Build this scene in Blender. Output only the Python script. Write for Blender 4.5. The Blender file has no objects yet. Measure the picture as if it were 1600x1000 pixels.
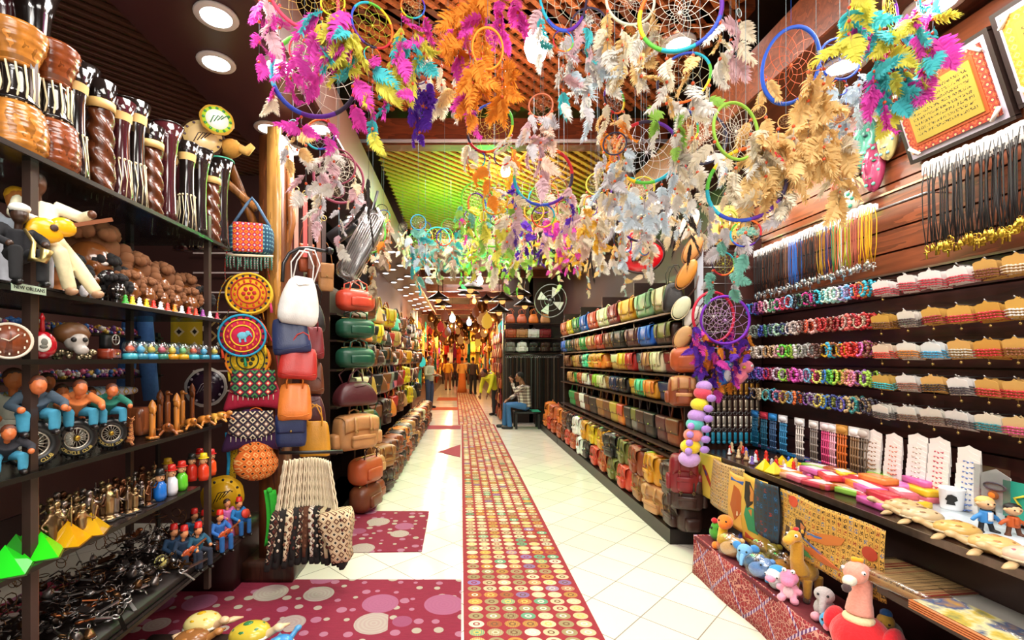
import bpy, math, random
from mathutils import Vector, Matrix, Euler, noise
PI = math.pi
S = bpy.context.scene
COL = S.collection
R = random.Random(7)

# ---------------------------------------------------------------- camera, world, exposure
F, CX, CY, EYE = 740.0, 722.0, 562.0, 1.6          # focal length and principal point of a 1600x1000 frame
cam = bpy.data.objects.new('camera', bpy.data.cameras.new('camera'))
COL.objects.link(cam)
cam.location = (0, 0, EYE); cam.rotation_euler = (PI/2, 0, 0)
cam.data.sensor_width = 36; cam.data.lens = F/1600*36
cam.data.shift_x = (800-CX)/1600; cam.data.shift_y = (CY-500)/1600
cam.data.clip_start = .05; cam.data.clip_end = 200
S.camera = cam
S.view_settings.view_transform = 'Standard'; S.view_settings.look = 'None'
S.view_settings.gamma = 1; S.view_settings.use_curve_mapping = False
S.view_settings.exposure = 0.08
w = bpy.data.worlds.new('world'); S.world = w; w.use_nodes = True
w.node_tree.nodes['Background'].inputs[0].default_value = (1, .93, .86, 1)
w.node_tree.nodes['Background'].inputs[1].default_value = .55
try:
    S.cycles.max_bounces = 6; S.cycles.diffuse_bounces = 3; S.cycles.glossy_bounces = 2
    S.cycles.transmission_bounces = 4; S.cycles.transparent_max_bounces = 12
    S.cycles.caustics_reflective = False; S.cycles.caustics_refractive = False
    S.cycles.sample_clamp_indirect = 4
    S.cycles.use_denoising = True
except Exception: pass

def area(name, loc, size, power, col=(1, .95, .88), rot=(0, 0, 0), sy=None):
    l = bpy.data.lights.new(name, 'AREA'); l.energy = power; l.color = col; l.size = size
    if sy: l.shape = 'RECTANGLE'; l.size_y = sy
    o = bpy.data.objects.new(name, l); o.location = loc; o.rotation_euler = rot; COL.objects.link(o); return o
def point(name, loc, power, col, r=.05):
    l = bpy.data.lights.new(name, 'POINT'); l.energy = power; l.color = col; l.shadow_soft_size = r
    o = bpy.data.objects.new(name, l); o.location = loc; COL.objects.link(o); return o
# ceiling luminaires along the aisle (the shop's downlights and shop lamps, ahead of and behind the camera)
for i, y in enumerate((-1.2, 1.0, 3.4, 5.8, 8.6, 11.6)):
    area('aisle_light', (.35, y, 3.75), 1.6, 75, (1, .96, .9), sy=1.0)
area('front_aisle_light', (.3, -1.4, 2.9), 2.6, 62, (1, .95, .9), (math.radians(62), 0, 0), sy=1.0)  # added fill from behind the camera, brightens the fronts; not a shop lamp
for y in (.6, 2.2, 3.6):
    area('jewelry_wall_light', (2.0, y, 3.3), .5, 26, (1, .93, .84), (0, math.radians(-8), 0))
    area('souvenir_shelf_light', (-1.1, y, 3.3), .4, 24, (1, .93, .86), (0, math.radians(12), 0))
for y in (5.5, 8, 10.5):
    area('bag_wall_light', (1.5, y, 3.3), .4, 16, (1, .9, .8)); area('bag_wall_light', (-.9, y, 3.3), .4, 16, (1, .9, .8))

# ---------------------------------------------------------------- pixel -> place helpers
def onY(px, py, Y): return Vector(((px-CX)/F*Y, Y, EYE+(CY-py)/F*Y))
def onX(px, py, X): Y = F*X/(px-CX); return Vector((X, Y, EYE+(CY-py)/F*Y))
def onZ(px, py, Z): Y = F*(EYE-Z)/(py-CY); return Vector(((px-CX)/F*Y, Y, Z))

# ---------------------------------------------------------------- colours and materials
def lin(h):
    h = h.lstrip('#'); c = [int(h[i:i+2], 16)/255 for i in (0, 2, 4)]
    return tuple(x/12.92 if x <= .04045 else ((x+.055)/1.055)**2.4 for x in c)
_mats = {}
class NT:
    def __init__(s, name):
        s.m = bpy.data.materials.new(name); s.m.use_nodes = True; s.t = s.m.node_tree; s.n = s.t.nodes
        s.b = s.n['Principled BSDF']; s.out = s.n['Material Output']
    def new(s, typ, **kw):
        x = s.n.new(typ)
        for k, v in kw.items(): setattr(x, k, v)
        return x
    def link(s, a, b): s.t.links.new(a, b)
    def put(s, sock, v):
        if isinstance(v, bpy.types.NodeSocket): s.link(v, sock)
        elif isinstance(v, (tuple, list)) and len(v) == 3 and sock.type == 'RGBA': sock.default_value = (*v, 1)
        else: sock.default_value = v
    def math(s, op, a, b=None, c=None, clamp=False):
        x = s.new('ShaderNodeMath', operation=op, use_clamp=clamp)
        for i, v in enumerate((a, b, c)):
            if v is not None: s.put(x.inputs[i], v)
        return x.outputs[0]
    def mix(s, f, a, b):
        x = s.new('ShaderNodeMixRGB'); s.put(x.inputs[0], f); s.put(x.inputs[1], a); s.put(x.inputs[2], b); return x.outputs[0]
    def obj(s): return s.new('ShaderNodeTexCoord').outputs['Object']
    def xyz(s, v):
        x = s.new('ShaderNodeSeparateXYZ'); s.link(v, x.inputs[0]); return x.outputs
    def comb(s, x=0., y=0., z=0.):
        n = s.new('ShaderNodeCombineXYZ')
        for i, v in enumerate((x, y, z)): s.put(n.inputs[i], v)
        return n.outputs[0]
    def map(s, v, scale=(1, 1, 1), rot=(0, 0, 0), loc=(0, 0, 0)):
        n = s.new('ShaderNodeMapping'); s.link(v, n.inputs[0]); n.inputs['Scale'].default_value = scale
        n.inputs['Rotation'].default_value = rot; n.inputs['Location'].default_value = loc; return n.outputs[0]
    def noise(s, v, scale=5, detail=3, out=0):
        n = s.new('ShaderNodeTexNoise'); s.link(v, n.inputs['Vector']); n.inputs['Scale'].default_value = scale; n.inputs['Detail'].default_value = detail; return n.outputs[out]
    def ramp(s, f, stops, interp='LINEAR'):
        n = s.new('ShaderNodeValToRGB'); n.color_ramp.interpolation = interp; e = n.color_ramp.elements
        while len(e) < len(stops): e.new(.5)
        for i, (p, c) in enumerate(stops): e[i].position = p; e[i].color = (*(lin(c) if isinstance(c, str) else c), 1)
        s.put(n.inputs[0], f); return n.outputs[0]
    def bump(s, h, st=.3, dist=.01):
        n = s.new('ShaderNodeBump'); n.inputs['Strength'].default_value = st; n.inputs['Distance'].default_value = dist
        s.link(h, n.inputs['Height']); s.link(n.outputs[0], s.b.inputs['Normal'])
    def fin(s, col=None, rough=.6, metal=0., coat=0.):
        if col is not None: s.put(s.b.inputs['Base Color'], col)
        s.put(s.b.inputs['Roughness'], rough); s.put(s.b.inputs['Metallic'], metal); s.b.inputs['Coat Weight'].default_value = coat
        return s.m
def mat(h, kind='plain', **kw):
    key = (h, kind, tuple(sorted(kw.items())))
    if key in _mats: return _mats[key]
    c = lin(h); n = NT(f'{kind}_{h}')
    if kind == 'plain': n.fin(c, kw.get('rough', .55), kw.get('metal', 0.), kw.get('coat', 0.))
    elif kind == 'leather':
        o = n.obj(); f = n.noise(o, 9, 4); f2 = n.noise(o, 90, 2)
        col = n.mix(f, tuple(x*.62 for x in c), tuple(min(1, x*1.25+.01) for x in c)); n.fin(col, .38); n.bump(f2, .25, .004)
    elif kind == 'cloth':
        o = n.obj(); f = n.noise(o, 60, 3); col = n.mix(f, tuple(x*.75 for x in c), tuple(min(1, x*1.2) for x in c)); n.fin(col, .9); n.bump(f, .3, .004)
    elif kind == 'plush':
        o = n.obj(); f = n.noise(o, 120, 3); col = n.mix(f, tuple(x*.8 for x in c), tuple(min(1, x*1.15+.01) for x in c)); n.fin(col, .95); n.bump(f, .5, .006)
        n.b.inputs['Sheen Weight'].default_value = .3
    elif kind == 'feather':
        o = n.obj(); f = n.noise(n.map(o, (1, 1, 1)), 40, 2); z = n.xyz(o)[2]
        c2 = lin(kw.get('tip', h)); g = n.math('MULTIPLY', z, -9., clamp=True)
        col = n.mix(g, c, c2); col = n.mix(f, n.mix(.35, col, (0, 0, 0)), col)
        n.fin(col, .85)
        tr = n.new('ShaderNodeBsdfTranslucent'); n.put(tr.inputs[0], col)
        mx = n.new('ShaderNodeMixShader'); mx.inputs[0].default_value = .35
        n.link(n.b.outputs[0], mx.inputs[1]); n.link(tr.outputs[0], mx.inputs[2]); n.link(mx.outputs[0], n.out.inputs[0])
    elif kind == 'wood':
        o = n.map(n.obj(), kw.get('sc', (1, 1, .12))); d = n.noise(o, 14, 4); f = n.math('FRACT', n.math('MULTIPLY', d, 5.))
        col = n.mix(f, tuple(x*.55 for x in c), tuple(min(1, x*1.2) for x in c)); n.fin(col, kw.get('rough', .35), coat=.15)
    elif kind == 'metal':
        o = n.obj(); f = n.noise(o, 30, 3); n.fin(n.mix(f, tuple(x*.5 for x in c), c), .3, .9)
    elif kind == 'emit':
        n.fin((0, 0, 0), 1.); n.put(n.b.inputs['Emission Color'], c); n.b.inputs['Emission Strength'].default_value = kw.get('e', 5)
    elif kind == 'glass':
        tr = n.new('ShaderNodeBsdfTransparent'); n.put(tr.inputs[0], c); gl = n.new('ShaderNodeBsdfGlossy'); gl.inputs['Roughness'].default_value = .2
        mx = n.new('ShaderNodeMixShader'); mx.inputs[0].default_value = kw.get('k', .12)
        n.link(tr.outputs[0], mx.inputs[1]); n.link(gl.outputs[0], mx.inputs[2]); n.link(mx.outputs[0], n.out.inputs[0])
    elif kind == 'tribal':   # woven or embroidered cloth: small repeating geometric motifs on a ground colour
        o = n.obj(); x, y, z = n.xyz(o); k = kw.get('k', 22.)
        u = n.math('ABSOLUTE', n.math('SUBTRACT', n.math('FRACT', n.math('MULTIPLY', n.math('ADD', x, y), k)), .5))
        v = n.math('ABSOLUTE', n.math('SUBTRACT', n.math('FRACT', n.math('MULTIPLY', z, k)), .5))
        dd = n.math('ADD', u, v); cell = n.math('FLOOR', n.math('MULTIPLY', z, k))
        a, b2, d3 = kw.get('cols', ('f5d27a', '1fa3b5', 'e0402c'))
        col = n.ramp(dd, [(0, a), (.18, b2), (.34, h), (.62, d3), (.8, h)], 'CONSTANT'); n.fin(col, .85); n.bump(dd, .3, .004)
    _mats[key] = n.m
    return n.m

# ---------------------------------------------------------------- mesh building
class MB:
    def __init__(s): s.v = []; s.f = []; s.sm = []
    def add(s, vs, fs, smooth=True, M=None):
        b = len(s.v)
        s.v += [tuple(M @ Vector(v)) for v in vs] if M is not None else [tuple(v) for v in vs]
        s.f += [tuple(i+b for i in f) for f in fs]; s.sm += [smooth]*len(fs); return s
    def box(s, c, size, M=None, taper=1.):
        x, y, z = (a/2 for a in size); cx, cy, cz = c
        vs = [(cx+a*x*(taper if e > 0 else 1), cy+b*y*(taper if e > 0 else 1), cz+e*z) for e in (-1, 1) for b in (-1, 1) for a in (-1, 1)]
        return s.add(vs, [(0, 2, 3, 1), (4, 5, 7, 6), (0, 1, 5, 4), (2, 6, 7, 3), (0, 4, 6, 2), (1, 3, 7, 5)], False, M)
    def rbox(s, c, size, r=.02, n=5, M=None, puff=0., fn=None):
        hx, hy, hz = (a/2 for a in size); r = min(r, hx, hy, hz); vs, fs, idx = [], [], {}
        def V(p):
            k = tuple(round(q*n) for q in p)
            if k in idx: return idx[k]
            q = Vector((p[0]*hx, p[1]*hy, p[2]*hz))
            inn = Vector((max(-hx+r, min(hx-r, q.x)), max(-hy+r, min(hy-r, q.y)), max(-hz+r, min(hz-r, q.z))))
            d = q-inn
            if d.length > 1e-9: q = inn+d.normalized()*r
            if puff: q += Vector((p[0], p[1], 0)).normalized()*puff*(1-p[2]**2) if (p[0] or p[1]) else Vector()
            if fn: q = fn(q)
            idx[k] = len(vs); vs.append((q.x+c[0], q.y+c[1], q.z+c[2])); return idx[k]
        # spacing denser near edges
        def g(i): t = -1+2*i/n; return t
        for ax in range(3):
            for sd in (-1, 1):
                for i in range(n):
                    for j in range(n):
                        q = []
                        for a, b in ((i, j), (i+1, j), (i+1, j+1), (i, j+1)):
                            p = [0, 0, 0]; p[ax] = sd; p[(ax+1) % 3] = g(a); p[(ax+2) % 3] = g(b); q.append(V(p))
                        fs.append(tuple(q if sd > 0 else q[::-1]))
        return s.add(vs, fs, True, M)
    def lathe(s, prof, seg=16, c=(0, 0, 0), M=None, fn=None, cap=True):
        vs, fs = [], []
        for r, z in prof:
            for i in range(seg):
                a = 2*PI*i/seg; rr = r*(fn(a, z) if fn else 1); vs.append((c[0]+rr*math.cos(a), c[1]+rr*math.sin(a), c[2]+z))
        for k in range(len(prof)-1):
            for i in range(seg):
                j = (i+1) % seg; fs.append((k*seg+i, k*seg+j, (k+1)*seg+j, (k+1)*seg+i))
        if cap: fs.append(tuple(range(seg))[::-1]); fs.append(tuple(range((len(prof)-1)*seg, len(prof)*seg)))
        return s.add(vs, fs, True, M)
    def tube(s, pts, r=.005, seg=6, closed=False, M=None):
        pts = [Vector(p) for p in pts]; n = len(pts); vs, fs = [], []; up = None
        for i, p in enumerate(pts):
            t = (pts[(i+1) % n]-pts[i-1]) if closed else (pts[min(i+1, n-1)]-pts[max(i-1, 0)])
            if t.length < 1e-9: t = Vector((0, 0, 1))
            t.normalize()
            if up is None: up = Vector((0, 0, 1)) if abs(t.z) < .9 else Vector((1, 0, 0))
            a = t.cross(up)
            if a.length < 1e-6: a = t.cross(Vector((1, 0, 0)) if abs(t.x) < .9 else Vector((0, 1, 0)))
            a.normalize(); b = t.cross(a).normalized(); up = -b if False else up
            up = a.cross(t)
            rr = r[i] if isinstance(r, (list, tuple)) else r
            for k in range(seg):
                an = 2*PI*k/seg; vs.append(p+a*math.cos(an)*rr+b*math.sin(an)*rr)
        for i in range(n if closed else n-1):
            j = (i+1) % n
            for k in range(seg): l = (k+1) % seg; fs.append((i*seg+k, i*seg+l, j*seg+l, j*seg+k))
        if not closed: fs.append(tuple(range(seg))[::-1]); fs.append(tuple(range((n-1)*seg, n*seg)))
        return s.add(vs, fs, True, M)
    def ring(s, c, Rr, r, n=24, seg=6, axis='y', sy=1., M=None):
        pts = []
        for i in range(n):
            a = 2*PI*i/n; u, v = Rr*math.cos(a), Rr*sy*math.sin(a)
            pts.append({'y': (c[0]+u, c[1], c[2]+v), 'z': (c[0]+u, c[1]+v, c[2]), 'x': (c[0], c[1]+u, c[2]+v)}[axis])
        return s.tube(pts, r, seg, True, M)
    def ball(s, c, r, n=10, m=None, M=None, fn=None):
        if not isinstance(r, (tuple, list)): r = (r, r, r)
        m = m or n//2+1; vs, fs = [], []
        for j in range(m+1):
            t = PI*j/m
            for i in range(n):
                a = 2*PI*i/n; d = Vector((math.sin(t)*math.cos(a), math.sin(t)*math.sin(a), math.cos(t)))
                k = fn(d) if fn else 1
                vs.append((c[0]+d.x*r[0]*k, c[1]+d.y*r[1]*k, c[2]+d.z*r[2]*k))
        for j in range(m):
            for i in range(n):
                k = (i+1) % n; fs.append((j*n+i, (j+1)*n+i, (j+1)*n+k, j*n+k))
        return s.add(vs, fs, True, M)
    def prism(s, outline, d, axis='y', off=0., M=None, smooth=False):
        """closed outline of (u, v) extruded by d along axis, centred on off"""
        n = len(outline); vs = []
        for e in (off-d/2, off+d/2):
            for u, v in outline: vs.append({'y': (u, e, v), 'x': (e, u, v), 'z': (u, v, e)}[axis])
        fs = [tuple(range(n)), tuple(range(2*n-1, n-1, -1))]+[(i, i+n, (i+1) % n+n, (i+1) % n) for i in range(n)]
        return s.add(vs, fs, smooth, M)
    def sheet(s, fn, nu=10, nv=10, th=.003, M=None):
        """surface fn(u,v)->(x,y,z), u,v in 0..1, given thickness"""
        P = [[Vector(fn(i/nu, j/nv)) for j in range(nv+1)] for i in range(nu+1)]; W = nv+1
        vs = []; off = []
        for i in range(nu+1):
            for j in range(nv+1):
                a = P[min(i+1, nu)][j]-P[max(i-1, 0)][j]; b = P[i][min(j+1, nv)]-P[i][max(j-1, 0)]
                nn = a.cross(b); nn = nn.normalized() if nn.length > 1e-12 else Vector((0, 1, 0)); off.append(P[i][j]+nn*th); vs.append(P[i][j])
        N = len(vs); vs += off; fs = []
        for i in range(nu):
            for j in range(nv):
                a, b, c2, d = i*W+j, (i+1)*W+j, (i+1)*W+j+1, i*W+j+1
                fs.append((a, d, c2, b)); fs.append((a+N, b+N, c2+N, d+N))
        for i in range(nu): fs.append((i*W, (i+1)*W, (i+1)*W+N, i*W+N)); fs.append((i*W+nv, i*W+nv+N, (i+1)*W+nv+N, (i+1)*W+nv))
        for j in range(nv): fs.append((j, j+N, j+1+N, j+1)); fs.append((nu*W+j, nu*W+j+1, nu*W+j+1+N, nu*W+j+N))
        return s.add(vs, fs, True, M)
    def mesh(s, name):
        m = bpy.data.meshes.new(name); m.from_pydata(s.v, [], s.f)
        m.polygons.foreach_set('use_smooth', s.sm); m.update(); return m
def blob(name, fill, voxel=.01, smooth=2):
    """one continuous skin around overlapping shapes (fill(mb) adds them)"""
    b = MB(); fill(b); me = b.mesh(name+'_raw'); o = bpy.data.objects.new('tmp', me); COL.objects.link(o)
    r = o.modifiers.new('r', 'REMESH'); r.mode = 'VOXEL'; r.voxel_size = voxel
    q = o.modifiers.new('s', 'SMOOTH'); q.factor = .6; q.iterations = smooth
    dg = bpy.context.evaluated_depsgraph_get(); dg.update()
    out = bpy.data.meshes.new_from_object(o.evaluated_get(dg)); out.name = name
    bpy.data.objects.remove(o); bpy.data.meshes.remove(me)
    out.polygons.foreach_set('use_smooth', [True]*len(out.polygons)); out.materials.clear(); return out
_mm = {}
def mm(mesh, m):
    k = (mesh.name, m.name)
    if k not in _mm:
        c = mesh.copy(); c.materials.clear(); c.materials.append(m); _mm[k] = c
    return _mm[k]

# ---------------------------------------------------------------- things, parts, structure
def put(o, parent=None, loc=None, rot=None, scale=None):
    COL.objects.link(o); o.parent = parent
    if loc is not None: o.location = loc
    if rot is not None: o.rotation_euler = rot
    if scale is not None: o.scale = (scale,)*3 if isinstance(scale, (int, float)) else scale
    return o
_used = {}
def tag(o, label, cat, group=None):
    o['label'] = label; o['category'] = cat
    if group: o['group'] = group
    return o
def thing(name, label, cat, loc=(0, 0, 0), rot=(0, 0, 0), scale=1, group=None):
    return tag(put(bpy.data.objects.new(name, None), None, loc, rot, scale), label, cat, group)
def part(name, mb, m, parent, loc=(0, 0, 0), rot=(0, 0, 0), scale=1, label=None):
    me = mb.mesh(name) if isinstance(mb, MB) else mb
    o = put(bpy.data.objects.new(name, mm(me, m)), parent, loc, rot, scale)
    if label: o['label'] = label
    return o
def single(name, mb, m, label, cat, loc=(0, 0, 0), rot=(0, 0, 0), scale=1, group=None):
    return tag(part(name, mb, m, None, loc, rot, scale), label, cat, group)
def struct(name, mb, m, loc=(0, 0, 0)):
    o = part(name, mb, m, None, loc); o['kind'] = 'structure'; return o
def stuff(name, mb, m, label, cat, loc=(0, 0, 0), rot=(0, 0, 0)):
    o = single(name, mb, m, label, cat, loc, rot); o['kind'] = 'stuff'; return o
class Kind:
    """a kind of thing: parts = [(name, mesh, role, (subparts...))]; make() builds the first, copies the rest"""
    def __init__(s, name, parts): s.name, s.parts, s.first = name, parts, None
    def make(s, mats, label, cat, loc, rot=(0, 0, 0), scale=1, group=None, skip=()):
        def one(spec, parent, src):
            nm, me, role = spec[:3]; m = mats.get(role) or mats['main']
            o = src.copy() if src is not None else bpy.data.objects.new(nm, mm(me, m))
            o.data = mm(me, m); put(o, parent); 
            if len(spec) > 3 and spec[3]:

                for i, sub in enumerate(spec[3]):
                    k2 = (id(spec), i)
                    if src is not None: one(sub, o, s.src[k2])
                    else: s.src[k2] = one(sub, o, None)
            return o
        if len(s.parts) == 1 and not (len(s.parts[0]) > 3 and s.parts[0][3]):
            nm, me, role = s.parts[0][:3]; m = mats.get(role) or mats['main']
            o = s.first.copy() if s.first else bpy.data.objects.new(s.name, mm(me, m))
            o.data = mm(me, m); put(o, None, loc, rot, scale); s.first = s.first or o
            if 'group' in o: del o['group']
            return tag(o, label, cat, group)
        new = s.first is None
        if new: s.src = {}
        r = bpy.data.objects.new(s.name, None) if new else s.first.copy()
        put(r, None, loc, rot, scale)
        if 'group' in r: del r['group']
        tag(r, label, cat, group)
        for i, spec in enumerate(s.parts):
            if spec[0] in skip and not new: continue
            o = one(spec, r, None if new else s.src.get(i))
            if new: s.src[i] = o
        if new: s.first = r
        return r
ORD = 'first second third fourth fifth sixth seventh eighth ninth tenth eleventh twelfth thirteenth fourteenth fifteenth sixteenth seventeenth eighteenth nineteenth twentieth'.split()
def nth(i):
    if i < 20: return ORD[i]
    t = ('twenty', 'thirty', 'forty', 'fifty', 'sixty', 'seventy', 'eighty', 'ninety')[(i+1)//10-2]
    return t+'-'+ORD[(i+1) % 10-1] if (i+1) % 10 else {'twenty': 'twentieth', 'thirty': 'thirtieth', 'forty': 'fortieth', 'fifty': 'fiftieth', 'sixty': 'sixtieth', 'seventy': 'seventieth', 'eighty': 'eightieth', 'ninety': 'ninetieth'}[t]
# ================================================================ ROOM
def floor_mat():
    n = NT('floor_tiles'); o = n.obj(); x, y, z = n.xyz(n.map(o, (1, 1, 1), (0, 0, PI/4)))
    # tile joints: a corner lies at world (1.11, 2.945)
    c = math.cos(PI/4); u0, v0 = c*1.11-c*2.945, c*1.11+c*2.945; k = 1/.336
    u = n.math('MULTIPLY', n.math('SUBTRACT', x, u0), k); v = n.math('MULTIPLY', n.math('SUBTRACT', y, v0), k)
    def edge(t): return n.math('SUBTRACT', .5, n.math('ABSOLUTE', n.math('SUBTRACT', n.math('FRACT', t), .5)))
    e = n.math('MINIMUM', edge(u), edge(v)); g = n.math('LESS_THAN', e, .0095)
    wn = n.new('ShaderNodeTexWhiteNoise', noise_dimensions='2D'); n.link(n.comb(n.math('FLOOR', u), n.math('FLOOR', v)), wn.inputs['Vector'])
    base = n.mix(wn.outputs[0], lin('f0ebdc'), lin('e2ddcc')); st = n.noise(o, 2.5, 5)
    base = n.mix(n.math('MULTIPLY', st, .25), base, lin('c9c3b0'))
    col = n.mix(g, base, lin('7d7566')); n.fin(col, n.math('ADD', .12, n.math('MULTIPLY', g, .5))); n.bump(n.math('SUBTRACT', 1., g), .2, .003); return n.m
struct('floor', MB().box((0, 18, -.05), (14, 46, .1)), floor_mat())
dark = mat('2a1512', rough=.5); maroon = mat('4a2a2a', rough=.35); redwood = mat('8a4526', 'wood', sc=(.12, 1, 1)); beamw = mat('7a3a1c', 'wood', sc=(.15, 1, 1))
struct('ceiling', MB().box((0, 18, 4.45), (14, 46, .1)), mat('3a1d12', rough=.7))
# soffits with downlights
struct('ceiling', MB().box((-1.36, 8.2, 3.5), (.82, 18.5, .2)), maroon)
struct('ceiling', MB().box((2.35, 4.4, 3.5), (.95, 11, .2)), mat('5a3022', 'wood', sc=(1, .1, 1)))
struct('wall_left', MB().box((-3.3, 5, 2.2), (.1, 16, 4.5)), mat('40211c', rough=.6))
struct('wall_back', MB().box((0, 40, 2.2), (14, .1, 4.5)), mat('6a3a1c', rough=.6))
struct('wall_left', MB().box((-1.75, 24, 2.2), (.1, 30, 4.5)), mat('4a2414', rough=.6))
struct('wall_right', MB().box((1.75, 26, 2.2), (.1, 28, 4.5)), mat('4a2414', rough=.6))
struct('wall_right', MB().box((2.55, 8.0, 2.2), (.1, 7.4, 4.5)), mat('38190f', rough=.6))
struct('wall_right', MB().box((1.9, 12.05, 2.2), (1.6, .1, 4.5)), mat('2a150e', rough=.6))
# lattice ceiling panels: crossed diagonal battens
def lattice(x0, x1, y0, y1, z, pitch, name, m1, bw=.035):
    b = MB()
    for s_, dz in ((1, 0), (-1, .03)):
        L = (x1-x0)+(y1-y0); k = -L
        step = pitch*math.sqrt(2)*(1 if s_ > 0 else 1.0)
        while k < L:
            # line y = s*(x - x0) + y0 + k clipped to rectangle
            pts = []
            xa, xb = x0, x1
            ya = y0+k+(s_*(xa-x0) if s_ > 0 else -(xa-x1)); yb = y0+k+(s_*(xb-x0) if s_ > 0 else -(xb-x1))
            p, q = Vector((xa, ya, 0)), Vector((xb, yb, 0)); d = q-p; t0, t1 = 0., 1.
            for lo, hi, a, dd in ((y0, y1, p.y, d.y),):
                if abs(dd) > 1e-9:
                    ta, tb = sorted(((lo-a)/dd, (hi-a)/dd)); t0, t1 = max(t0, ta), min(t1, tb)
            if t1-t0 > .01:
                A, B = p+d*t0, p+d*t1; c = (A+B)/2; ln = (B-A).length; an = math.atan2(d.y, d.x)
                b.box((0, 0, 0), (ln, bw, .02), Matrix.Translation((c.x, c.y, z+dz)) @ Matrix.Rotation(an, 4, 'Z'))
            k += step
    return struct(name, b, m1)
lat = mat('c06a35', 'wood', sc=(1, 1, 1), rough=.5); latg = mat('b8823a', rough=.6); latd = mat('5a3524', rough=.6)
lattice(-.95, 1.9, .6, 4.55, 4.0, .085, 'ceiling', lat)
lattice(-.95, 1.9, 4.8, 8.4, 3.9, .1, 'ceiling', latg, .045)
lattice(-3.2, -1.78, .2, 6.0, 3.45, .075, 'ceiling', latd, .03)
k = 1
def beam(y, z, h, x0=-1, x1=2, m=beamw, d=.14):
    global k; struct('trim_%d' % k, MB().box(((x0+x1)/2, y, z), (x1-x0, d, h)), m); k += 1
beam(4.68, 3.82, .26); beam(1.9, 4.0, .2); beam(3.3, 4.06, .14)
for i, (y, z) in enumerate(((8.5, 3.7), (9.7, 3.55), (11, 3.6), (12.6, 3.5), (14.5, 3.6), (17, 3.5), (20, 3.6), (24, 3.6))): beam(y, z, .18, -1.7, 2)
for y in (9.2, 13.5, 18.5): struct('trim_%d' % k, MB().box((.35, y, 3.78), (.12, 3.6, .12)), beamw); k += 1
struct('trim_%d' % k, MB().tube([(-1, 4.58, 3.715), (2, 4.58, 3.715)], .018, 8), mat('dcd4d8', rough=.4)); k += 1   # white conduit under the beam
struct('trim_%d' % k, MB().box((-.945, 8.2, 3.43), (.02, 18.5, .36)), mat('6a4238', rough=.4)); k += 1
struct('trim_%d' % k, MB().box((1.87, 4.4, 3.43), (.02, 11, .3)), redwood); k += 1
# downlights
def dl_kind():
    a = MB().lathe([(.062, 0), (.084, 0), (.088, .006), (.084, .014), (.062, .014)], 24, cap=False)
    a.f.append
    b = MB().lathe([(.061, 0), (.061, .01)], 24)
    return Kind('downlight', [('trim_ring', a.mesh('trim_ring'), 'ring'), ('diffuser', b.mesh('diffuser'), 'glow')])
DL = dl_kind(); dm = {'ring': mat('e8e0dc', rough=.4), 'glow': mat('ffffff', 'emit', e=9)}
near = [(338, 28), (338, 100), (437, 105), (420, 202), (500, 203), (455, 236)]
names = ['topmost', 'second', 'third', 'fourth, half behind pink feathers', 'fifth, behind a small hoop', 'sixth']
for i, (px, py) in enumerate(near):
    p = onZ(px, py, 3.385); DL.make(dm, f'round white ceiling downlight over the souvenir shelves, {names[i]} from the camera', 'ceiling light', p, scale=1.25, group='downlights in the maroon soffit')
i = 0; y = 5.2
while y < 17.2:
    for x, dy in ((-1.58, 0), (-1.17, .35), (-1.38, .75)):
        DL.make(dm, f'small round downlight in the maroon soffit over the bags, {nth(i)} along it', 'ceiling light', (x, y+dy, 3.385), scale=.95, group='downlights in the maroon soffit'); i += 1
    y += 1.15
for i, (px, py) in enumerate([(1460, 10), (1318, 105), (1060, 70)]):
    p = onZ(px, py, 3.385 if i < 2 else 3.97)
    DL.make(dm, ['white downlight ring above the multicoloured feathers', 'white downlight seen through the small blue hoop', 'glaring white light among the cream dreamcatchers'][i], 'ceiling light', p, scale=1.4)
for i, y in enumerate((4.2, 5.4, 6.6, 7.8, 9.0)): DL.make(dm, f'white downlight in the wooden soffit over the satchels, {nth(i)} along it', 'ceiling light', (2.2, y, 3.385), group='downlights in the wooden soffit')
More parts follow.
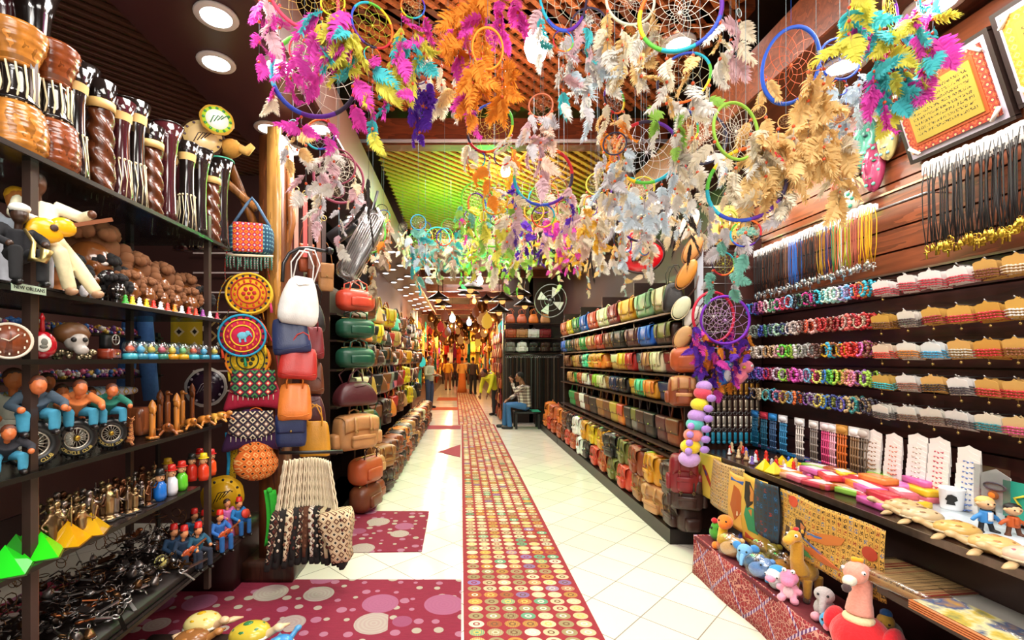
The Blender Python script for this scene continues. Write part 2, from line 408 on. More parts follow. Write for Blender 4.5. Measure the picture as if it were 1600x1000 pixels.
# mats and runner
def runner_mat():
    n = NT('runner_weave'); x, y, z = n.xyz(n.obj()); kx, ky = 1/.108, 1/.088
    u = n.math('MULTIPLY', n.math('ADD', x, .378), kx); v = n.math('MULTIPLY', y, ky)
    fu = n.math('SUBTRACT', n.math('FRACT', u), .5); fv = n.math('SUBTRACT', n.math('FRACT', v), .5)
    d = n.math('SQRT', n.math('ADD', n.math('MULTIPLY', fu, fu), n.math('MULTIPLY', fv, fv)))
    wn = n.new('ShaderNodeTexWhiteNoise', noise_dimensions='2D'); n.link(n.comb(n.math('FLOOR', u), n.math('FLOOR', v)), wn.inputs['Vector'])
    w2 = n.new('ShaderNodeTexWhiteNoise', noise_dimensions='2D'); n.link(n.comb(n.math('FLOOR', v), n.math('FLOOR', u)), w2.inputs['Vector'])
    c1 = n.ramp(wn.outputs[0], [(0, 'c4b08a'), (.3, 'd0c09c'), (.46, 'b4843e'), (.58, 'a05830'), (.66, '5e9472'), (.74, '94865e'), (.9, '84689a'), (.95, 'd0c8ae')], 'CONSTANT')
    c2 = n.ramp(w2.outputs[0], [(0, '8a2430'), (.25, 'e8dcc0'), (.5, '6b4a30'), (.7, 'd8b25a'), (.85, 'c9bda0')], 'CONSTANT')
    st = n.math('GREATER_THAN', n.math('SINE', n.math('MULTIPLY', x, 620.)), 0.); dots = n.mix(n.math('MULTIPLY', st, n.math('GREATER_THAN', w2.outputs[0], .55)), c1, n.mix(.5, c1, c2))
    c = n.mix(n.math('LESS_THAN', d, .2), dots, c2); c = n.mix(n.math('LESS_THAN', d, .11), c, c1)
    inside = n.math('MULTIPLY', n.math('LESS_THAN', d, .43), n.math('LESS_THAN', n.math('ABSOLUTE', x), .378))
    base = n.mix(n.noise(n.obj(), 30), lin('801a28'), lin('9e2a34')); col = n.mix(inside, base, c); n.fin(col, .9); n.bump(n.noise(n.obj(), 150), .3, .004); return n.m
rm = runner_mat()
def mat_rug(name, outline, m, label, th=.008, z=0):
    return single(name, MB().prism(outline, th, 'z', z+th/2+.001), m, label, 'rug')
o = single('carpet_runner', MB().prism([(-.4, -4.8), (.4, -4.8), (.4, 4.8), (-.4, 4.8)], .008, 'z', .006), rm, 'long red runner woven with rows of coloured discs down the aisle', 'rug', (.4, 6.85, .003), (0, 0, math.radians(.15)))
single('carpet_runner', MB().prism([(-.4, -7), (.4, -7), (.4, 7), (-.4, 7)], .008, 'z', .006), rm, 'farther length of disc patterned red runner, towards the distant shoppers', 'rug', (.2, 18.6, .001), (0, 0, math.radians(.9)))
def bubble_mat(a='96183c', sc=3.1, k=1.):
    n = NT('bubble_rug'); o = n.obj(); 
    def layer(scale, rmax, off):
        v = n.new('ShaderNodeTexVoronoi'); n.link(n.map(o, (1, 1, 1), (0, 0, 0), (off, off*.7, 0)), v.inputs['Vector']); v.inputs['Scale'].default_value = scale; v.inputs['Randomness'].default_value = .72; v.voronoi_dimensions = '2D'
        cr = n.xyz(v.outputs['Color']); rad = n.math('ADD', rmax*.45, n.math('MULTIPLY', cr[0], rmax*.6))
        return n.math('LESS_THAN', v.outputs['Distance'], rad), cr[1], v.outputs['Distance']
    a1, c1, d1 = layer(sc*.85, .33, 0.); a2, c2, _ = layer(sc*2.5, .26, 3.3)
    base = n.mix(n.noise(n.map(o, (3, 40, 1)), 4, 4), lin('660d26'), lin('92203f'))
    cc = n.ramp(c1, [(0, '9a5676'), (.35, 'a8708a'), (.6, 'a89c92'), (.8, '8c4262')], 'CONSTANT'); c3 = n.ramp(c2, [(0, 'a0667e'), (.5, 'a59a8c')], 'CONSTANT')
    rings = n.math('MULTIPLY', n.math('SINE', n.math('MULTIPLY', d1, 95.)), .12); cc = n.mix(n.math('ADD', .12, rings), cc, lin('8d4868'))
    col = n.mix(n.math('MULTIPLY', a2, 1.), base, c3); col = n.mix(a1, col, cc); n.fin(col, .95); n.bump(n.noise(o, 160), .4, .004); return n.m
bm_ = bubble_mat()
mat_rug('bubble_rug', [(-3.0, 1.2), (-.005, 1.2), (-.005, 3.43), (-3.0, 3.43)], bm_, 'large crimson rug with pink and grey bubbles beside the disc runner')
mat_rug('bubble_rug', [(-1.30, 3.90), (-.335, 3.94), (-.345, 4.98), (-1.30, 4.98)], bubble_mat(sc=3.4), 'small crimson bubble rug under the hanging macrame bags')
pk = mat('c65a94', 'tribal', k=9., cols=('a07ad0', 'd060a0', 'e890b0'))
mat_rug('floor_strip', [(-1.6, 4.99), (-.93, 4.99), (-.93, 12.3), (-1.6, 12.3)], pk, 'pink and purple patterned floor strip under the stacked leather bags', .006)
cr_ = mat('8e2a3a', 'tribal', k=14., cols=('b0525e', '8e2a3a', 'a03c48'))
mat_rug('cross_mat', [(-.92, 10.9), (-.03, 10.9), (-.03, 11.5), (-.92, 11.5)], cr_, 'narrow dark red mat lying across the aisle before the second runner', .006)
mat_rug('cross_mat', [(-.03, 7.75), (-.03, 8.9), (-.42, 8.2)], cr_, 'triangular corner of dark red mat poking from under the runner', .006)
mat_rug('cross_mat', [(-1.0, 15.0), (-.1, 15.0), (-.1, 15.9), (-1.0, 15.9)], mat('a84a2a', 'cloth'), 'orange brown mat across the aisle by the standing man', .006)
mat_rug('cross_mat', [(-1.0, 18.5), (-.2, 18.5), (-.2, 20), (-1.0, 20)], mat('a84a2a', 'cloth'), 'orange brown mat across the aisle beyond the standing man', .006)
# ================================================================ LEATHER GOODS
struct('wall_right', MB().box((2.7, 1.2, 2.2), (.1, 6.4, 4.5)), mat('4a2216', 'wood', sc=(1, .1, 1)))
# ---- kinds of bag; local front is -Y, origin at the bottom centre
def k_satchel(w=.40, h=.32, d=.15):
    body = MB().rbox((0, 0, h/2-.01), (w, d, h-.03), .03, 6, puff=.008)
    def fl(u, v):   # over the top and down the front
        x = (u-.5)*w*1.01*(1-.04*v)
        t = v*2.2
        if t < .6: y, z = d*.42-t/.6*d*.85, h-.005+.008*math.sin(t/.6*PI)
        else: y, z = -d/2-.016-.012*math.sin((t-.6)/1.6*PI), h-.008-(t-.6)/1.6*h*.62-.02*(1-(2*u-1)**2)*(t-.6)/1.6
        return x, y, z
    flap = MB().sheet(fl, 10, 12, .006)
    parts = [('body', body.mesh('body'), 'main'), ('flap', flap.mesh('flap'), 'flap')]
    for s in (-1, 1):
        st = MB().sheet(lambda u, v, s=s: (s*w*.27+(u-.5)*.028, -d/2-.028-.012*math.sin(v*PI), h*.93-v*h*.78), 1, 6, .006)
        bk = MB().ring((s*w*.27, -d/2-.042, h*.36), .016, .0035, 8, 4, sy=.8)
        parts.append(('strap', st.mesh('strap'), 'strap', (('buckle', bk.mesh('buckle'), 'metal'),)))
    parts.append(('handle', MB().tube([(-.06, 0, h), (-.055, 0, h+.03), (0, 0, h+.045), (.055, 0, h+.03), (.06, 0, h)], .008, 6).mesh('handle'), 'strap'))
    return parts
def k_backpack(w=.34, h=.38, d=.2):
    def squash(q): return Vector((q.x*(1-.12*max(0, q.z/h)), q.y, q.z))
    body = MB().rbox((0, 0, h/2), (w, d, h), .06, 7, puff=.012, fn=squash)
    fl = MB().sheet(lambda u, v: ((u-.5)*w*(.93-.06*v), d*.3-min(v, .45)/.45*d*.82 if v < .45 else -d/2-.018-.014*math.sin((v-.45)/.55*PI), h+.012*math.sin(min(v, .45)/.45*PI)-(0 if v < .45 else (v-.45)/.55*h*.42)-.03*(2*u-1)**2), 8, 10, .007)
    pk = MB().rbox((0, -d/2-.025, h*.27), (w*.56, .06, h*.36), .02, 4); pf = MB().rbox((0, -d/2-.055, h*.40), (w*.6, .014, h*.12), .006, 3)
    parts = [('body', body.mesh('body'), 'main'), ('flap', fl.mesh('flap'), 'flap'), ('front_pocket', pk.mesh('front_pocket'), 'main', (('pocket_flap', pf.mesh('pocket_flap'), 'flap'),))]
    for s in (-1, 1):
        parts.append(('side_pocket', MB().rbox((s*(w/2+.02), -.01, h*.3), (.06, d*.62, h*.4), .02, 4).mesh('side_pocket'), 'main'))
        parts.append(('strap', MB().sheet(lambda u, v, s=s: (s*w*.2+(u-.5)*.022, -d/2-.036-.02*math.sin(v*PI), h*.96-v*h*.6), 1, 6, .005).mesh('strap'), 'strap', (('buckle', MB().ring((s*w*.2, -d/2-.058, h*.58), .014, .003, 8, 4).mesh('buckle'), 'metal'),)))
    parts.append(('handle', MB().tube([(-.04, .03, h-.01), (-.04, .03, h+.03), (0, .03, h+.05), (.04, .03, h+.03), (.04, .03, h-.01)], .008, 6).mesh('handle'), 'strap'))
    return parts
def k_tote(w=.36, h=.3, d=.14):
    def sh(q): t = (q.z+h/2)/h; return Vector((q.x*(1-.18*t), q.y*(1-.65*t)+.01*math.sin(q.x*30)*t, q.z-.02*abs(q.x)/w*(1-t)))
    body = MB().rbox((0, 0, h/2), (w, d, h), .035, 7, puff=.01, fn=sh)
    seam = MB().tube([(-w*.45, -d*.5, h*.18), (-w*.2, -d*.62, h*.12), (w*.2, -d*.62, h*.12), (w*.45, -d*.5, h*.18)], .003, 4)
    parts = [('body', body.mesh('body'), 'main'), ('seam', seam.mesh('seam'), 'strap')]
    for s, o in ((-1, .02), (1, -.03)):
        parts.append(('handle', MB().tube([(-.08, s*.03, h-.04), (-.085, s*.04, h+.02), (-.05+o, s*.045, h+.12), (0+o, s*.045, h+.145), (.05+o, s*.045, h+.12), (.085, s*.04, h+.02), (.08, s*.03, h-.04)], .008, 6).mesh('handle'), 'strap'))
    return parts
def k_barrel(w=.32, h=.24, d=.2):
    body = MB().rbox((0, 0, h/2), (w, d, h), .085, 8)
    parts = [('body', body.mesh('body'), 'main'), ('zip', MB().tube([(-w*.42, -.02, h-.004), (-w*.2, -.02, h+.004), (w*.2, -.02, h+.004), (w*.42, -.02, h-.004)], .005, 4).mesh('zip'), 'metal'),
             ('front_pocket', MB().rbox((0, -d/2-.004, h*.42), (w*.55, .03, h*.42), .012, 4).mesh('front_pocket'), 'flap')]
    for s in (-1, 1): parts.append(('handle', MB().tube([(-.08, s*.05, h*.8), (-.07, s*.06, h+.06), (0, s*.05, h+.1), (.07, s*.06, h+.06), (.08, s*.05, h*.8)], .007, 6).mesh('handle'), 'strap'))
    return parts
def k_pouch(w=.26, h=.30, d=.09):
    body = MB().rbox((0, 0, h/2), (w, d, h), .03, 6, puff=.006)
    fl = MB().sheet(lambda u, v: ((u-.5)*w*1.02*(1-.25*max(0, v-.5)), -d/2-.008-.008*math.sin(v*PI)+(d*.8*(1-v/.15) if v < .15 else 0), h+.004-(0 if v < .15 else (v-.15)*h*.66)), 8, 10, .005)
    strap = MB().sheet(lambda u, v: ((w/2-.01)*math.cos(v*PI)*(1-.25*math.sin(v*PI)), (u-.5)*.022, h-.03+.26*math.sin(v*PI)), 1, 16, .004)
    return [('body', body.mesh('body'), 'main'), ('flap', fl.mesh('flap'), 'flap'), ('shoulder_strap', strap.mesh('shoulder_strap'), 'strap'), ('clasp', MB().ball((0, -d/2-.02, h*.52), (.012, .006, .012), 8).mesh('clasp'), 'metal')]
def k_bucket(w=.34, h=.34, d=.18):
    def sh(q):
        t = max(0., (q.z+h/2)/h); k = 1.0-.45*t**2.2; wr = 1+.05*math.sin(q.x*60)*t
        return Vector((q.x*k*wr, q.y*k*wr, q.z))
    body = MB().rbox((0, 0, h/2), (w, d, h), .05, 9, puff=.015, fn=sh)
    parts = [('body', body.mesh('body'), 'main'), ('drawstring', MB().tube([(-.09, -.05, h*.86), (-.03, -.075, h*.8), (.03, -.075, h*.84), (.09, -.05, h*.86)], .006, 5).mesh('drawstring'), 'strap')]
    for s, o in ((-1, .03), (1, -.02)): parts.append(('handle', MB().tube([(-.09, s*.03, h-.06), (-.1+o, s*.05, h+.1), (-.04+o, s*.06, h+.19), (.04+o, s*.06, h+.19), (.1+o, s*.05, h+.1), (.09, s*.03, h-.06)], .007, 6).mesh('handle'), 'strap'))
    return parts
SATCHEL = Kind('satchel', k_satchel()); BACKPACK = Kind('backpack', k_backpack()); TOTE = Kind('tote_bag', k_tote())
BARREL = Kind('duffel_bag', k_barrel()); POUCH = Kind('shoulder_bag', k_pouch()); BUCKET = Kind('bucket_bag', k_bucket())
CATS = {'satchel': 'satchel', 'backpack': 'backpack', 'tote_bag': 'handbag', 'duffel_bag': 'duffel bag', 'shoulder_bag': 'shoulder bag', 'bucket_bag': 'handbag'}
LC = dict(red='b3261e', redorange='c8432a', rust='b5552a', orange='d9782a', tan='c08a55', brown='6e3a1e', darkbrown='3a2018', maroon='4e1a20', black='1d1917', olive='6b6a2e', green='1c8a44', darkgreen='0e4a34',
          mint='4cc79a', sage='7fa982', yellow='d9b81e', mustard='cf8f1e', cream='d9d0a8', white='e9e6e2', blue='1f62c4', navy='1d2b55', grey='7a7470', lilac='a48ab8', pink='d4627a', teal='1f9a8a', ochre='b8923a', lightbrown='96602e', chestnut='8a4220', lime='9ac22e', darkred='7e1820', bluegrey='4b6474')
WORD = dict(redorange='red-orange', darkbrown='dark brown', darkgreen='dark green', sage='sage green', lightbrown='light brown', darkred='dark red', bluegrey='blue-grey', mint='mint green')
brass = mat('b89a5a', 'metal')
def bag(kind, col, label, loc, th, scale=1, group=None, flap=None, strap=None, tilt=(0, 0)):
    c = LC[col]; m = mat(c, 'leather'); fm = mat(LC[flap], 'leather') if flap else m
    dk = mat(LC[strap], 'leather') if strap else m
    return kind.make({'main': m, 'flap': fm, 'strap': dk, 'metal': brass}, label, CATS[kind.name], loc, (tilt[0], tilt[1], th), scale, group)
def cw(c): return WORD.get(c, c)
# ---- shelf carcasses
blk = mat('1c1310', rough=.4); shelfw = mat('2e1a12', rough=.35)
def shelving(name, label, x_back, x_front, y0, y1, levels, plinth, step=1):
    t = thing(name, label, 'shelf', ((x_back+x_front)/2, (y0+y1)/2, 0)); cx, cy = t.location.x, t.location.y; s = 1 if x_back > x_front else -1
    W, L = abs(x_back-x_front), y1-y0
    part('back_panel', MB().box((s*(W/2-.01), 0, 1.25), (.02, L, 2.5)), mat('2a1812', rough=.5), t)
    part('plinth', MB().box((0, 0, plinth/2), (W, L, plinth)), blk, t)
    for z in levels: part('shelf', MB().box((s*.03, 0, z-.009), (W-.06, L-.02, .018)), shelfw, t)
    for i in range(int(L/1.5)+2):
        y = -L/2+.015+i*(L-.03)/(int(L/1.5)+1); part('upright', MB().box((s*.06, y, 1.25), (W-.14, .018, 2.42)), shelfw, t)
    return t
shelving('bag_shelf', 'long dark shelf wall full of colourful satchels beside the white tiles', 2.3, 1.8, 4.1, 8.95, (.135, .8, 1.2, 1.465, 1.73, 2.03), .13)
shelving('bag_shelf', 'long dark shelf wall of handbags behind the wooden post', -1.62, -1.2, 4.75, 12.2, (.06, .66, 1.12, 1.5, 1.8, 2.07), .06)
# ---- satchel wall on the white-tile side: (colour, [flap], px centre, width px) measured per row at X = 1.87
XR = 1.87
def Yof(px): return F*XR/(px-CX)
rows = {
 'top': (2.035, .30, [('olive', 1031, 'cream'), ('sage', 1003, 0), ('mustard', 977, 0), ('darkred', 956, 0), ('cream', 940, 0), ('redorange', 924, 0), ('blue', 910, 'blue'), ('darkgreen', 899, 'green'), ('yellow', 889, 0), ('rust', 880, 0)]),
 'second': (1.735, .25, [('darkbrown', 1034, 'olive'), ('blue', 1005, 0), ('maroon', 986, 0), ('black', 964, 0), ('brown', 948, 0), ('redorange', 935, 'red'), ('rust', 921, 'tan'), ('green', 910, 0), ('tan', 902, 'brown'), ('black', 895, 0), ('darkgreen', 888, 0), ('blue', 880, 0)]),
 'third': (1.47, .245, [('darkred', 1040, 0), ('cream', 1023, 0), ('brown', 1008, 'tan'), ('grey', 995, 'bluegrey'), ('red', 982, 0), ('mustard', 970, 'yellow'), ('tan', 957, 'cream'), ('orange', 937, 'mustard'), ('mustard', 927, 0), ('mint', 917, 0), ('black', 909, 0), ('tan', 902, 0), ('ochre', 894, 0), ('brown', 885, 0)]),
 'fourth': (1.205, .22, [('navy', 1033, 0), ('mustard', 1013, 'orange'), ('green', 998, 'mint'), ('ochre', 985, 'mustard'), ('black', 970, 0), ('navy', 957, 0), ('lightbrown', 946, 0), ('cream', 937, 0), ('lime', 929, 0), ('darkred', 921, 0), ('white', 913, 'cream'), ('rust', 906, 0), ('green', 897, 0), ('tan', 890, 0)]),
 'fifth': (.81, .33, [('chestnut', 1043, 'brown'), ('maroon', 1026, 0), ('black', 1008, 0), ('darkbrown', 994, 0), ('grey', 984, 'olive'), ('black', 975, 0), ('orange', 963, 'redorange'), ('ochre', 953, 0), ('brown', 943, 0), ('lightbrown', 933, 0), ('black', 922, 0), ('brown', 912, 'darkbrown'), ('white', 905, 0), ('brown', 898, 0), ('green', 890, 0)]),
}
for rn, (z, h, items) in rows.items():
    prev = None
    for i, (c, px, fl) in enumerate(items):
        y = Yof(px); nx = items[i+1][1] if i+1 < len(items) else px-9; pv = items[i-1][1] if i else px+(px-nx)*1.05
        wd = min(.46, abs(Yof((px+nx)/2)-Yof((px+pv)/2))*.97)
        if rn in ('top', 'second'): kd, bw, bh = SATCHEL, .40, .365
        elif rn == 'fifth': kd, bw, bh = POUCH, .26, .40
        else: kd, bw, bh = (SATCHEL, .4, .365) if i % 3 else (POUCH, .26, .36)
        if rn == 'third' and i in (7, 8, 9): kd, bw, bh = BACKPACK, .4, .43
        sc = (wd/bw, .95, h/bh)
        nb = f' next to the {cw(items[i-1][0])} one' if i else ' next to the end post'
        flw = f' with {cw(fl)} flap' if fl and fl != c else ''
        bag(kd, c, f'{cw(c)} leather {CATS[kd.name]}{flw}, {nth(i)} along {rn} shelf of the satchel wall', (XR+.09, y, z+.002), -PI/2+R.uniform(-.06, .06), sc, 'leather bags on the satchel wall', fl or None, None)
# wallets and folders on the sloping display above the backpacks
wb = MB(); wb.rbox((0, 0, .012), (.2, .1, .024), .008, 4)
WAL = Kind('wallet', [('cover', wb.mesh('cover'), 'main'), ('band', MB().box((0.03, 0, .0265), (.014, .102, .005)).mesh('band'), 'strap')])
wc = ['black', 'darkbrown', 'mustard', 'cream', 'black', 'brown', 'darkbrown', 'rust', 'chestnut', 'black', 'tan', 'darkred', 'white', 'brown', 'lime', 'black', 'sage']
part('wallet_ledge', MB().box((0, 0, 0), (.34, 4.8, .02), Matrix.Rotation(.25, 4, 'Y')), shelfw, bpy.data.objects['bag_shelf'], (-.06, 0, .70))
q = 0
for r_ in range(3):
    y = 4.25
    while y < 8.7:
        c = wc[(q*7+r_*3) % len(wc)]; x = 1.87+r_*.11; z = .70+.012+(1.99-x)*-.25
        WAL.make({'main': mat(LC[c], 'leather'), 'strap': mat(LC[wc[(q*5+2) % len(wc)]], 'leather')}, f'{cw(c)} leather wallet, {nth(q)} along the {("aisle-side", "middle", "inner")[r_]} row on the sloping ledge', 'wallet', (x, y, z), (0, -.25*-1, PI/2+R.uniform(-.25, .25)), (1, 1, 1), 'wallets over the backpacks')
        y += R.uniform(.15, .2) * (1+.0*q); q += 1
    q = 0
# backpacks, two courses on the plinth
up = [('darkbrown', 4.12), ('mustard', 4.55), ('chestnut', 4.98), ('olive', 5.42), ('black', 5.8), ('mustard', 6.25), ('yellow', 6.65), ('mustard', 7.05), ('white', 7.5), ('black', 7.95), ('brown', 8.4), ('orange', 8.8)]
lo = [('darkbrown', 4.14), ('tan', 4.5), ('lightbrown', 4.92), ('redorange', 5.35), ('olive', 5.75), ('rust', 6.15), ('redorange', 6.55), ('black', 6.95), ('white', 7.3), ('rust', 7.7), ('redorange', 8.1), ('brown', 8.5), ('rust', 8.85)]
lo += [('rust', 9.4), ('redorange', 9.9), ('orange', 10.4)]; up += [('rust', 9.5), ('orange', 10.1)]
struct('baseboard_right', MB().box((2.05, 10.4, .065), (.5, 2.85, .13)), blk)
for nm, z, seq in (('lower', .135, lo), ('upper', .40, up)):
    for i, (c, y) in enumerate(seq):
        c2 = LC[c]
        bag(BACKPACK, c, f'slouchy {cw(c)} leather backpack, {nth(i)} along the {nm} row on the plinth', (1.93+R.uniform(-.02, .02), y, z), -PI/2+R.uniform(-.2, .2), (1.12, .95, .74 if nm == 'lower' else .8), 'leather backpacks piled on the plinth', None, None, (R.uniform(-.05, .05), R.uniform(-.05, .05)))
# ---- handbag wall on the other side, X = -1.15
XL = -1.2
seqL = [
 ('top', 2.08, .30, ['redorange', 'white', 'brown', 'sage', 'tan', 'ochre', 'tan', 'mustard', 'rust', 'teal', 'mint', 'black', 'brown', 'tan', 'red', 'grey'], [BARREL, POUCH, SATCHEL, POUCH, TOTE]),
 ('second', 1.81, .27, ['darkgreen', 'brown', 'orange', 'olive', 'yellow', 'green', 'grey', 'black', 'red', 'tan', 'mustard', 'maroon', 'cream', 'brown', 'navy', 'rust'], [BARREL, POUCH, TOTE, POUCH, SATCHEL]),
 ('third', 1.51, .28, ['darkgreen', 'rust', 'black', 'brown', 'darkbrown', 'grey', 'black', 'tan', 'brown', 'white', 'rust', 'black', 'brown', 'tan', 'mustard', 'grey'], [BARREL, POUCH, SATCHEL, POUCH]),
 ('fourth', 1.13, .34, ['maroon', 'cream', 'black', 'ochre', 'black', 'brown', 'rust', 'grey', 'navy', 'pink', 'darkred', 'brown', 'red', 'yellow', 'tan', 'brown'], [BUCKET, POUCH, POUCH, TOTE, POUCH]),
 ('fifth', .69, .38, ['tan', 'brown', 'olive', 'darkgreen', 'black', 'darkbrown', 'red', 'maroon', 'orange', 'red', 'brown', 'cream', 'rust', 'tan', 'chestnut', 'yellow'], [BACKPACK, POUCH, POUCH, BUCKET, POUCH])]
for rn, z, h, cs, kds in seqL:
    y = 4.85
    for i in range(23):
        c = cs[i % len(cs)]; kd = kds[i % len(kds)] if i else kds[0]
        if rn == 'fourth' and c == 'yellow': kd = BACKPACK
        bh = {'satchel': .365, 'backpack': .43, 'tote_bag': .44, 'duffel_bag': .34, 'shoulder_bag': .42, 'bucket_bag': .5}[kd.name]
        wd = .38 if i == 0 else .30; bw = {'satchel': .4, 'backpack': .4, 'tote_bag': .36, 'duffel_bag': .32, 'shoulder_bag': .26, 'bucket_bag': .34}[kd.name]
        sc = (wd/bw*1.12, 1.1, h/bh*1.12)
        lb = (f'big {cw(c)} leather {CATS[kd.name]} at the post end of the {rn} handbag tier' if i == 0 else f'{cw(c)} leather {CATS[kd.name]}, {nth(i)} along the {rn} tier of the handbag wall')
        if i == 0: bag(kd, c, lb, (XL+.12, y-.05, z+.005), PI/4, (1.3, 1.05, h/bh*1.05), 'leather bags on the handbag wall')
        else: bag(kd, c, lb, (XL+.02+R.uniform(-.02, .02), y, z+.002), PI/2-.25+R.uniform(-.15, .15), sc, 'leather bags on the handbag wall', R.choice([None, None, 'brown', 'black']) if c not in ('red', 'yellow') else None)
        y += .42 if i == 0 else .315
fl1 = ['brown', 'chestnut', 'darkbrown', 'brown', 'brown', 'black', 'chestnut', 'rust', 'brown', 'darkbrown', 'tan', 'brown', 'brown', 'chestnut', 'black', 'brown', 'rust', 'brown', 'brown']
fl2 = ['rust', 'tan', 'lightbrown', 'brown', 'chestnut', 'black', 'orange', 'grey', 'tan', 'brown', 'darkbrown', 'tan', 'brown', 'cream', 'rust', 'brown', 'tan', 'brown', 'brown']
for nm, z, seq in (('lower', .01, fl1), ('upper', .29, fl2)):
    for i, c in enumerate(seq):
        bag(BARREL if i < 2 else BACKPACK, c, f'{cw(c)} leather travel bag, {nth(i)} along the {nm} row on the floor strip', (-1.02+.004*i, 4.99+.02+i*.385, z), PI/2-.35+R.uniform(-.2, .2), (1.35, 1.2, 1.2) if i < 1 else (1.05, 1.05, .95 if i < 2 else .72), 'leather travel bags stacked on the floor', None, 'darkbrown' if i % 3 == 0 else None)
# ================================================================ JEWELLERY WALL
XW = 2.62
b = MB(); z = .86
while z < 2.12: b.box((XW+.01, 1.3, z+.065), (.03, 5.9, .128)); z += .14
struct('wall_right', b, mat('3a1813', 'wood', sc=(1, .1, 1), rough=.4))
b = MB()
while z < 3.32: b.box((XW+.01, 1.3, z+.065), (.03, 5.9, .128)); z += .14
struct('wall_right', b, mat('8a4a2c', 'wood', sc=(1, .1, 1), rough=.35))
for zz in (2.12, 2.62): struct('trim_%d' % (30+int(zz)), MB().box((XW-.012, 1.3, zz), (.012, 5.9, .012)), mat('b9a090', 'metal'))
# bracelets
def beadring(n, r, br):
    m = MB()
    for i in range(n):
        a = 2*PI*i/n; m.ball((0, r*math.cos(a), r*math.sin(a)*1.12), br*(1+.25*math.sin(i*2.4)), 6, 4)
    return m
BR = [Kind('bracelet', [('beads', beadring(n, .034, br).mesh('beads'), 'main')]) for n, br in ((15, .008), (22, .006), (12, .0095))]
def hexmat(h, **k): return mat(h, 'plain', rough=.25, **k)
bcol = {
 1: ['blue 2e7ac0', 'purple 6a3a90', 'rose c06a8a', 'white d8d0cc', 'green 3a8a5a', 'pink d070a8', 'red b03040', 'light blue 80b8dc', 'black 2a2428', 'dark green 38604a', 'hot pink e0409a', 'black 2e2a30', 'turquoise 30b0c8', 'pale green c0e0cc', 'aqua a0d8d0', 'white e6e6e0', 'lilac a8a0d0', 'sky blue 68a8d8', 'red b82838', 'orange d07838', 'turquoise 28a0b8'],
 2: ['grey 8a8a86', 'grey green 6a7a70', 'navy 2c3c90', 'green 3c7a58', 'slate 5a6a80', 'pale green 9ac0a8', 'navy 1c2858', 'white c8c0c0', 'beige b8a8a0', 'brown 6a4038', 'multicoloured d05030', 'pinkish c89890', 'red b02828', 'red c03838', 'brown 7a4030', 'dark red 901c24', 'beige b0988c', 'red and white c86058', 'red a82030', 'beige c0a890', 'red b02828'],
 3: ['cream d0c8b8', 'beige b8a898', 'white d8d0c8', 'tan b08858', 'beige c8b090', 'pink c890a0', 'green 58c038', 'lime 98c040', 'white ccc8c4', 'silver 989890', 'silver a8a8a4', 'brown 6a4840', 'dark brown 503028', 'yellow e0b020', 'turquoise 30a0c8', 'brown 8a5030', 'yellow d8a820', 'red c02828', 'red c83020', 'pink d868b0', 'brown 7a4838'],
 4: ['purple 5a3a90', 'blue 4060b8', 'purple 8050b0', 'red b02848', 'rose a06078', 'lilac b8a8b8', 'lime 90c838', 'dark pink a83878', 'magenta d050b0', 'pink d888b8', 'light blue 70b0d0', 'crimson a02850', 'yellow green c8d060', 'blue 3878c0', 'green 60b840', 'lime a8d048', 'gold b89848', 'salmon d89080', 'pink d07898', 'purple 9060a8', 'lime 98c048'],
 5: ['navy 303860', 'tan a89070', 'cream c8b898', 'turquoise 50b0b0', 'blue 4888b8', 'rose b06880', 'gold a88840', 'light blue 70a0c8', 'orange e07038', 'black 302838', 'purple 7a4898', 'grey 88808a', 'yellow c8b850', 'blue 3068b8', 'olive 8a9040', 'navy 283878', 'purple 5850a8', 'tan b8a070', 'teal 288080', 'beige c0a880', 'dark 343040']}
zr = {1: 2.035, 2: 1.84, 3: 1.665, 4: 1.485, 5: 1.315}
chrome = mat('c8c8c8', 'metal')
hk = MB().tube([(.14, 0, 0), (-.02, 0, 0), (-.035, 0, .012)], .003, 5)
HOOK = Kind('display_hook', [('hook_wire', hk.mesh('hook_wire'), 'main')])
rn_ = {1: 'top', 2: 'second', 3: 'third', 4: 'fourth', 5: 'bottom'}
for rw, z in zr.items():
    px = 1176.; i = 0
    while px < 1368 and i < 21:
        y = F*2.5/(px-CX); cn, ch = bcol[rw][i].rsplit(' ', 1)
        HOOK.make({'main': chrome}, f'chrome display hook holding {cn} bracelets, {nth(i)} along the {rn_[rw]} bracelet row', 'hook', (2.48, y, z+.034), group='chrome display hooks')
        for k_ in range(3):
            kd = BR[(i+k_) % 3]
            kd.make({'main': hexmat(ch)}, f'{cn} beaded bracelet, {nth(k_)} on the {nth(i)} hook of the {rn_[rw]} bracelet row', 'bracelet', (2.46+k_*.033+R.uniform(-.004, .004), y+R.uniform(-.006, .006), z+R.uniform(-.006, .004)), (R.uniform(-.2, .2), R.uniform(-.15, .15), R.uniform(-.35, .35)-.15), R.uniform(1., 1.18), 'beaded bracelets')
        px += 9.2; i += 1
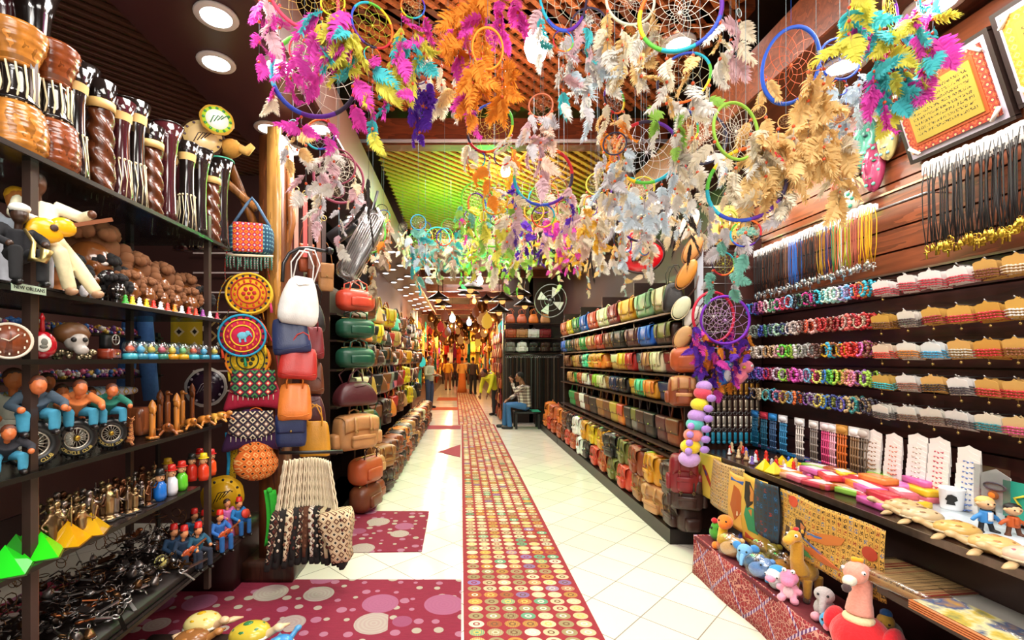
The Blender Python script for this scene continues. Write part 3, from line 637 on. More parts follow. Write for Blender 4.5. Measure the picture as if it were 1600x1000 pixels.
# carded bracelets
card = MB().prism([(-.05, -.04), (.05, -.04), (.05, .025), (.035, .032), (.012, .034), (0, .045), (-.012, .034), (-.035, .032), (-.05, .025)], .0015, 'x')
for kx in (0,): pass
strings = MB()
for j, zz in enumerate((-.006, -.018, -.03)):
    strings.tube([(-.003, -.056, zz-.004), (-.006, -.03, zz+.002), (-.008, 0, zz-.002), (-.006, .03, zz+.002), (-.003, .056, zz-.004)], .0028, 5)
    for t in range(5): strings.ball((-.008, -.03+t*.015, zz), .005, 6, 4)
dang = MB().tube([(-.004, .0, -.03), (-.004, .002, -.06)], .001, 4).ball((-.004, .002, -.066), .007, 6)
CARD = Kind('carded_bracelet', [('card', card.mesh('card'), 'card'), ('bracelet', strings.mesh('bracelet'), 'main'), ('charm', dang.mesh('charm'), 'metal')])
ccol = {1: [('white', 'e8e2e0', 'red and white', 'b0283a')]*4+[('tan', 'c89a50', 'brown', '7a4030'), ('tan', 'c89a50', 'cream', 'd8c0a8'), ('white', 'e6e0da', 'red', 'c03040')],
        2: [('tan', 'c8993f', 'brown', '6a4028'), ('white', 'ded6cc', 'black', '403030'), ('tan', 'cfa04a', 'dark red', '901f2c'), ('tan', 'cfa04a', 'red', 'b82a38'), ('tan', 'c8963c', 'red', 'c02c3a'), ('tan', 'd0a24a', 'white', 'e0d8d0'), ('tan', 'd0a24a', 'silver', 'b8b0a8')],
        3: [('cream', 'dcc8b0', 'red', 'c83a2c'), ('white', 'e0dcd4', 'orange', 'b87028'), ('white', 'dcdcdc', 'blue and green', '3a90b8'), ('tan', 'd0a058', 'silver', 'b8b0a0'), ('tan', 'c8923c', 'red', 'c02830'), ('tan', 'd0a050', 'brown', '885030'), ('tan', 'd8b068', 'red', 'b83040')],
        4: [('tan', 'c8a04c', 'turquoise', '28a8b0'), ('white', 'dedad4', 'brown', '8a5a48'), ('tan', 'd8a860', 'black', '302420'), ('white', 'e4e0dc', 'black', '30242c'), ('tan', 'cda050', 'red', 'b83030'), ('tan', 'd0a458', 'red', 'c02830'), ('tan', 'd8ac60', 'pink', 'c87080')],
        5: [('white', 'dedad0', 'black', '403838'), ('white', 'd8d4cc', 'brown', '6a5040'), ('white', 'd4ccc0', 'brown', '5a4030'), ('white', 'dcd8d4', 'dark', '403030'), ('white', 'e0d4c0', 'teal', '287880'), ('tan', 'd8b880', 'pink', 'c84878'), ('tan', 'd0a868', 'cream', 'e0d8d0')]}
for rw, z in zr.items():
    for i, (cn, ch, sn, sh) in enumerate(ccol[rw]):
        px = 1385+i*37+i*i*1.2; y = F*2.47/(px-CX)
        HOOK.make({'main': chrome}, f'chrome display hook holding {sn} carded bracelets, {nth(i)} of the {rn_[rw]} card row', 'hook', (2.46, y, z+.03), group='chrome display hooks')
        for k_ in range(4):
            CARD.make({'card': mat(ch, rough=.8), 'main': hexmat(sh), 'metal': brass}, f'{sn} bracelets on {cn} card, {nth(3-k_)} on hook {nth(i)} of the {rn_[rw]} card row', 'carded bracelet', (2.44+k_*.024, y+R.uniform(-.008, .008)+k_*.006, z-.012+R.uniform(-.006, .006)-k_*.002), (R.uniform(-.08, .08), -.25+k_*.05, R.uniform(-.12, .12)), (1, 1.05, 1.1), 'carded bracelets', skip=('charm',) if k_ or rw == 1 else ())
# necklaces
def nk(h, wd, n=1):
    m = MB()
    for s in (-1, 1): m.tube([(0, s*.004, 0), (-.004, s*wd, -h*.25), (-.003, s*wd*.9, -h*.7), (0, s*.004, -h)], .0024, 5)
    return m
tg = MB().prism([(-.022, -.03), (.022, -.03), (.022, .012), (.008, .02), (-.008, .02), (-.022, .012)], .002, 'x')
pend = [MB().ball((0, 0, -.02), (.006, .014, .018), 8).ring((0, 0, 0), .006, .002, 8, 4, 'x'),
        MB().ring((0, 0, -.012), .011, .003, 10, 5, 'x').box((0, 0, -.04), (.005, .007, .034)).box((0, 0, -.03), (.005, .032, .007)),
        MB().prism([(-.014, -.034), (.014, -.034), (0, -.004)], .006, 'x'),
        MB().box((0, 0, -.022), (.004, .02, .03)).ring((0, 0, -.003), .005, .0015, 8, 4, 'x')]
NK = [Kind('necklace', [('cord', nk(.33, w_).mesh('cord'), 'main'), ('tag', tg.mesh('tag'), 'card'), ('pendant', MB().add([(v[0], v[1], v[2]-.33) for v in p_.v], p_.f).mesh('pendant'), 'metal')]) for w_, p_ in zip((.014, .018, .01, .016), pend)]
ncol = [('black', '1c1818')]*9+[('brown', '3c261c')]*3+[('black', '1c1818')]*4+[('brown', '6a5040')]*2+[('blue', '2a6ac0')]*4+[('black', '221c1c')]*7+[('yellow dotted', 'c8a030')]*2+[('navy', '202860')]*2+[('orange', 'd06830'), ('green', '2f9048'), ('orange', 'd87040')]+[('white', 'd8d4d0')]+[('lime', 'b8c030')]*2+[('multicoloured', 'b05a48')]*3+[('yellow', 'e0a810')]*3
npos = []
px = 1182.
for i, (cn, ch) in enumerate(ncol):
    z0 = 2.49+.04*min(1, (px-1182)/195); npos.append((px, z0, cn, ch)); px += 2.6+(px-1182)*.0195
px = 1450.
for i in range(15): npos.append((px, 2.62, 'long black', '1a1616')); px += 9.8+i*.15
silver = mat('cfcac2', 'metal'); gold = mat('d8b040', 'metal'); white = mat('ece6e0', rough=.7)
for i, (px, z0, cn, ch) in enumerate(npos):
    lng = 'long' in cn
    for k_ in range(2 if not lng else 3):
        y = F*2.47/(px-CX)+(k_-.5)*.014
        NK[(i+k_) % 4].make({'main': mat(ch, rough=.5), 'card': white, 'metal': gold if lng else (silver if i % 3 else mat('a8c8d8', 'metal'))}, f'{cn} cord necklace with pendant, {("inner", "outer", "outermost")[k_]} one of the {nth(i)} pair along the rail', 'necklace', (2.45+k_*.045, y, z0+R.uniform(-.005, .005)), (R.uniform(-.03, .03), 0, R.uniform(-.3, .3)), (1, 1.1, (1.22 if lng else 1.0)*R.uniform(.97, 1.05)), 'cord necklaces on the rail')
for z0, y0, y1, wd_ in ((2.5, 2.55, 3.98, 'longer'), (2.635, 1.85, 2.53, 'nearer')):
    single('necklace_rail', MB().tube([(2.5, y0, z0), (2.5, y1, z0)], .006, 6).tube([(2.5, y0, z0), (2.62, y0, z0)], .005, 5).tube([(2.5, y1, z0), (2.62, y1, z0)], .005, 5), chrome, f'{wd_} chrome rail carrying cord necklaces under the carved masks' if wd_ == 'longer' else 'higher chrome rail carrying long black cords under the framed papyri', 'rail')
# hanging packs below the bracelet rows
strand = MB()
for j in range(4):
    yy = -.03+j*.02; strand.tube([(0, yy, 0), (-.004, yy+.003, -.12), (0, yy, -.24)], .005, 5)
    for t in range(5): strand.ball((0, yy, -.03-t*.045), .009, 6, 4)
HP = Kind('bead_strand_pack', [('header', MB().box((-.004, 0, .012), (.006, .09, .05)).ball((-.006, 0, .01), (.012, .045, .02), 8).mesh('header'), 'card'), ('strands', strand.mesh('strands'), 'main')])
for i, (px, hc, mc, ds) in enumerate([(1180, '2a80c8', '1f6a90', 'teal strands under a blue header'), (1194, 'd03a50', '2a6a88', 'teal strands under a red header'), (1208, '3088d0', '3a5a80', 'slate strands under a bright blue header'), (1224, 'e0e0e4', '3888b8', 'blue strands under a white header'), (1250, 'e8e8e8', 'd8d0c8', 'silver chains under a white header'), (1272, 'e0dcd8', '8a8078', 'grey chains under a white header'), (1290, 'e8d8dc', 'd84a80', 'hot pink strand loops'), (1300, 'e8e0e0', 'e8a8b8', 'pale pink strand loops'), (1316, 'c89040', 'd06828', 'long orange and yellow beads'), (1336, 'f0f0ee', '8a6a4a', 'brown chains under a white header'), (1349, 'c0b8b0', '706050', 'dark chains beside the brown ones')]):
    HP.make({'card': mat(hc, rough=.6), 'main': hexmat(mc)}, f'hanging pack of {ds} over the counter', 'bead pack', (2.48, F*2.48/(px-CX), 1.13), (0, 0, R.uniform(-.1, .1)), (1, 1.0, 1.1 if px < 1310 else 1.2), 'bead packs under the bracelet rows')
# stacks of white jewellery cards near the mugs
def wcard():
    m = MB(); m.prism([(-.055, -.075), (.055, -.075), (.055, .05), (.02, .062), (0, .075), (-.02, .062), (-.055, .05)], .0015, 'x'); return m
WC = Kind('earring_card', [('card', wcard().mesh('card'), 'card'), ('trinket', MB().tube([(-.004, -.03, -.02), (-.006, 0, -.028), (-.004, .03, -.02)], .003, 5).ball((-.008, 0, -.03), .007, 6).ball((-.008, .02, -.026), .005, 6).ball((-.008, -.02, -.026), .005, 6).mesh('trinket'), 'main')])
for s_, (px, top, n_, tc, ds) in enumerate([(1363, 1.17, 7, '8a6040', 'brown'), (1395, 1.17, 8, 'd07860', 'coral'), (1432, 1.19, 10, 'b8a898', 'beige'), (1466, 1.19, 10, 'c04858', 'red'), (1512, 1.17, 10, '6078b0', 'blue and green')]):
    for j in range(n_):
        WC.make({'card': mat('efeae4', rough=.7), 'main': hexmat(tc)}, f'white card of {ds} trinkets, {nth(j)} from the top of its hanging column', 'jewellery card', (2.49-.002*j, F*2.48/(px-CX), top-j*.026-.05), (0, -.05, R.uniform(-.05, .05)), (1, 1, .8), 'white jewellery cards in hanging columns')
p = Vector((2.44, F*2.44/(1556-CX), 1.02))
t = thing('jewelry_pack', 'clear zip pack of white card with an orange toy, hanging over the mugs', 'jewellery pack', p); part('card', MB().prism([(-.06, -.08), (.06, -.08), (.06, .05), (0, .08), (-.06, .05)], .003, 'x'), white, t)
part('pendant', MB().ball((-.012, 0, -.04), (.012, .022, .02), 10), mat('e07818'), t); part('string', MB().ring((-.006, 0, .0), .045, .004, 20, 5, 'x', .35), mat('707080'), t); part('sleeve', MB().box((-.02, 0, -.01), (.001, .15, .2)), mat('e8eef0', 'glass', k=.2), t)
p = Vector((2.44, F*2.44/(1592-CX), .98)); t = thing('jewelry_pack', 'teal jewellery card with yellow squiggle hanging over the white box', 'jewellery pack', p); part('card', MB().box((0, 0, 0), (.004, .12, .16)), mat('2aa088'), t); part('pendant', MB().tube([(-.006, -.03, .03), (-.008, .01, .01), (-.006, -.01, -.02), (-.008, .02, -.05)], .005, 6), mat('e0c838'), t)
# carved masks
def maskmesh():
    def fn(u, v):
        x = (u-.5)*2; z_ = (v-.5)*2; w_ = math.sqrt(max(0, 1-abs(z_)**2.4))
        d = -.045*math.sqrt(max(0, 1-min(1, x*x)))*w_
        nose = -.035*math.exp(-(x/.18)**2-((z_+.05)/.3)**2); eye = .016*(math.exp(-((abs(x)-.42)/.2)**2-((z_-.2)/.1)**2)); lip = -.014*math.exp(-(x/.32)**2-((z_+.5)/.08)**2)
        return (x*.062*w_*(1-.2*max(0, -z_)), d+nose+eye+lip, z_*.15)
    return MB().sheet(fn, 18, 26, .004)
MK = maskmesh().mesh('face')
eyes = MB(); 
for s in (-1, 1): eyes.ball((s*.026, -.042, .03), (.014, .006, .006), 10)
eyes.ball((0, -.05, -.075), (.02, .008, .006), 10)
paint = MB()
for j, (x, z_) in enumerate(((-.03, .1), (.02, .11), (.0, .125), (-.035, .07), (.034, .06), (-.04, -.02), (.042, -.03), (-.02, -.11), (.022, -.11))): paint.ball((x, -.028-.02*(1-abs(x)/.05), z_), (.011, .008, .011), 8)
MASK = Kind('carved_mask', [('face', MK, 'main'), ('features', eyes.mesh('features'), 'eye'), ('painted_flowers', paint.mesh('painted_flowers'), 'paint')])
for px, py, a, e, pt, sc, ds in [(1326, 243, 'c08850', '5a3020', 'a87038', 1.0, 'plain tan wooden mask beside the orange feathers'), (1353, 225, '58a890', '283848', 'd07890', 1.1, 'mask painted green and pink, half behind another mask'), (1366, 262, 'b04068', '1f8a68', '68c0a8', 1.0, 'magenta mask with green eyelids, lowest of the painted masks'), (1388, 215, 'c8b878', '405878', '80b0c8', .9, 'cream mask painted with a blue headdress beside the frame'), (1308, 292, 'a86040', '301810', 'b87050', .6, 'small dark wooden mask below the tan one')]:
    MASK.make({'main': mat(a, 'wood', rough=.3), 'eye': mat(e, rough=.3), 'paint': mat(pt, rough=.3)}, ds, 'mask', onX(px, py, 2.57), (0, 0, -PI/2+.25), sc, 'carved masks on the slat wall')
t = thing('wooden_turtle', 'white and green painted wooden turtle hanging under the masks', 'turtle ornament', onX(1332, 315, 2.55), (0, -.3, -PI/2+.2))
part('shell', MB().ball((0, -.02, 0), (.06, .03, .075), 14), mat('d8d0b8', rough=.4), t)
m_ = MB()
for a in range(6): m_.ball((.035*math.cos(a), -.046, .045*math.sin(a)), (.014, .006, .014), 8)
part('painted_spots', m_, mat('3a9a80', rough=.4), t); part('horn', MB().tube([(.03, -.01, .06), (.05, -.01, .1), (.055, -.01, .15)], [.016, .01, .002], 8), mat('e8dcc0'), t)
# framed papyri
def papyrus_mat(base='96822e', ink='3a2c10', sc=1.):
    n = NT('papyrus_script'); o = n.obj(); x, y, z = n.xyz(o)
    row = n.math('MULTIPLY', z, 38*sc); fr = n.math('ABSOLUTE', n.math('SUBTRACT', n.math('FRACT', row), .5))
    v = n.noise(n.map(o, (1, 90*sc, 60*sc)), 1.6, 2); ink_m = n.math('MULTIPLY', n.math('GREATER_THAN', v, .53), n.math('LESS_THAN', fr, .26))
    lim = n.math('MULTIPLY', n.math('LESS_THAN', n.math('ABSOLUTE', y), .15), n.math('LESS_THAN', n.math('ABSOLUTE', z), .1))
    b_ = n.mix(n.noise(o, 12), lin(base), tuple(min(1, c*1.25) for c in lin(base))); col = n.mix(n.math('MULTIPLY', ink_m, lim), b_, lin(ink)); n.fin(col, .5); return n.m
scr = papyrus_mat()
for i, (pc, wd_, ds) in enumerate([((2.50, 2.46, 2.93), .46, 'framed gold papyrus with lines of script in an orange border'), ((2.50, 1.93, 2.97), .46, 'framed yellow script panel cut by the photo edge, beside the first frame')]):
    t = thing('framed_script', ds, 'picture', pc, (0, -.32, 0))
    part('mount', MB().box((.012, 0, 0), (.012, wd_+.03, .42)), mat('b8b0c0', rough=.5), t)
    part('border', MB().box((.0, 0, 0), (.012, wd_-.02, .36)), mat('a03c20' if i == 0 else 'd09028', 'tribal', k=26., cols=('e8b070', '7a2030', 'c86038') if i == 0 else ('d8b040', 'b87820', 'e0c060')), t)
    part('inner_border', MB().box((-.006, 0, 0), (.006, wd_-.09, .29)), mat('a8481c' if i == 0 else 'c8a028'), t)
    part('script_panel', MB().box((-.011, 0, 0), (.006, wd_-.12, .26)), scr, t)
    for sy in (-1, 1):
        for sz in (-1, 1): part('clip', MB().tube([(-.01, sy*(wd_/2-.05), sz*.19), (-.01, sy*(wd_/2-.005), sz*.14)], .009, 6), white, t)
    part('outer_frame', MB().box((.02, 0, -.215), (.03, wd_+.06, .02)).box((.02, 0, .215), (.03, wd_+.06, .02)).box((.02, -wd_/2-.02, 0), (.03, .02, .42)).box((.02, wd_/2+.02, 0), (.03, .02, .42)), mat('241410'), t)
# ================================================================ COUNTER
t = thing('display_counter', 'long dark counter under the bracelet wall covered with souvenirs', 'counter', (2.3, 1.9, 0))
part('countertop', MB().box((0, 0, .835), (.6, 4.1, .03)), mat('2a1812', rough=.25), t)
part('front_panel', MB().box((-.16, 0, .41), (.04, 4.05, .82)), mat('2a1511', rough=.4), t)
part('lower_shelf', MB().box((-.3, -.95, .585), (.32, 2.3, .03)), mat('30190f', rough=.3), t)
part('edge_trim', MB().box((-.305, 0, .835), (.01, 4.1, .034)), mat('9a9088', 'metal'), t)
CT = .852
bx = MB().rbox((0, 0, .0), (.15, .085, .034), .003, 3)
BOX = Kind('incense_box', [('box', bx.mesh('box'), 'main'), ('label', MB().box((0, 0, .0175), (.1, .055, .001)).mesh('label'), 'lab')])
bxs = [(1310, 745, 'd06070', 0, 'salmon'), (1340, 752, 'c83848', 1, 'red'), (1330, 765, 'e0a080', 0, 'peach'), (1372, 748, 'e08040', 2, 'orange'), (1362, 760, 'c04050', 1, 'crimson'), (1400, 757, 'd878b8', 1, 'orchid pink'), (1425, 745, '88b848', 1, 'green'), (1440, 752, 'c860a0', 2, 'purple pink'), (1440, 765, 'e8b828', 1, 'yellow'), (1450, 775, 'd04040', 0, 'scarlet'), (1385, 775, 'c03040', 1, 'dark red'), (1410, 780, 'e88838', 0, 'bright orange'), (1370, 785, 'd860a8', 0, 'magenta'), (1355, 772, 'd86878', 0, 'rosy'), (1455, 762, 'd8a020', 1, 'gold'), (1300, 735, 'a05028', 1, 'brown')]
for i, (px, py, c, lv, nm) in enumerate(bxs):
    p = onZ(px, py, CT+.02+lv*.035); p.x = min(2.5, max(2.08, p.x)); p.z = CT+.0175+lv*.035
    BOX.make({'main': mat(c, rough=.35), 'lab': mat(c, rough=.2)}, f'{nm} incense box in the pile on the counter by the mugs', 'box', p, (0, 0, PI/2+R.uniform(-.25, .25)), 1.05, 'incense boxes piled on the counter')
    for l2 in range(lv): BOX.make({'main': mat(bxs[(i+5+l2) % len(bxs)][2], rough=.35), 'lab': mat(c, rough=.2)}, f'{bxs[(i+5+l2) % len(bxs)][4]} incense box lying under the {nm} one', 'box', (p.x, p.y, CT+.0175+l2*.035), (0, 0, PI/2+R.uniform(-.12, .12)), 1.05, 'incense boxes piled on the counter')
for i in range(26):
    px_ = bxs[(i*5+3) % 16]; p = Vector((2.07+R.random()*.26, 2.42+i*.028+R.uniform(-.02, .02), CT+.0175+(i % 3 == 2)*.036))
    BOX.make({'main': mat(px_[2], rough=.35), 'lab': mat('e8d8d8', rough=.3)}, f'{px_[4]} incense box near the counter edge, {nth(i)} from the turtles', 'box', p, (0, 0, PI/2+R.uniform(-.4, .4)), (1.0, 1.0, 1), 'incense boxes piled on the counter')
PYR = Kind('pyramid_ornament', [('pyramid', MB().add([(-.05, -.05, 0), (.05, -.05, 0), (.05, .05, 0), (-.05, .05, 0), (0, 0, .09)], [(0, 3, 2, 1), (0, 1, 4), (1, 2, 4), (2, 3, 4), (3, 0, 4)], False).mesh('pyramid'), 'main'), ('base', MB().box((0, 0, -.004), (.108, .108, .008)).mesh('base'), 'base')])
for i, (px, py, c) in enumerate([(1195, 733, 'e0c010'), (1222, 727, 'd8b818'), (1238, 731, 'e8c820'), (1210, 738, 'e8d040')]):
    PYR.make({'main': mat(c, rough=.15), 'base': mat('b08a18')}, f'small bright yellow pyramid on the counter, {nth(i)} of four in a cluster', 'pyramid ornament', onZ(px, py, CT+.008), (0, 0, R.uniform(0, 1)), .8, 'yellow pyramids on the counter')
# long packets along the back, and striped packets
pkm = MB().rbox((0, 0, .008), (.03, .36, .016), .004, 3)
PK = Kind('incense_packet', [('packet', pkm.mesh('packet'), 'main'), ('end_label', MB().box((0, -.13, .0165), (.028, .07, .001)).mesh('end_label'), 'lab')])
for i, (px, py, c, nm) in enumerate([(1185, 692, 'c068c8', 'violet'), (1200, 700, 'd088d8', 'lilac'), (1225, 706, '3098d8', 'sky blue'), (1240, 712, '2080c8', 'blue'), (1262, 716, '40a8e0', 'pale blue'), (1285, 722, '5a50c8', 'indigo'), (1300, 729, 'b060c0', 'purple'), (1325, 736, 'e070b0', 'pink'), (1345, 742, 'e890c8', 'light pink'), (1262, 728, 'e0b020', 'yellow'), (1270, 733, '40a860', 'green'), (1280, 738, 'e06880', 'coral'), (1254, 736, '8040a0', 'dark violet'), (1240, 742, 'c0a8d8', 'pale violet'), (1232, 735, 'c83870', 'cerise')]):
    p = onZ(px, py, CT+.01); p.x = min(2.56, max(2.05, p.x)); p.z = CT
    PK.make({'main': mat(c, rough=.3), 'lab': mat('e8e0d8')}, f'long slim {nm} incense packet lying on the counter under the bead packs', 'packet', p, (0, 0, R.uniform(-.2, .3)), 1, 'incense packets on the counter')
# trinket clusters far end of counter
fg = MB().lathe([(.0, 0), (.02, 0), (.018, .02), (.01, .03), (.014, .045), (.008, .055), (.012, .065), (.0, .08)], 10)
LT = Kind('small_figurine', [('figure', fg.mesh('figure'), 'main'), ('plinth', MB().box((0, 0, .003), (.045, .045, .006)).mesh('plinth'), 'base')])
cols_ = [('tan', 'c8a070'), ('red', 'c82020'), ('red', 'd03020'), ('glassy white', 'd8e0e8'), ('white', 'e8e8e8'), ('lavender', '7860b0'), ('blue', '3060c0'), ('brown', '7a4828'), ('cream', 'd8c090'), ('silver', 'b0b0b8')]
for i in range(26):
    cn, ch = cols_[i % 10] if i > 3 else cols_[(0, 8, 1, 2)[i]]
    LT.make({'main': mat(ch, rough=.2), 'base': mat('5a3a28')}, f'little {cn} figurine in the cluster at the far counter end, {nth(i)} from the post', 'figurine', (2.06+R.random()*.25, 3.85-i*.032, CT), (0, 0, R.uniform(0, 6)), R.uniform(.7, 1.1), 'little figurines on the counter')
# mugs
def mugk():
    cup = MB().lathe([(0, 0), (.033, 0), (.038, .01), (.043, .09), (.046, .098), (.042, .098), (.038, .09), (.033, .014), (0, .012)], 24)
    h = MB().tube([(.042, 0, .078), (.065, 0, .085), (.08, 0, .06), (.068, 0, .032), (.04, 0, .022)], .007, 8)
    # a profile head in black, set on the wall of the cup
    pts = [(-.017, -.022), (.012, -.022), (.008, -.008), (.018, .0), (.014, .016), (0, .024), (-.012, .02), (-.016, .008), (-.021, .0), (-.014, -.006)]
    m = MB(); vs = []
    for rr in (.0415, .0435):
        for u, v in pts: a = -PI/2+u/.042; r_ = rr+(v+.05)*.055-.001; vs.append((r_*math.cos(a), r_*math.sin(a), v+.052))
    n_ = len(pts); m.add(vs, [tuple(range(n_)), tuple(range(2*n_-1, n_-1, -1))]+[(i, i+n_, (i+1) % n_+n_, (i+1) % n_) for i in range(n_)], False)
    return Kind('mug', [('cup', cup.mesh('cup'), 'main'), ('handle', h.mesh('handle'), 'main'), ('printed_head', m.mesh('printed_head'), 'ink')])
MUG = mugk()
for i, (x, y, ds) in enumerate([(2.44, 2.36, 'white mug printed with a black profile, its handle towards the second mug'), (2.5, 2.16, 'white mug with black print behind the little blue-jacket figurine')]):
    MUG.make({'main': mat('ececee', rough=.15), 'ink': mat('15120f')}, ds, 'mug', (x, y, CT), (0, 0, -.8), 1.12)
t = thing('gift_box', 'white box with black scribble standing behind the little figurines', 'box', (2.5, 1.86, CT+.075)); part('carton', MB().rbox((0, 0, 0), (.14, .17, .15), .006, 3), mat('e6e2dc'), t); part('drawing', MB().tube([(-.0715, .0, .03), (-.072, .03, .05), (-.072, -.02, .02), (-.072, .04, .0), (-.072, -.01, -.03)], .003, 5), mat('201818'), t)
single('gift_wrap_tray', MB().rbox((0, 0, 0), (.26, .62, .012), .004, 3), mat('c8d4dc', rough=.2), 'flat glossy white tray under the mugs', 'tray', (2.34, 2.16, CT-.001+.0))
# little cartoonish couple: plain figurines
def figk():
    def bd(m):
        m.tube([(-.018, 0, .0), (-.012, 0, .045)], [.009, .009], 8).tube([(.024, 0, .0), (.012, 0, .045)], [.009, .009], 8)
    legs = blob('legs', lambda m: (bd(m), m.ball((-.022, -.008, .006), (.012, .016, .007), 8), m.ball((.03, -.008, .006), (.012, .016, .007), 8)), .004)
    jk = blob('jacket', lambda m: (m.tube([(0, 0, .04), (0, 0, .085)], [.022, .018], 10), m.tube([(0, 0, .078), (-.035, 0, .058), (-.045, 0, .045)], [.01, .008, .007], 8), m.tube([(0, 0, .078), (.035, 0, .058), (.045, 0, .045)], [.01, .008, .007], 8)), .004)
    hd = blob('head', lambda m: (m.ball((0, 0, .112), (.028, .026, .024), 12), m.ball((0, -.026, .11), .006, 8), m.ball((-.028, 0, .112), .006, 6), m.ball((.028, 0, .112), .006, 6)), .003)
    hr = MB().ball((0, .005, .12), (.0285, .026, .02), 12); ey = MB().ball((-.01, -.025, .116), .003, 6).ball((.01, -.025, .116), .003, 6)
    sh = MB().sheet(lambda u, v: ((u-.5)*.016, -.021-.002*math.sin(u*PI), .05+v*.034), 2, 4, .002)
    return Kind('figurine', [('legs', legs, 'leg'), ('jacket', jk, 'main'), ('head', hd, 'skin', ()), ('hair', hr.mesh('hair'), 'hair'), ('eyes', ey.mesh('eyes'), 'ink'), ('shirt', sh.mesh('shirt'), 'shirt')])
FG = figk()
FG.make({'main': mat('3a8ad0'), 'leg': mat('18181c'), 'skin': mat('e8b888'), 'hair': mat('e8c070'), 'ink': mat('101010'), 'shirt': mat('f0f0f0')}, 'little blond figurine in a blue jacket striding on the counter', 'figurine', onZ(1540, 832, CT), (0, 0, -.2), 1.12)
FG.make({'main': mat('c85a20'), 'leg': mat('5a3018'), 'skin': mat('e8b888'), 'hair': mat('181410'), 'ink': mat('101010'), 'shirt': mat('c85a20')}, 'little dark haired figurine in orange beside the blue-jacket one', 'figurine', onZ(1583, 838, CT), (0, 0, -.3), 1.0)
# turtles (ceramic) used on the counter and on the crate
def turtlek():
    sh = MB().ball((0, 0, .028), (.055, .07, .035), 16, 9); rim = MB().lathe([(.95, -.004), (1.08, 0), (.95, .006)], 20, (0, 0, 0), Matrix.Translation((0, 0, .02)) @ Matrix.Diagonal((.055, .07, 1, 1)))
    sp = MB()
    for j in range(6): a = j*PI/3; sp.ball((.03*math.cos(a), .038*math.sin(a), .049), (.014, .016, .006), 8)
    sp.ball((0, 0, .06), (.015, .018, .006), 8)
    hd = blob('head', lambda m: (m.tube([(0, -.06, .022), (0, -.085, .034), (0, -.1, .042)], [.014, .012, .011], 8), m.ball((0, -.108, .044), (.016, .02, .013), 10)), .004)
    fl = []
    for sx in (-1, 1):
        for sy, L in ((-1, .06), (1, .035)): fl.append(('flipper', MB().tube([(sx*.04, sy*.045, .015), (sx*(.04+L*.6), sy*.06, .012), (sx*(.04+L), sy*(.06-.02*sy), .006)], [.014, .016, .004], 8, M=Matrix.Diagonal((1, 1, .6, 1))).mesh('flipper'), 'skin'))
    return Kind('ceramic_turtle', [('shell', sh.mesh('shell'), 'main'), ('shell_rim', rim.mesh('shell_rim'), 'rim'), ('painted_plates', sp.mesh('painted_plates'), 'paint'), ('head', hd, 'skin')]+fl)
TUR = turtlek()
for i, (px, py, c, pt, ds) in enumerate([(1412, 792, 'c8a878', '8a6038', 'smallest one at the boxes'), (1440, 806, 'c8b088', '806040', 'the one before the mug'), (1495, 828, 'd0a860', 'a07030', 'amber one in the middle'), (1545, 852, 'd8b070', 'b08048', 'golden one under the blue-jacket figurine'), (1590, 872, 'd8b8a0', 'c05868', 'one with a pink mark at the photo edge')]):
    p = onZ(px, py, CT+.03); p.x = max(p.x, 2.06); p.z = CT
    TUR.make({'main': mat(c, rough=.25), 'rim': mat('c8b898', rough=.3), 'paint': mat(pt, rough=.25), 'skin': mat('d0b080', rough=.3)}, f'shell-brown ceramic turtle on the counter edge, {ds}', 'turtle ornament', p, (.0, 0, PI+.9), (1., 1.1, 1.1), 'ceramic turtles along the counter edge')
# ---- papyri draped from the counter edge
def glyph_mat(name, base, cell=.03):
    n = NT(name); o = n.obj(); x, y, z = n.xyz(o)
    u = n.math('MULTIPLY', y, 1/cell); v = n.math('MULTIPLY', z, 1/cell)
    fu = n.math('ABSOLUTE', n.math('SUBTRACT', n.math('FRACT', u), .5)); fv = n.math('ABSOLUTE', n.math('SUBTRACT', n.math('FRACT', v), .5))
    v1 = n.new('ShaderNodeTexVoronoi'); n.link(n.comb(0., u, v), v1.inputs['Vector']); v1.inputs['Scale'].default_value = 2.6; v1.feature = 'DISTANCE_TO_EDGE'
    gl = n.math('MULTIPLY', n.math('LESS_THAN', v1.outputs['Distance'], .1), n.math('MULTIPLY', n.math('LESS_THAN', fu, .32), n.math('LESS_THAN', fv, .36)))
    line = n.math('GREATER_THAN', fu, .47); wn = n.new('ShaderNodeTexWhiteNoise', noise_dimensions='2D'); n.link(n.comb(n.math('FLOOR', u), n.math('FLOOR', v)), wn.inputs['Vector'])
    ink = n.ramp(wn.outputs[0], [(0, '3a2410'), (.6, '3a2410'), (.62, '8a2a18'), (.8, '1f5a8a')], 'CONSTANT')
    b_ = n.mix(n.noise(n.map(o, (1, 1, 1)), 8, 4), lin(base), tuple(c*.72 for c in lin(base)))
    col = n.mix(gl, b_, ink); col = n.mix(line, col, lin('4a3014')); n.fin(col, .6); return n.m
gm1, gm2 = glyph_mat('papyrus_glyphs', 'd8a648'), glyph_mat('papyrus_glyphs_pale', 'ddb878', .024)
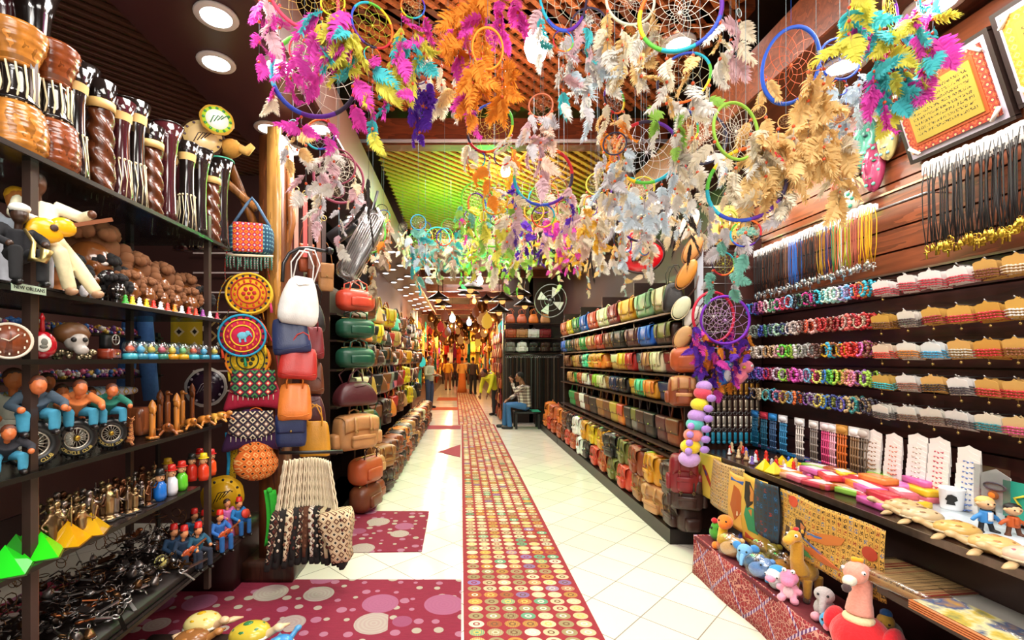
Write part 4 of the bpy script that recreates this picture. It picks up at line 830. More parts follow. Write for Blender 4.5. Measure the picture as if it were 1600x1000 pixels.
def drape(y0, y1, z0, z1, m, ds, x=1.985, bow=.03, figs=()):
    yc = (y0+y1)/2; L = y1-y0
    t = thing('papyrus_sheet', ds, 'papyrus', (x, yc, (z0+z1)/2)); H = z0-z1
    S_ = lambda y, z: -.012-bow*math.sin((y/L+.5)*PI)*(.3+.7*(.5-z/H))-.01*math.sin(y*14+z*9)
    part('sheet', MB().sheet(lambda u, v: (S_((u-.5)*L, (v-.5)*H), (u-.5)*L, (v-.5)*H), 24, 14, .0015), m, t)
    for nm, c, pts in figs:
        # flat painted shapes follow the sheet
        def P(y, z, e): return (S_(y, z)-e, y, z)
        n_ = len(pts); cy_, cz_ = sum(p[0] for p in pts)/n_, sum(p[1] for p in pts)/n_
        vs = [P(y*L, z*H, .003) for y, z in pts]+[P(cy_*L, cz_*H, .0035)]; vs += [P(y*L, z*H, .001) for y, z in pts]
        fs = [(i, (i+1) % n_, n_) for i in range(n_)]+[(i, i+n_+1, (i+1) % n_+n_+1, (i+1) % n_) for i in range(n_)]
        part(nm, MB().add(vs, fs, False), mat(c, rough=.6), t)
    return t
def circ(y, z, r, n=12, sx=1.): return [(y+sx*r*math.cos(2*PI*i/n), z+r*1.6*math.sin(2*PI*i/n)) for i in range(n)]
# y decreases towards the camera, so +y in the sheet is its far side (shows on the photo's left)
drape(3.62, 3.94, .85, .5, mat('d8b848', rough=.6), 'yellow papyrus with a red and blue striped arc at the post end of the counter', figs=[('painted_arc', 'a03820', [(.2, .2), (.1, .22), (-.05, .05), (-.15, -.15), (-.2, -.3), (-.1, -.2), (.05, 0)]), ('painted_band', '28407a', [(.1, .12), (.02, .1), (-.1, -.1), (-.15, -.25), (-.08, -.16)])])
drape(3.3, 3.72, .835, .48, gm2, 'pale papyrus dense with glyph columns behind the dark profile sheet', bow=.05, x=1.97)
drape(3.16, 3.42, .80, .42, mat('e0a850', rough=.6), 'papyrus with an orange brown offering scene beside the dark profile sheet', x=1.94, figs=[('painted_figure', 'b05820', [(.1, .3), (-.1, .25), (-.25, .0), (-.1, -.2), (.1, -.35), (.3, -.1)]), ('painted_sky', '2a5aa8', [(.3, .42), (-.3, .42), (-.3, .34), (.3, .36)]), ('painted_boat', 'e8d8b0', [(.3, -.1), (.0, -.25), (-.35, -.12), (.0, -.18)])])
drape(2.97, 3.24, .83, .38, mat('d8a840', rough=.6), 'papyrus of a seated black-haired profile in green on gold', x=1.93, figs=[('painted_hair', '1c1410', [(.3, .4), (.05, .42), (-.1, .3), (-.05, .12), (.15, .02), (.28, .15)]), ('painted_face', 'c88038', [(.05, .38), (-.1, .3), (-.08, .16), (.03, .14)]), ('painted_body', '2a8a5a', [(.2, .05), (-.1, .05), (-.25, -.12), (-.2, -.3), (.15, -.3), (.3, -.1)]), ('painted_arm', 'c07830', [(.1, 0), (-.2, .1), (-.35, .02), (-.3, -.04), (0, -.08)]), ('painted_bench', 'b03820', [(.3, -.36), (-.35, -.36), (-.35, -.44), (.3, -.44)])])
drape(2.83, 3.05, .84, .5, glyph_mat('dark_glyphs', '16384a', .035), 'narrow dark blue papyrus covered in pale glyphs', x=1.90)
wing = [('painted_sun', 'c84828', circ(.34, .36, .06)), ('painted_hair', '201410', [(.28, .1), (.2, .14), (.13, .05), (.15, -.12), (.24, -.1)]), ('painted_face', 'b86c38', [(.2, .1), (.14, .06), (.16, -.03), (.21, 0)]),
        ('painted_wing', 'c07030', [(.2, -.02), (.05, .04), (-.1, .12), (-.2, .14), (-.17, .02), (-.05, -.08), (.1, -.1)]), ('painted_wing', 'b8602c', [(.24, -.08), (.1, -.16), (-.05, -.26), (-.2, -.34), (-.05, -.38), (.14, -.3)]),
        ('wing_stripe', '3868a8', [(.18, -.0), (.04, .0), (-.1, .04), (-.1, .01), (.04, -.03)]), ('wing_stripe', '3868a8', [(.2, -.1), (.08, -.2), (-.04, -.28), (-.02, -.24), (.1, -.15)]),
        ('painted_robe', '4a8a4a', [(.25, -.1), (.14, -.28), (.06, -.4), (.2, -.4), (.28, -.3)]), ('painted_throne', 'a83820', circ(-.4, .1, .06)), ('painted_cartouche', '4a3014', [(.42, -.1), (.36, -.1), (.36, -.4), (.42, -.4)]), ('painted_scarab', '5878a0', [(-.3, -.25), (-.42, -.25), (-.42, -.3), (-.3, -.3)])]
drape(2.13, 2.84, .83, .5, gm1, 'big gold papyrus of a winged kneeling goddess under glyph columns', x=1.92, bow=.045, figs=wing)
# ================================================================ PLUSH BIN AND LOWER SHELF
def kilim():
    n = NT('kilim_cloth'); o = n.obj(); x, y, z = n.xyz(o); s_ = n.math('ADD', z, n.math('MULTIPLY', x, 1.)); k = 1/.34
    v = n.new('ShaderNodeTexVoronoi'); n.link(n.comb(0., n.math('MULTIPLY', y, 30.), n.math('MULTIPLY', s_, 30.)), v.inputs['Vector']); v.feature = 'DISTANCE_TO_EDGE'; v.inputs['Scale'].default_value = 1.3
    fine = n.ramp(v.outputs['Distance'], [(0, 'c88a7a'), (.06, '7a2230'), (.16, '9c2a30'), (.28, '8e2028'), (.4, 'b85040')], 'CONSTANT')
    a = n.math('ABSOLUTE', n.math('SUBTRACT', n.math('FRACT', n.math('MULTIPLY', n.math('ADD', y, s_), k)), .5)); b_ = n.math('ABSOLUTE', n.math('SUBTRACT', n.math('FRACT', n.math('MULTIPLY', n.math('SUBTRACT', y, s_), k)), .5))
    band = n.math('LESS_THAN', n.math('MINIMUM', a, b_), .035); chk = n.math('GREATER_THAN', n.math('SINE', n.math('MULTIPLY', y, 260.)), .1)
    col = n.mix(band, fine, n.mix(chk, lin('c8b0c0'), lin('5a2a6a'))); n.fin(col, .9); n.bump(v.outputs['Distance'], .4, .005); return n.m
t = thing('toy_bin', 'low bin wrapped in red kilim cloth full of plush toys', 'toy bin', (1.92, 2.25, 0))
def skirt(u, v):
    y = (u-.5)*2.62; return (-.18-.012*math.sin(y*9)-.02*(1-v)*math.sin(y*3+1)**2, y, v*.285)
kl = kilim()
part('cloth_skirt', MB().sheet(skirt, 50, 5, .006), kl, t); part('cloth_end', MB().sheet(lambda u, v: (-.18+u*.36, 1.31, v*.285), 6, 4, .006), kl, t)
part('top_cloth', MB().box((0, 0, .27), (.36, 2.6, .02)), mat('6a2028', 'cloth'), t); part('box', MB().box((.01, 0, .13), (.33, 2.58, .26)), blk, t)
eyew, eyeb = mat('f0f0f0', rough=.2), mat('141414', rough=.15)
def plush(name, label, cat, at, main, blobs, eyes=(), rot=0, vox=.007, group='plush toys in the kilim bin', sc=1):
    """blobs: [(part name, colour, [ (x,y,z, r or (rx,ry,rz)) | ('t', pts, radii) ])]; eyes: [(x,y,z,r)] local front is -Y"""
    t = thing(name, label, cat, at, (0, 0, rot), sc, group)
    for nm, c, shp in blobs:
        def fill(m):
            for q_ in shp:
                if q_[0] == 't': m.tube(q_[1], q_[2], 10)
                else: m.ball(q_[:3], q_[3], 14)
        part(nm, blob(nm, fill, vox), mat(c, 'plush'), t)
    for e in eyes:
        w_ = part('eye', MB().ball(e[:3], e[3], 10), eyew if len(e) > 4 else eyeb, t)
        if len(e) > 4: part('pupil', MB().ball((e[0]+e[4][0], e[1]+e[4][1], e[2]+e[4][2]), e[3]*.55, 8), eyeb, w_)
    return t
B0 = .285
def base(px, py, X, z=B0): p = onX(px, py, X); return Vector((p.x, p.y, z))
A1 = -PI/2+.75    # facing aisle and camera
plush('plush_frog', 'round green plush with a red bow at the far corner of the bin', 'plush toy', (1.86, 3.44, B0), 0, [('body', '4aa82a', [(0, 0, .06, (.06, .06, .062)), (0, -.01, .1, .045)]), ('bow', 'c81424', [(-.015, -.03, .15, .022), (.03, -.03, .14, .02)])], [(-.03, -.05, .1, .009), (.02, -.052, .1, .009)], A1)
plush('plush_duck', 'orange and yellow plush with a long curved neck beside the green one', 'plush toy', (1.84, 3.3, B0), 0, [('head', 'f07a18', [(0, -.02, .19, .05), (0, -.05, .18, .035)]), ('neck', 'f0c020', [('t', [(0, .02, .17), (-.03, .03, .12), (-.03, .02, .06)], [.025, .03, .035]), (-.01, 0, .05, .05)]), ('feet', 'f08018', [(.04, -.05, .02, .03), (-.05, -.05, .02, .028)])], [(-.025, -.062, .205, .007), (.02, -.064, .205, .007)], A1)
plush('plush_ball', 'royal blue plush head between the orange duck and the bagged toys', 'plush toy', (1.98, 3.3, B0), 0, [('head', '1838b8', [(0, 0, .15, .045)]), ('body', '1838b8', [(0, 0, .06, .055), (0, 0, .1, .04)])], [(-.015, -.04, .16, .007), (.015, -.04, .16, .007)], A1)
for ds, cc, x, y, s_ in (('cream plush in a clear bag below the orange duck', 'e8b878', 1.80, 3.16, 1.), ('yellow plush in a clear bag behind the pale blue elephant', 'e0c838', 1.95, 3.03, 1.1), ('blue plush in a clear bag behind the blue bird', '6a9ad8', 1.80, 2.85, .95), ('orange yellow plush lying by the camel head', 'f0a020', 1.98, 2.9, .9)):
    tt = plush('bagged_plush', ds, 'plush toy', (x, y, B0), 0, [('body', cc, [(0, 0, .05, (.075, .05, .05)), (.03, 0, .09, .045)]), ('ear', cc, [(.0, -.0, .13, .02), (.06, 0, .12, .02)])], [(.01, -.045, .1, .006), (.05, -.045, .1, .006)], A1, sc=s_)
    part('plastic_bag', MB().ball((0, 0, .07), (.1, .07, .085), 14, fn=lambda d: 1+.12*math.sin(d.x*9+d.z*13)*math.cos(d.y*11)), mat('f4f4f4', 'glass', k=.16), tt)
plush('plush_elephant', 'pale blue plush elephant with floppy ears in the middle of the bin', 'plush toy', (1.81, 3.02, B0), 0, [('body', '7ab8e8', [(0, 0, .05, (.055, .05, .05)), (0, -.02, .1, .045)]), ('ear', '4a9ae0', [(-.05, 0, .12, (.03, .012, .03))]), ('ear', '4a9ae0', [(.05, 0, .12, (.03, .012, .03))]), ('trunk', '7ab8e8', [('t', [(0, -.06, .09), (0, -.085, .06), (0, -.095, .03)], [.016, .013, .011])])], [(-.02, -.06, .11, .006), (.02, -.06, .11, .006)], A1)
plush('plush_bird', 'white and blue plush bird with pink beak beside the pink hippo', 'plush toy', (1.81, 2.72, B0), 0, [('body', 'd8e4ec', [(0, 0, .03, (.045, .04, .035)), (0, -.01, .07, .052)]), ('cap', '3a9ad8', [(0, .008, .095, (.05, .048, .038))]), ('beak', 'f090b0', [(.0, -.065, .07, (.028, .03, .018))]), ('wing', '3a9ad8', [(-.05, 0, .03, (.015, .03, .02))])], [(-.03, -.05, .085, .011, (-.002, -.006, 0)), (.03, -.05, .085, .011, (.002, -.006, 0))], A1-.3)
plush('plush_hippo', 'pink plush hippo sitting against the camel', 'plush toy', (1.80, 2.60, B0), 0, [('body', 'f0a0b8', [(0, 0, .05, (.045, .042, .05)), (-.03, -.045, .015, .022), (.03, -.045, .015, .022), (-.045, -.02, .06, .018), (.045, -.02, .06, .018)]), ('head', 'e888b0', [(0, -.015, .125, (.045, .045, .04)), (0, -.05, .11, (.035, .025, .025))]), ('belly', 'f8d0d8', [(0, -.035, .05, (.028, .015, .035))])], [(-.02, -.03, .165, .012, (0, -.006, 0)), (.02, -.03, .165, .012, (0, -.006, 0))], A1)
plush('plush_camel', 'tall ochre plush camel standing in the bin before the goddess papyrus', 'plush toy', (1.87, 2.6, B0), 0, [
    ('body', 'c08a1a', [(0, .03, .14, (.05, .075, .055)), (0, .04, .18, (.035, .04, .04)), ('t', [(0, -.02, .15), (0, -.05, .22), (0, -.045, .32)], [.045, .033, .028])]),
    ('head', 'd8a028', [(0, -.07, .35, (.03, .042, .032)), (0, -.115, .335, (.027, .035, .024))]),
    ('leg', 'b07c18', [('t', [(-.03, -.01, .12), (-.032, -.015, .02)], [.025, .017])]), ('leg', 'b07c18', [('t', [(.03, -.01, .12), (.032, -.015, .02)], [.025, .017])]), ('leg', 'b07c18', [('t', [(-.03, .08, .12), (-.032, .085, .02)], [.025, .017])]), ('leg', 'b07c18', [('t', [(.03, .08, .12), (.032, .085, .02)], [.025, .017])]),
    ('hoof', '4a2a18', [(-.032, -.02, .012, .018)]), ('hoof', '4a2a18', [(.032, -.02, .012, .018)]), ('ear', 'd8a028', [(-.028, -.05, .38, (.01, .006, .014))]), ('ear', 'd8a028', [(.028, -.05, .38, (.01, .006, .014))]), ('mane', 'c82020', [(0, -.055, .385, (.014, .02, .012))])],
    [(-.022, -.09, .36, .009, (-.002, -.005, 0)), (.022, -.09, .36, .009, (.002, -.005, 0))], A1-.35, sc=1.02)
plush('plush_seal', 'small grey plush with round head behind the camel neck', 'plush toy', (1.98, 2.74, B0), 0, [('body', '70808a', [(0, 0, .05, .05), (0, -.02, .12, .042)])], [(-.018, -.055, .13, .006), (.018, -.055, .13, .006)], A1)
plush('plush_elephant', 'grey plush elephant with pink feet behind the flamingo neck', 'plush toy', (1.84, 2.40, B0), 0, [('body', 'b8b0b0', [(0, 0, .05, (.05, .045, .055)), (0, -.02, .13, (.045, .04, .04)), ('t', [(0, -.05, .12), (0, -.075, .08), (0, -.08, .05)], [.018, .014, .012])]), ('foot', 'f0a0b0', [(-.03, -.05, .02, .024)]), ('foot', 'f0a0b0', [(.03, -.05, .02, .024)])], [(-.02, -.055, .14, .006), (.02, -.055, .14, .006)], A1)
plush('plush_fish', 'sky blue plush with pink nose squeezed under the flamingo', 'plush toy', (1.79, 2.31, B0), 0, [('body', '3aa0d8', [(0, 0, .04, (.04, .05, .04))]), ('nose', 'f08098', [(0, -.05, .03, .018)])], [(-.02, -.038, .055, .006), (.02, -.038, .055, .006)], A1)
plush('plush_flamingo', 'large plush flamingo with pink neck, red body and black-tipped beak', 'plush toy', (1.80, 2.16, B0-.03), 0, [
    ('neck', 'f4a08c', [('t', [(.0, .02, .16), (0, .03, .22), (0, .05, .29), (0, .035, .335), (0, -.01, .345)], [.05, .04, .034, .034, .04]), (0, -.01, .335, .043)]),
    ('collar', 'f0d8a8', [(0, .015, .145, (.056, .056, .025))]),
    ('body', 'e01420', [(0, .03, .07, (.1, .12, .085)), (0, .0, .03, (.08, .08, .05))]),
    ('wing', 'e41828', [(-.1, .05, .09, (.03, .07, .05))]), ('wing', 'e41828', [(.1, .05, .09, (.03, .07, .05))]),
    ('beak', 'f0e4d0', [(0, -.06, .315, (.025, .035, .022))]), ('beak_tip', '4a3434', [(0, -.085, .292, (.018, .02, .02))]), ('crest', 'f0a818', [(-.01, -.0, .385, .014), (.012, .01, .385, .012)])],
    [(-.035, -.03, .35, .008, (-.003, -.003, 0)), (.035, -.03, .35, .008, (.003, -.003, 0))], A1-.25, vox=.008, sc=1.12)
plush('plush_parrot', 'red and yellow plush with blue cap behind the flamingo wing', 'plush toy', (1.99, 2.22, B0), 0, [('body', '8a8a78', [(0, 0, .05, (.06, .05, .05))]), ('head', 'c8a038', [(0, -.03, .1, .035)]), ('cap', '2a6ab0', [(0, -.02, .13, .025)]), ('wing', 'c83028', [(-.055, 0, .06, (.02, .04, .03))])], [(-.015, -.06, .1, .005), (.015, -.06, .1, .005)], A1)
plush('plush_bear', 'black plush with a bright pink ball nose low at the photo edge', 'plush toy', (1.85, 1.86, B0), 0, [('body', '2a2226', [(0, 0, .06, .07), (0, -.02, .12, .055)]), ('nose', 'e82858', [(-.02, -.07, .12, .03)])], [(-.02, -.07, .15, .006), (.02, -.07, .15, .006)], A1)
# packs on the lower shelf
def pack(name, ds, cat, c, size, loc, rz, wrap, pat=None):
    t = thing(name, ds, cat, loc, (0, 0, rz)); x, y, z = size
    for j in range(4): part('sheet', MB().box((R.uniform(-.004, .004), R.uniform(-.004, .004), z*(j+.5)/4), (x, y, z/4*.9)), mat(c[j % len(c)], rough=.5) if not pat or j < 3 else pat, t)
    if wrap: part('plastic_wrap', MB().rbox((0, 0, z/2+.002), (x+.02, y+.03, z+.012), .006, 8, fn=lambda q: q+Vector((0, 0, .004*math.sin(q.x*60)*math.cos(q.y*50)))), mat('f4f4f4', 'glass', k=.22), t)
    return t
gp = glyph_mat('papyrus_stack', 'c8a068', .026)
pack('papyrus_pack', 'plastic wrapped stack of striped papyri at the shelf end under the goddess papyrus', 'papyrus pack', ['c89858', 'a87838', 'd8b070'], (.27, .34, .04), (1.98, 2.1, .602), .12, True, gp)
pack('papyrus_pack', 'silvery plastic wrapped pack lying behind the striped papyri', 'papyrus pack', ['b8b8b8', 'd0ccc4', '8a8078'], (.2, .36, .035), (2.06, 1.78, .602), -.25, True, mat('a8a49c', rough=.35))
pm = NT('painted_tray'); cc = pm.ramp(pm.noise(pm.obj(), 9, 4), [(.3, '3a6a5a'), (.42, 'c8b050'), (.5, 'd8d0a0'), (.6, '4a5a80'), (.72, 'b88a40')]); pm = pm.fin(cc, .15)
for i, (x, y, rz, ds) in enumerate([(1.90, 1.76, .05, 'painted glossy placemat stack at the shelf edge'), (2.06, 1.50, -.1, 'pale glossy placemat stack behind the painted one'), (1.9, 1.42, .1, 'yellow green placemat stack nearest the photo corner')]):
    t = thing('placemat_stack', ds, 'placemats', (x, y, .602), (0, 0, rz))
    for j in range(4): part('placemat', MB().rbox((0, 0, .006+j*.009), (.2, .3, .007), .003, 3), mat('c8743c', rough=.4), t)
    part('picture', MB().box((0, 0, .0385), (.18, .28, .002)), pm, t)
# ---- hangers at the end of the satchel wall
def ends():
    X = 1.86
    bag(BARREL, 'rust', 'big rust leather duffel bag hung at the end of the satchel wall', onY(1079, 582, 3.98), -.5, (1.0, .9, .92)).location.x += 0
    bag(BACKPACK, 'chestnut', 'chestnut leather backpack with a tan lid under the rust duffel', onY(1066, 634, 4.0), -.3, (.62, .7, .66), None, 'tan')
    bag(BACKPACK, 'darkbrown', 'dark brown backpack hanging below the red one at the wall end', onY(1073, 795, 3.95), -.4, (.7, .7, .72))
    bag(BACKPACK, 'darkred', 'small dark red leather backpack behind the plush caterpillar tail', onY(1068, 770, 3.92), -.3, (.62, .6, .85))
    bag(BUCKET, 'black', 'black bucket bag hanging under the olive and cream satchel', onY(1052, 488, 4.06), -.3, (.5, .6, .75))
ends()
pads = [(1075, 352, 'e6ddd0', 'tan'), (1082, 390, 'c88a4a', 'lightbrown'), (1072, 430, 'd08a30', 'lightbrown'), (1064, 482, 'cfd6b0', 'cream'), (1082, 498, 'd8d4c8', 'black'), (1066, 528, 'c89a60', 'brown')]
for i, (px, py, c, e) in enumerate(pads):
    p = onY(px, py, 3.97); t = thing('leather_saddlebag', ['pale stitched leather saddle flap, topmost of the hanging column', 'tan stitched leather saddle flap with pale edging', 'honey brown saddle flap in the hanging column', 'sage cream oval leather flap in the hanging column', 'white edged dark oval leather flap beside the sage one', 'tan leather lid hanging just above the rust duffel'][i], 'leather flap', p, (0, .5, -.3))
    part('panel', MB().ball((0, 0, 0), (.06, .02, .13 if i < 3 else .1), 18, fn=lambda d: 1+.12*d.z), mat(c, 'leather'), t)
    part('piping', MB().ring((0, 0, 0), .062, .005, 24, 5, 'y', 2.1 if i < 3 else 1.62), mat(LC[e], 'leather'), t)
    part('hanging_strap', MB().tube([(0, .0, .1), (.02, .0, .2), (-.01, 0, .3)], .006, 5), mat('4a2818', 'leather'), t)
# plush caterpillar
t = thing('plush_caterpillar', 'long plush caterpillar with pastel rings and lilac feet hanging at the wall end', 'plush toy', onY(1085, 662, 3.8))
segs = [('c8a0e0', 1077, 717, .085), ('f0d020', 1079, 698, .08), ('f08878', 1083, 680, .075), ('58c0b8', 1086, 663, .07), ('b890d8', 1089, 650, .072), ('e8d830', 1093, 632, .07), ('e04860', 1098, 614, .07), ('b890d8', 1100, 604, .062)]
o0 = t.location.copy()
for c, px, py, r in segs:
    p = onY(px, py, 3.8)-o0; part('body_ring', MB().ball(tuple(p), (r*.98, r*.9, r*.78), 16), mat(c, 'plush'), t)
for i in range(6):
    p = onY(1098+R.uniform(-2, 2)-i*2, 622+i*16, 3.76)-o0
    part('foot', MB().ball((p.x+.05, p.y-.02, p.z), (.04, .02, .03), 10, M=None), mat('b088dc', 'plush'), t)
    p = onY(1082-i*1.2, 640+i*13, 3.74)-o0; 
    if i > 1: part('foot', MB().ball(tuple(p), (.03, .02, .028), 10), mat('b890e4', 'plush'), t)
# bird pair and small orange plushes under the purple dreamcatcher
p = onY(1152, 583, 3.9)
plush('plush_birds', 'pink plush parakeet hanging by the bracelets', 'plush toy', p+Vector((.03, 0, -.08)), 0, [('body', 'e87890', [('t', [(-.09, 0, -.02), (-.03, 0, .03), (.02, 0, .08)], [.02, .05, .05]), (.045, 0, .13, .055)]), ('beak', 'f0c830', [(.0, -.045, .13, .016)])], [(.06, -.048, .14, .012, (0, -.006, 0))], 0, group=None)
plush('plush_birds', 'blue plush parakeet with white belly beside the pink one', 'plush toy', p+Vector((-.1, .0, -.06)), 0, [('body', '2878d0', [('t', [(-.1, 0, -.05), (-.02, 0, .0), (.0, 0, .08)], [.018, .045, .045]), (.01, 0, .12, .045)]), ('belly', 'e8e8ec', [(-.0, -.03, .04, (.035, .025, .055))])], [(.02, -.04, .13, .01, (0, -.005, 0))], 0, group=None)
for i, (px, py, c) in enumerate([(1118, 590, 'f0a018'), (1128, 600, 'e88818'), (1112, 572, 'd86020')]):
    plush('plush_charm', f'small {("yellow", "amber", "orange")[i]} plush charm hanging below the purple feathers', 'plush toy', onY(px, py, 3.92), 0, [('body', c, [(0, 0, 0, .03), (0, -.01, .035, .026), (-.025, 0, .02, .015), (.025, 0, .02, .015)])], [(-.01, -.035, .04, .004), (.01, -.035, .04, .004)], 0, group=None)
# a post and key-ring panel at the end of the bracelet wall
single('corner_upright', MB().box((0, 0, 1.7), (.05, .05, 1.72)), mat('b8c0cc', rough=.3), 'slim pale grey post between satchel wall and bracelet wall', 'post', (2.0, 4.0, 0))
t = thing('wire_display', 'dark wire panel between the post and the bracelet wall', 'display panel', (2.3, 4.12, 0)); part('board', MB().box((0, 0, 1.75), (.6, .02, 1.8)), mat('3a1a14', rough=.5), t)
for zz in [1.0+.14*j for j in range(12)]: part('wire', MB().tube([(-.28, -.02, zz), (.28, -.02, zz)], .003, 5), chrome, t)
t = thing('egypt_plaque', 'gold plaque lettered EGYPT with little figures, high behind the yellow-green hoops', 'plaque', onY(1138, 352, 4.06)); part('board', MB().rbox((0, 0, 0), (.3, .014, .34), .006, 4), mat('c8a050', rough=.4), t)
for sx in (-.08, .0, .08): part('gilded_figure', MB().tube([(sx, -.012, -.05), (sx+.01, -.014, .05)], .014, 6).ball((sx+.01, -.014, .08), .018, 8).tube([(sx-.03, -.012, .04), (sx+.04, -.012, .02)], .006, 5), mat('e0c070', 'metal'), t)
LATER_SIGN = t
KR = Kind('keyring', [('ring', MB().ring((0, 0, 0), .012, .0018, 12, 4).mesh('ring'), 'metal'), ('fob', MB().rbox((0, 0, -.045), (.022, .008, .055), .004, 3).ball((0, 0, -.08), (.012, .006, .012), 8).mesh('fob'), 'main')])
for i in range(11):
    for j in range(4):
        c, nm = [('c8903c', 'amber'), ('b8a890', 'pewter'), ('d8d0c0', 'silver'), ('2a90b0', 'teal')][j if j < 3 else 3]
        KR.make({'main': mat(c, rough=.3, metal=.6 if j < 3 else 0.), 'metal': chrome}, f'{nm} keyring, {nth(i)} from the post in the {nth(j)} row of the wire panel', 'keyring', (2.06+i*.048, 4.07, 1.42-j*.14), (0, 0, R.uniform(-.3, .3)), 1.35, 'keyrings on the wire panel')
# ================================================================ WOODEN POST AND WHAT HANGS ON IT
ww = mat('8a5228', 'wood', rough=.35)
t = thing('wooden_post', 'square varnished wooden post on a dark block between the shelves and bags', 'post', (-1.4, 3.56, 0))
part('base_block', MB().rbox((0, 0, .075), (.38, .36, .15), .01, 4), mat('3a2014', 'wood'), t)
part('shaft', MB().rbox((0, 0, 1.65), (.18, .2, 3.2), .012, 4), mat('6a3a1c', 'wood', rough=.35), t)
part('pale_board', MB().rbox((.03, -.11, 2.5), (.1, .02, 1.6), .004, 3), mat('c8924a', 'wood', rough=.25), t)
part('brace', MB().tube([(-.05, -.02, 2.35), (-.35, -.15, 3.2)], .032, 8), mat('a0622c', 'wood'), t); part('brace', MB().tube([(.05, .0, 2.3), (.12, 0, 2.62), (.1, .0, 3.2)], .03, 8), mat('a0622c', 'wood'), t)
part('brace', MB().tube([(-.1, -.1, 2.7), (-.55, -.2, 3.1)], .028, 8), mat('b0743a', 'wood'), t)
def tassel(m, x, y, z, L=.06):
    m.ball((x, y, z), (.009, .009, .008), 6); m.lathe([(.004, 0), (.008, -.01), (.011, -L), (.0, -L)], 7, (x, y, z), cap=False)
def flapbag(name, ds, p, r, cols, rz=.35, half=False, tas=('f0c030', 'e04878', '30a070'), sy=.95):
    """round or crescent embroidered shoulder bag; cols = ground, band, dots, centre"""
    t = thing(name, ds, 'embroidered bag', p, (0, -.12, rz), 1, 'embroidered bags on the post')
    g, bnd, dots, cen = cols; k = 1.02
    part('body', MB().ball((0, 0, 0), (r, .06, r*sy), 24), mat(cen if half else bnd, 'cloth'), t)
    def disc(rr, y): return MB().lathe([(0, -.004), (rr, -.004), (rr, .004), (0, .004)], 28, (0, 0, 0), Matrix.Translation((0, y, 0)) @ Matrix.Rotation(PI/2, 4, 'X') @ Matrix.Diagonal((1, sy, 1, 1)), cap=False)
    fl = part('flap', disc(r*.96, -.055), mat(g, 'cloth'), t)
    part('border_band', MB().ring((0, -.062, 0), r*.92, .008, 32, 6, 'y', sy), mat(bnd, 'cloth'), fl)
    part('embroidered_band', MB().ring((0, -.062, 0), r*.72, .005, 32, 6, 'y', sy).ring((0, -.062, 0), r*.46, .005, 28, 6, 'y', sy), mat(dots, 'cloth'), fl)
    m = MB()
    for i in range(18): a = i*PI/9; m.ball((r*.82*math.cos(a), -.062, r*.82*sy*math.sin(a)), (.009, .005, .009), 6)
    part('stitched_dots', m, mat('2a2440', 'cloth'), fl)
    m = MB()
    for i in range(14): a = i*PI/7; m.ball((r*.58*math.cos(a), -.062, r*.58*sy*math.sin(a)), (.008, .005, .012), 6)
    part('stitched_petals', m, mat(cen, 'cloth'), fl)
    m = MB()
    if half:   # a little elephant
        m.ball((0, -.064, .0), (.035, .006, .025), 10).ball((.035, -.064, .012), (.018, .006, .018), 8).box((-.018, -.064, -.03), (.012, .006, .03)).box((.015, -.064, -.03), (.012, .006, .03)).tube([(.05, -.064, .01), (.058, -.064, -.015)], .005, 6)
    else:
        for i in range(6): a = i*PI/3; m.ball((r*.22*math.cos(a), -.064, r*.22*math.sin(a)), (.014, .006, .014), 8)
        m.ball((0, -.064, 0), (.012, .006, .012), 8)
    part('centre_motif', m, mat('70c0d8' if half else dots, 'cloth'), fl)
    for i, c in enumerate(tas):
        m = MB(); a = -.6-i*1.0; tassel(m, r*math.cos(a)*1.0, -.05, r*sy*math.sin(a)); part('tassel', m, mat(c, 'cloth'), t)
    part('shoulder_strap', MB().sheet(lambda u, v: (r*.9*math.cos(v*PI), (u-.5)*.03+.02, .1+(.32+.0*u)*math.sin(v*PI)), 1, 14, .004), mat(dots, 'tribal', k=40.), t)
    return t
YP = 3.3
# woven cylinder bag with fringe
p = onY(393, 375, YP); t = thing('woven_bolster_bag', 'blue and red woven bolster bag with beaded fringe, topmost on the post', 'embroidered bag', p, (0, 0, .25))
part('body', MB().rbox((0, 0, 0), (.29, .16, .22), .06, 8), mat('24506a', 'tribal', k=36., cols=('a8d0c8', '3a7a90', '1a3850')), t)
part('front_panel', MB().rbox((-.01, -.078, 0), (.19, .02, .2), .008, 6), mat('c83828', 'tribal', k=28., cols=('f0d8c0', '8a2a80', 'e89020')), t)
part('beaded_band', MB().tube([(-.15, -.06, -.125), (0, -.09, -.128), (.15, -.06, -.12)], .009, 6), mat('e0d0b0'), t)
m = MB()
for i in range(14): x = -.14+i*.0215; m.tube([(x, -.07, -.13), (x+R.uniform(-.006, .006), -.07, -.17), (x, -.068, -.21+R.uniform(-.015, .01))], .007, 5)
part('fringe', m, mat('4a7a5a', 'tribal', k=60., cols=('d8d0c0', '8a3a6a', '3a8a80')), t); part('carrying_cord', MB().tube([(-.12, 0, .1), (-.03, .02, .26), (.0, .02, .3), (.03, .02, .26), (.12, 0, .1)], .01, 6), mat('5a7a9a', 'cloth'), t)
flapbag('embroidered_round_bag', 'round golden yellow embroidered bag with a stitched elephant', onY(390, 460, YP), .155, ('e8a818', 'f0c030', 'b82828', 'd04020'), tas=('e04878', 'f0c030'))
flapbag('embroidered_round_bag', 'pink and turquoise crescent bag with a blue elephant, below the golden one', onY(380, 525, YP-.02), .16, ('c81c48', '28a0c8', 'f0c830', 'e86838'), half=True, tas=('f0c828', '2a9a68', 'e85030'))
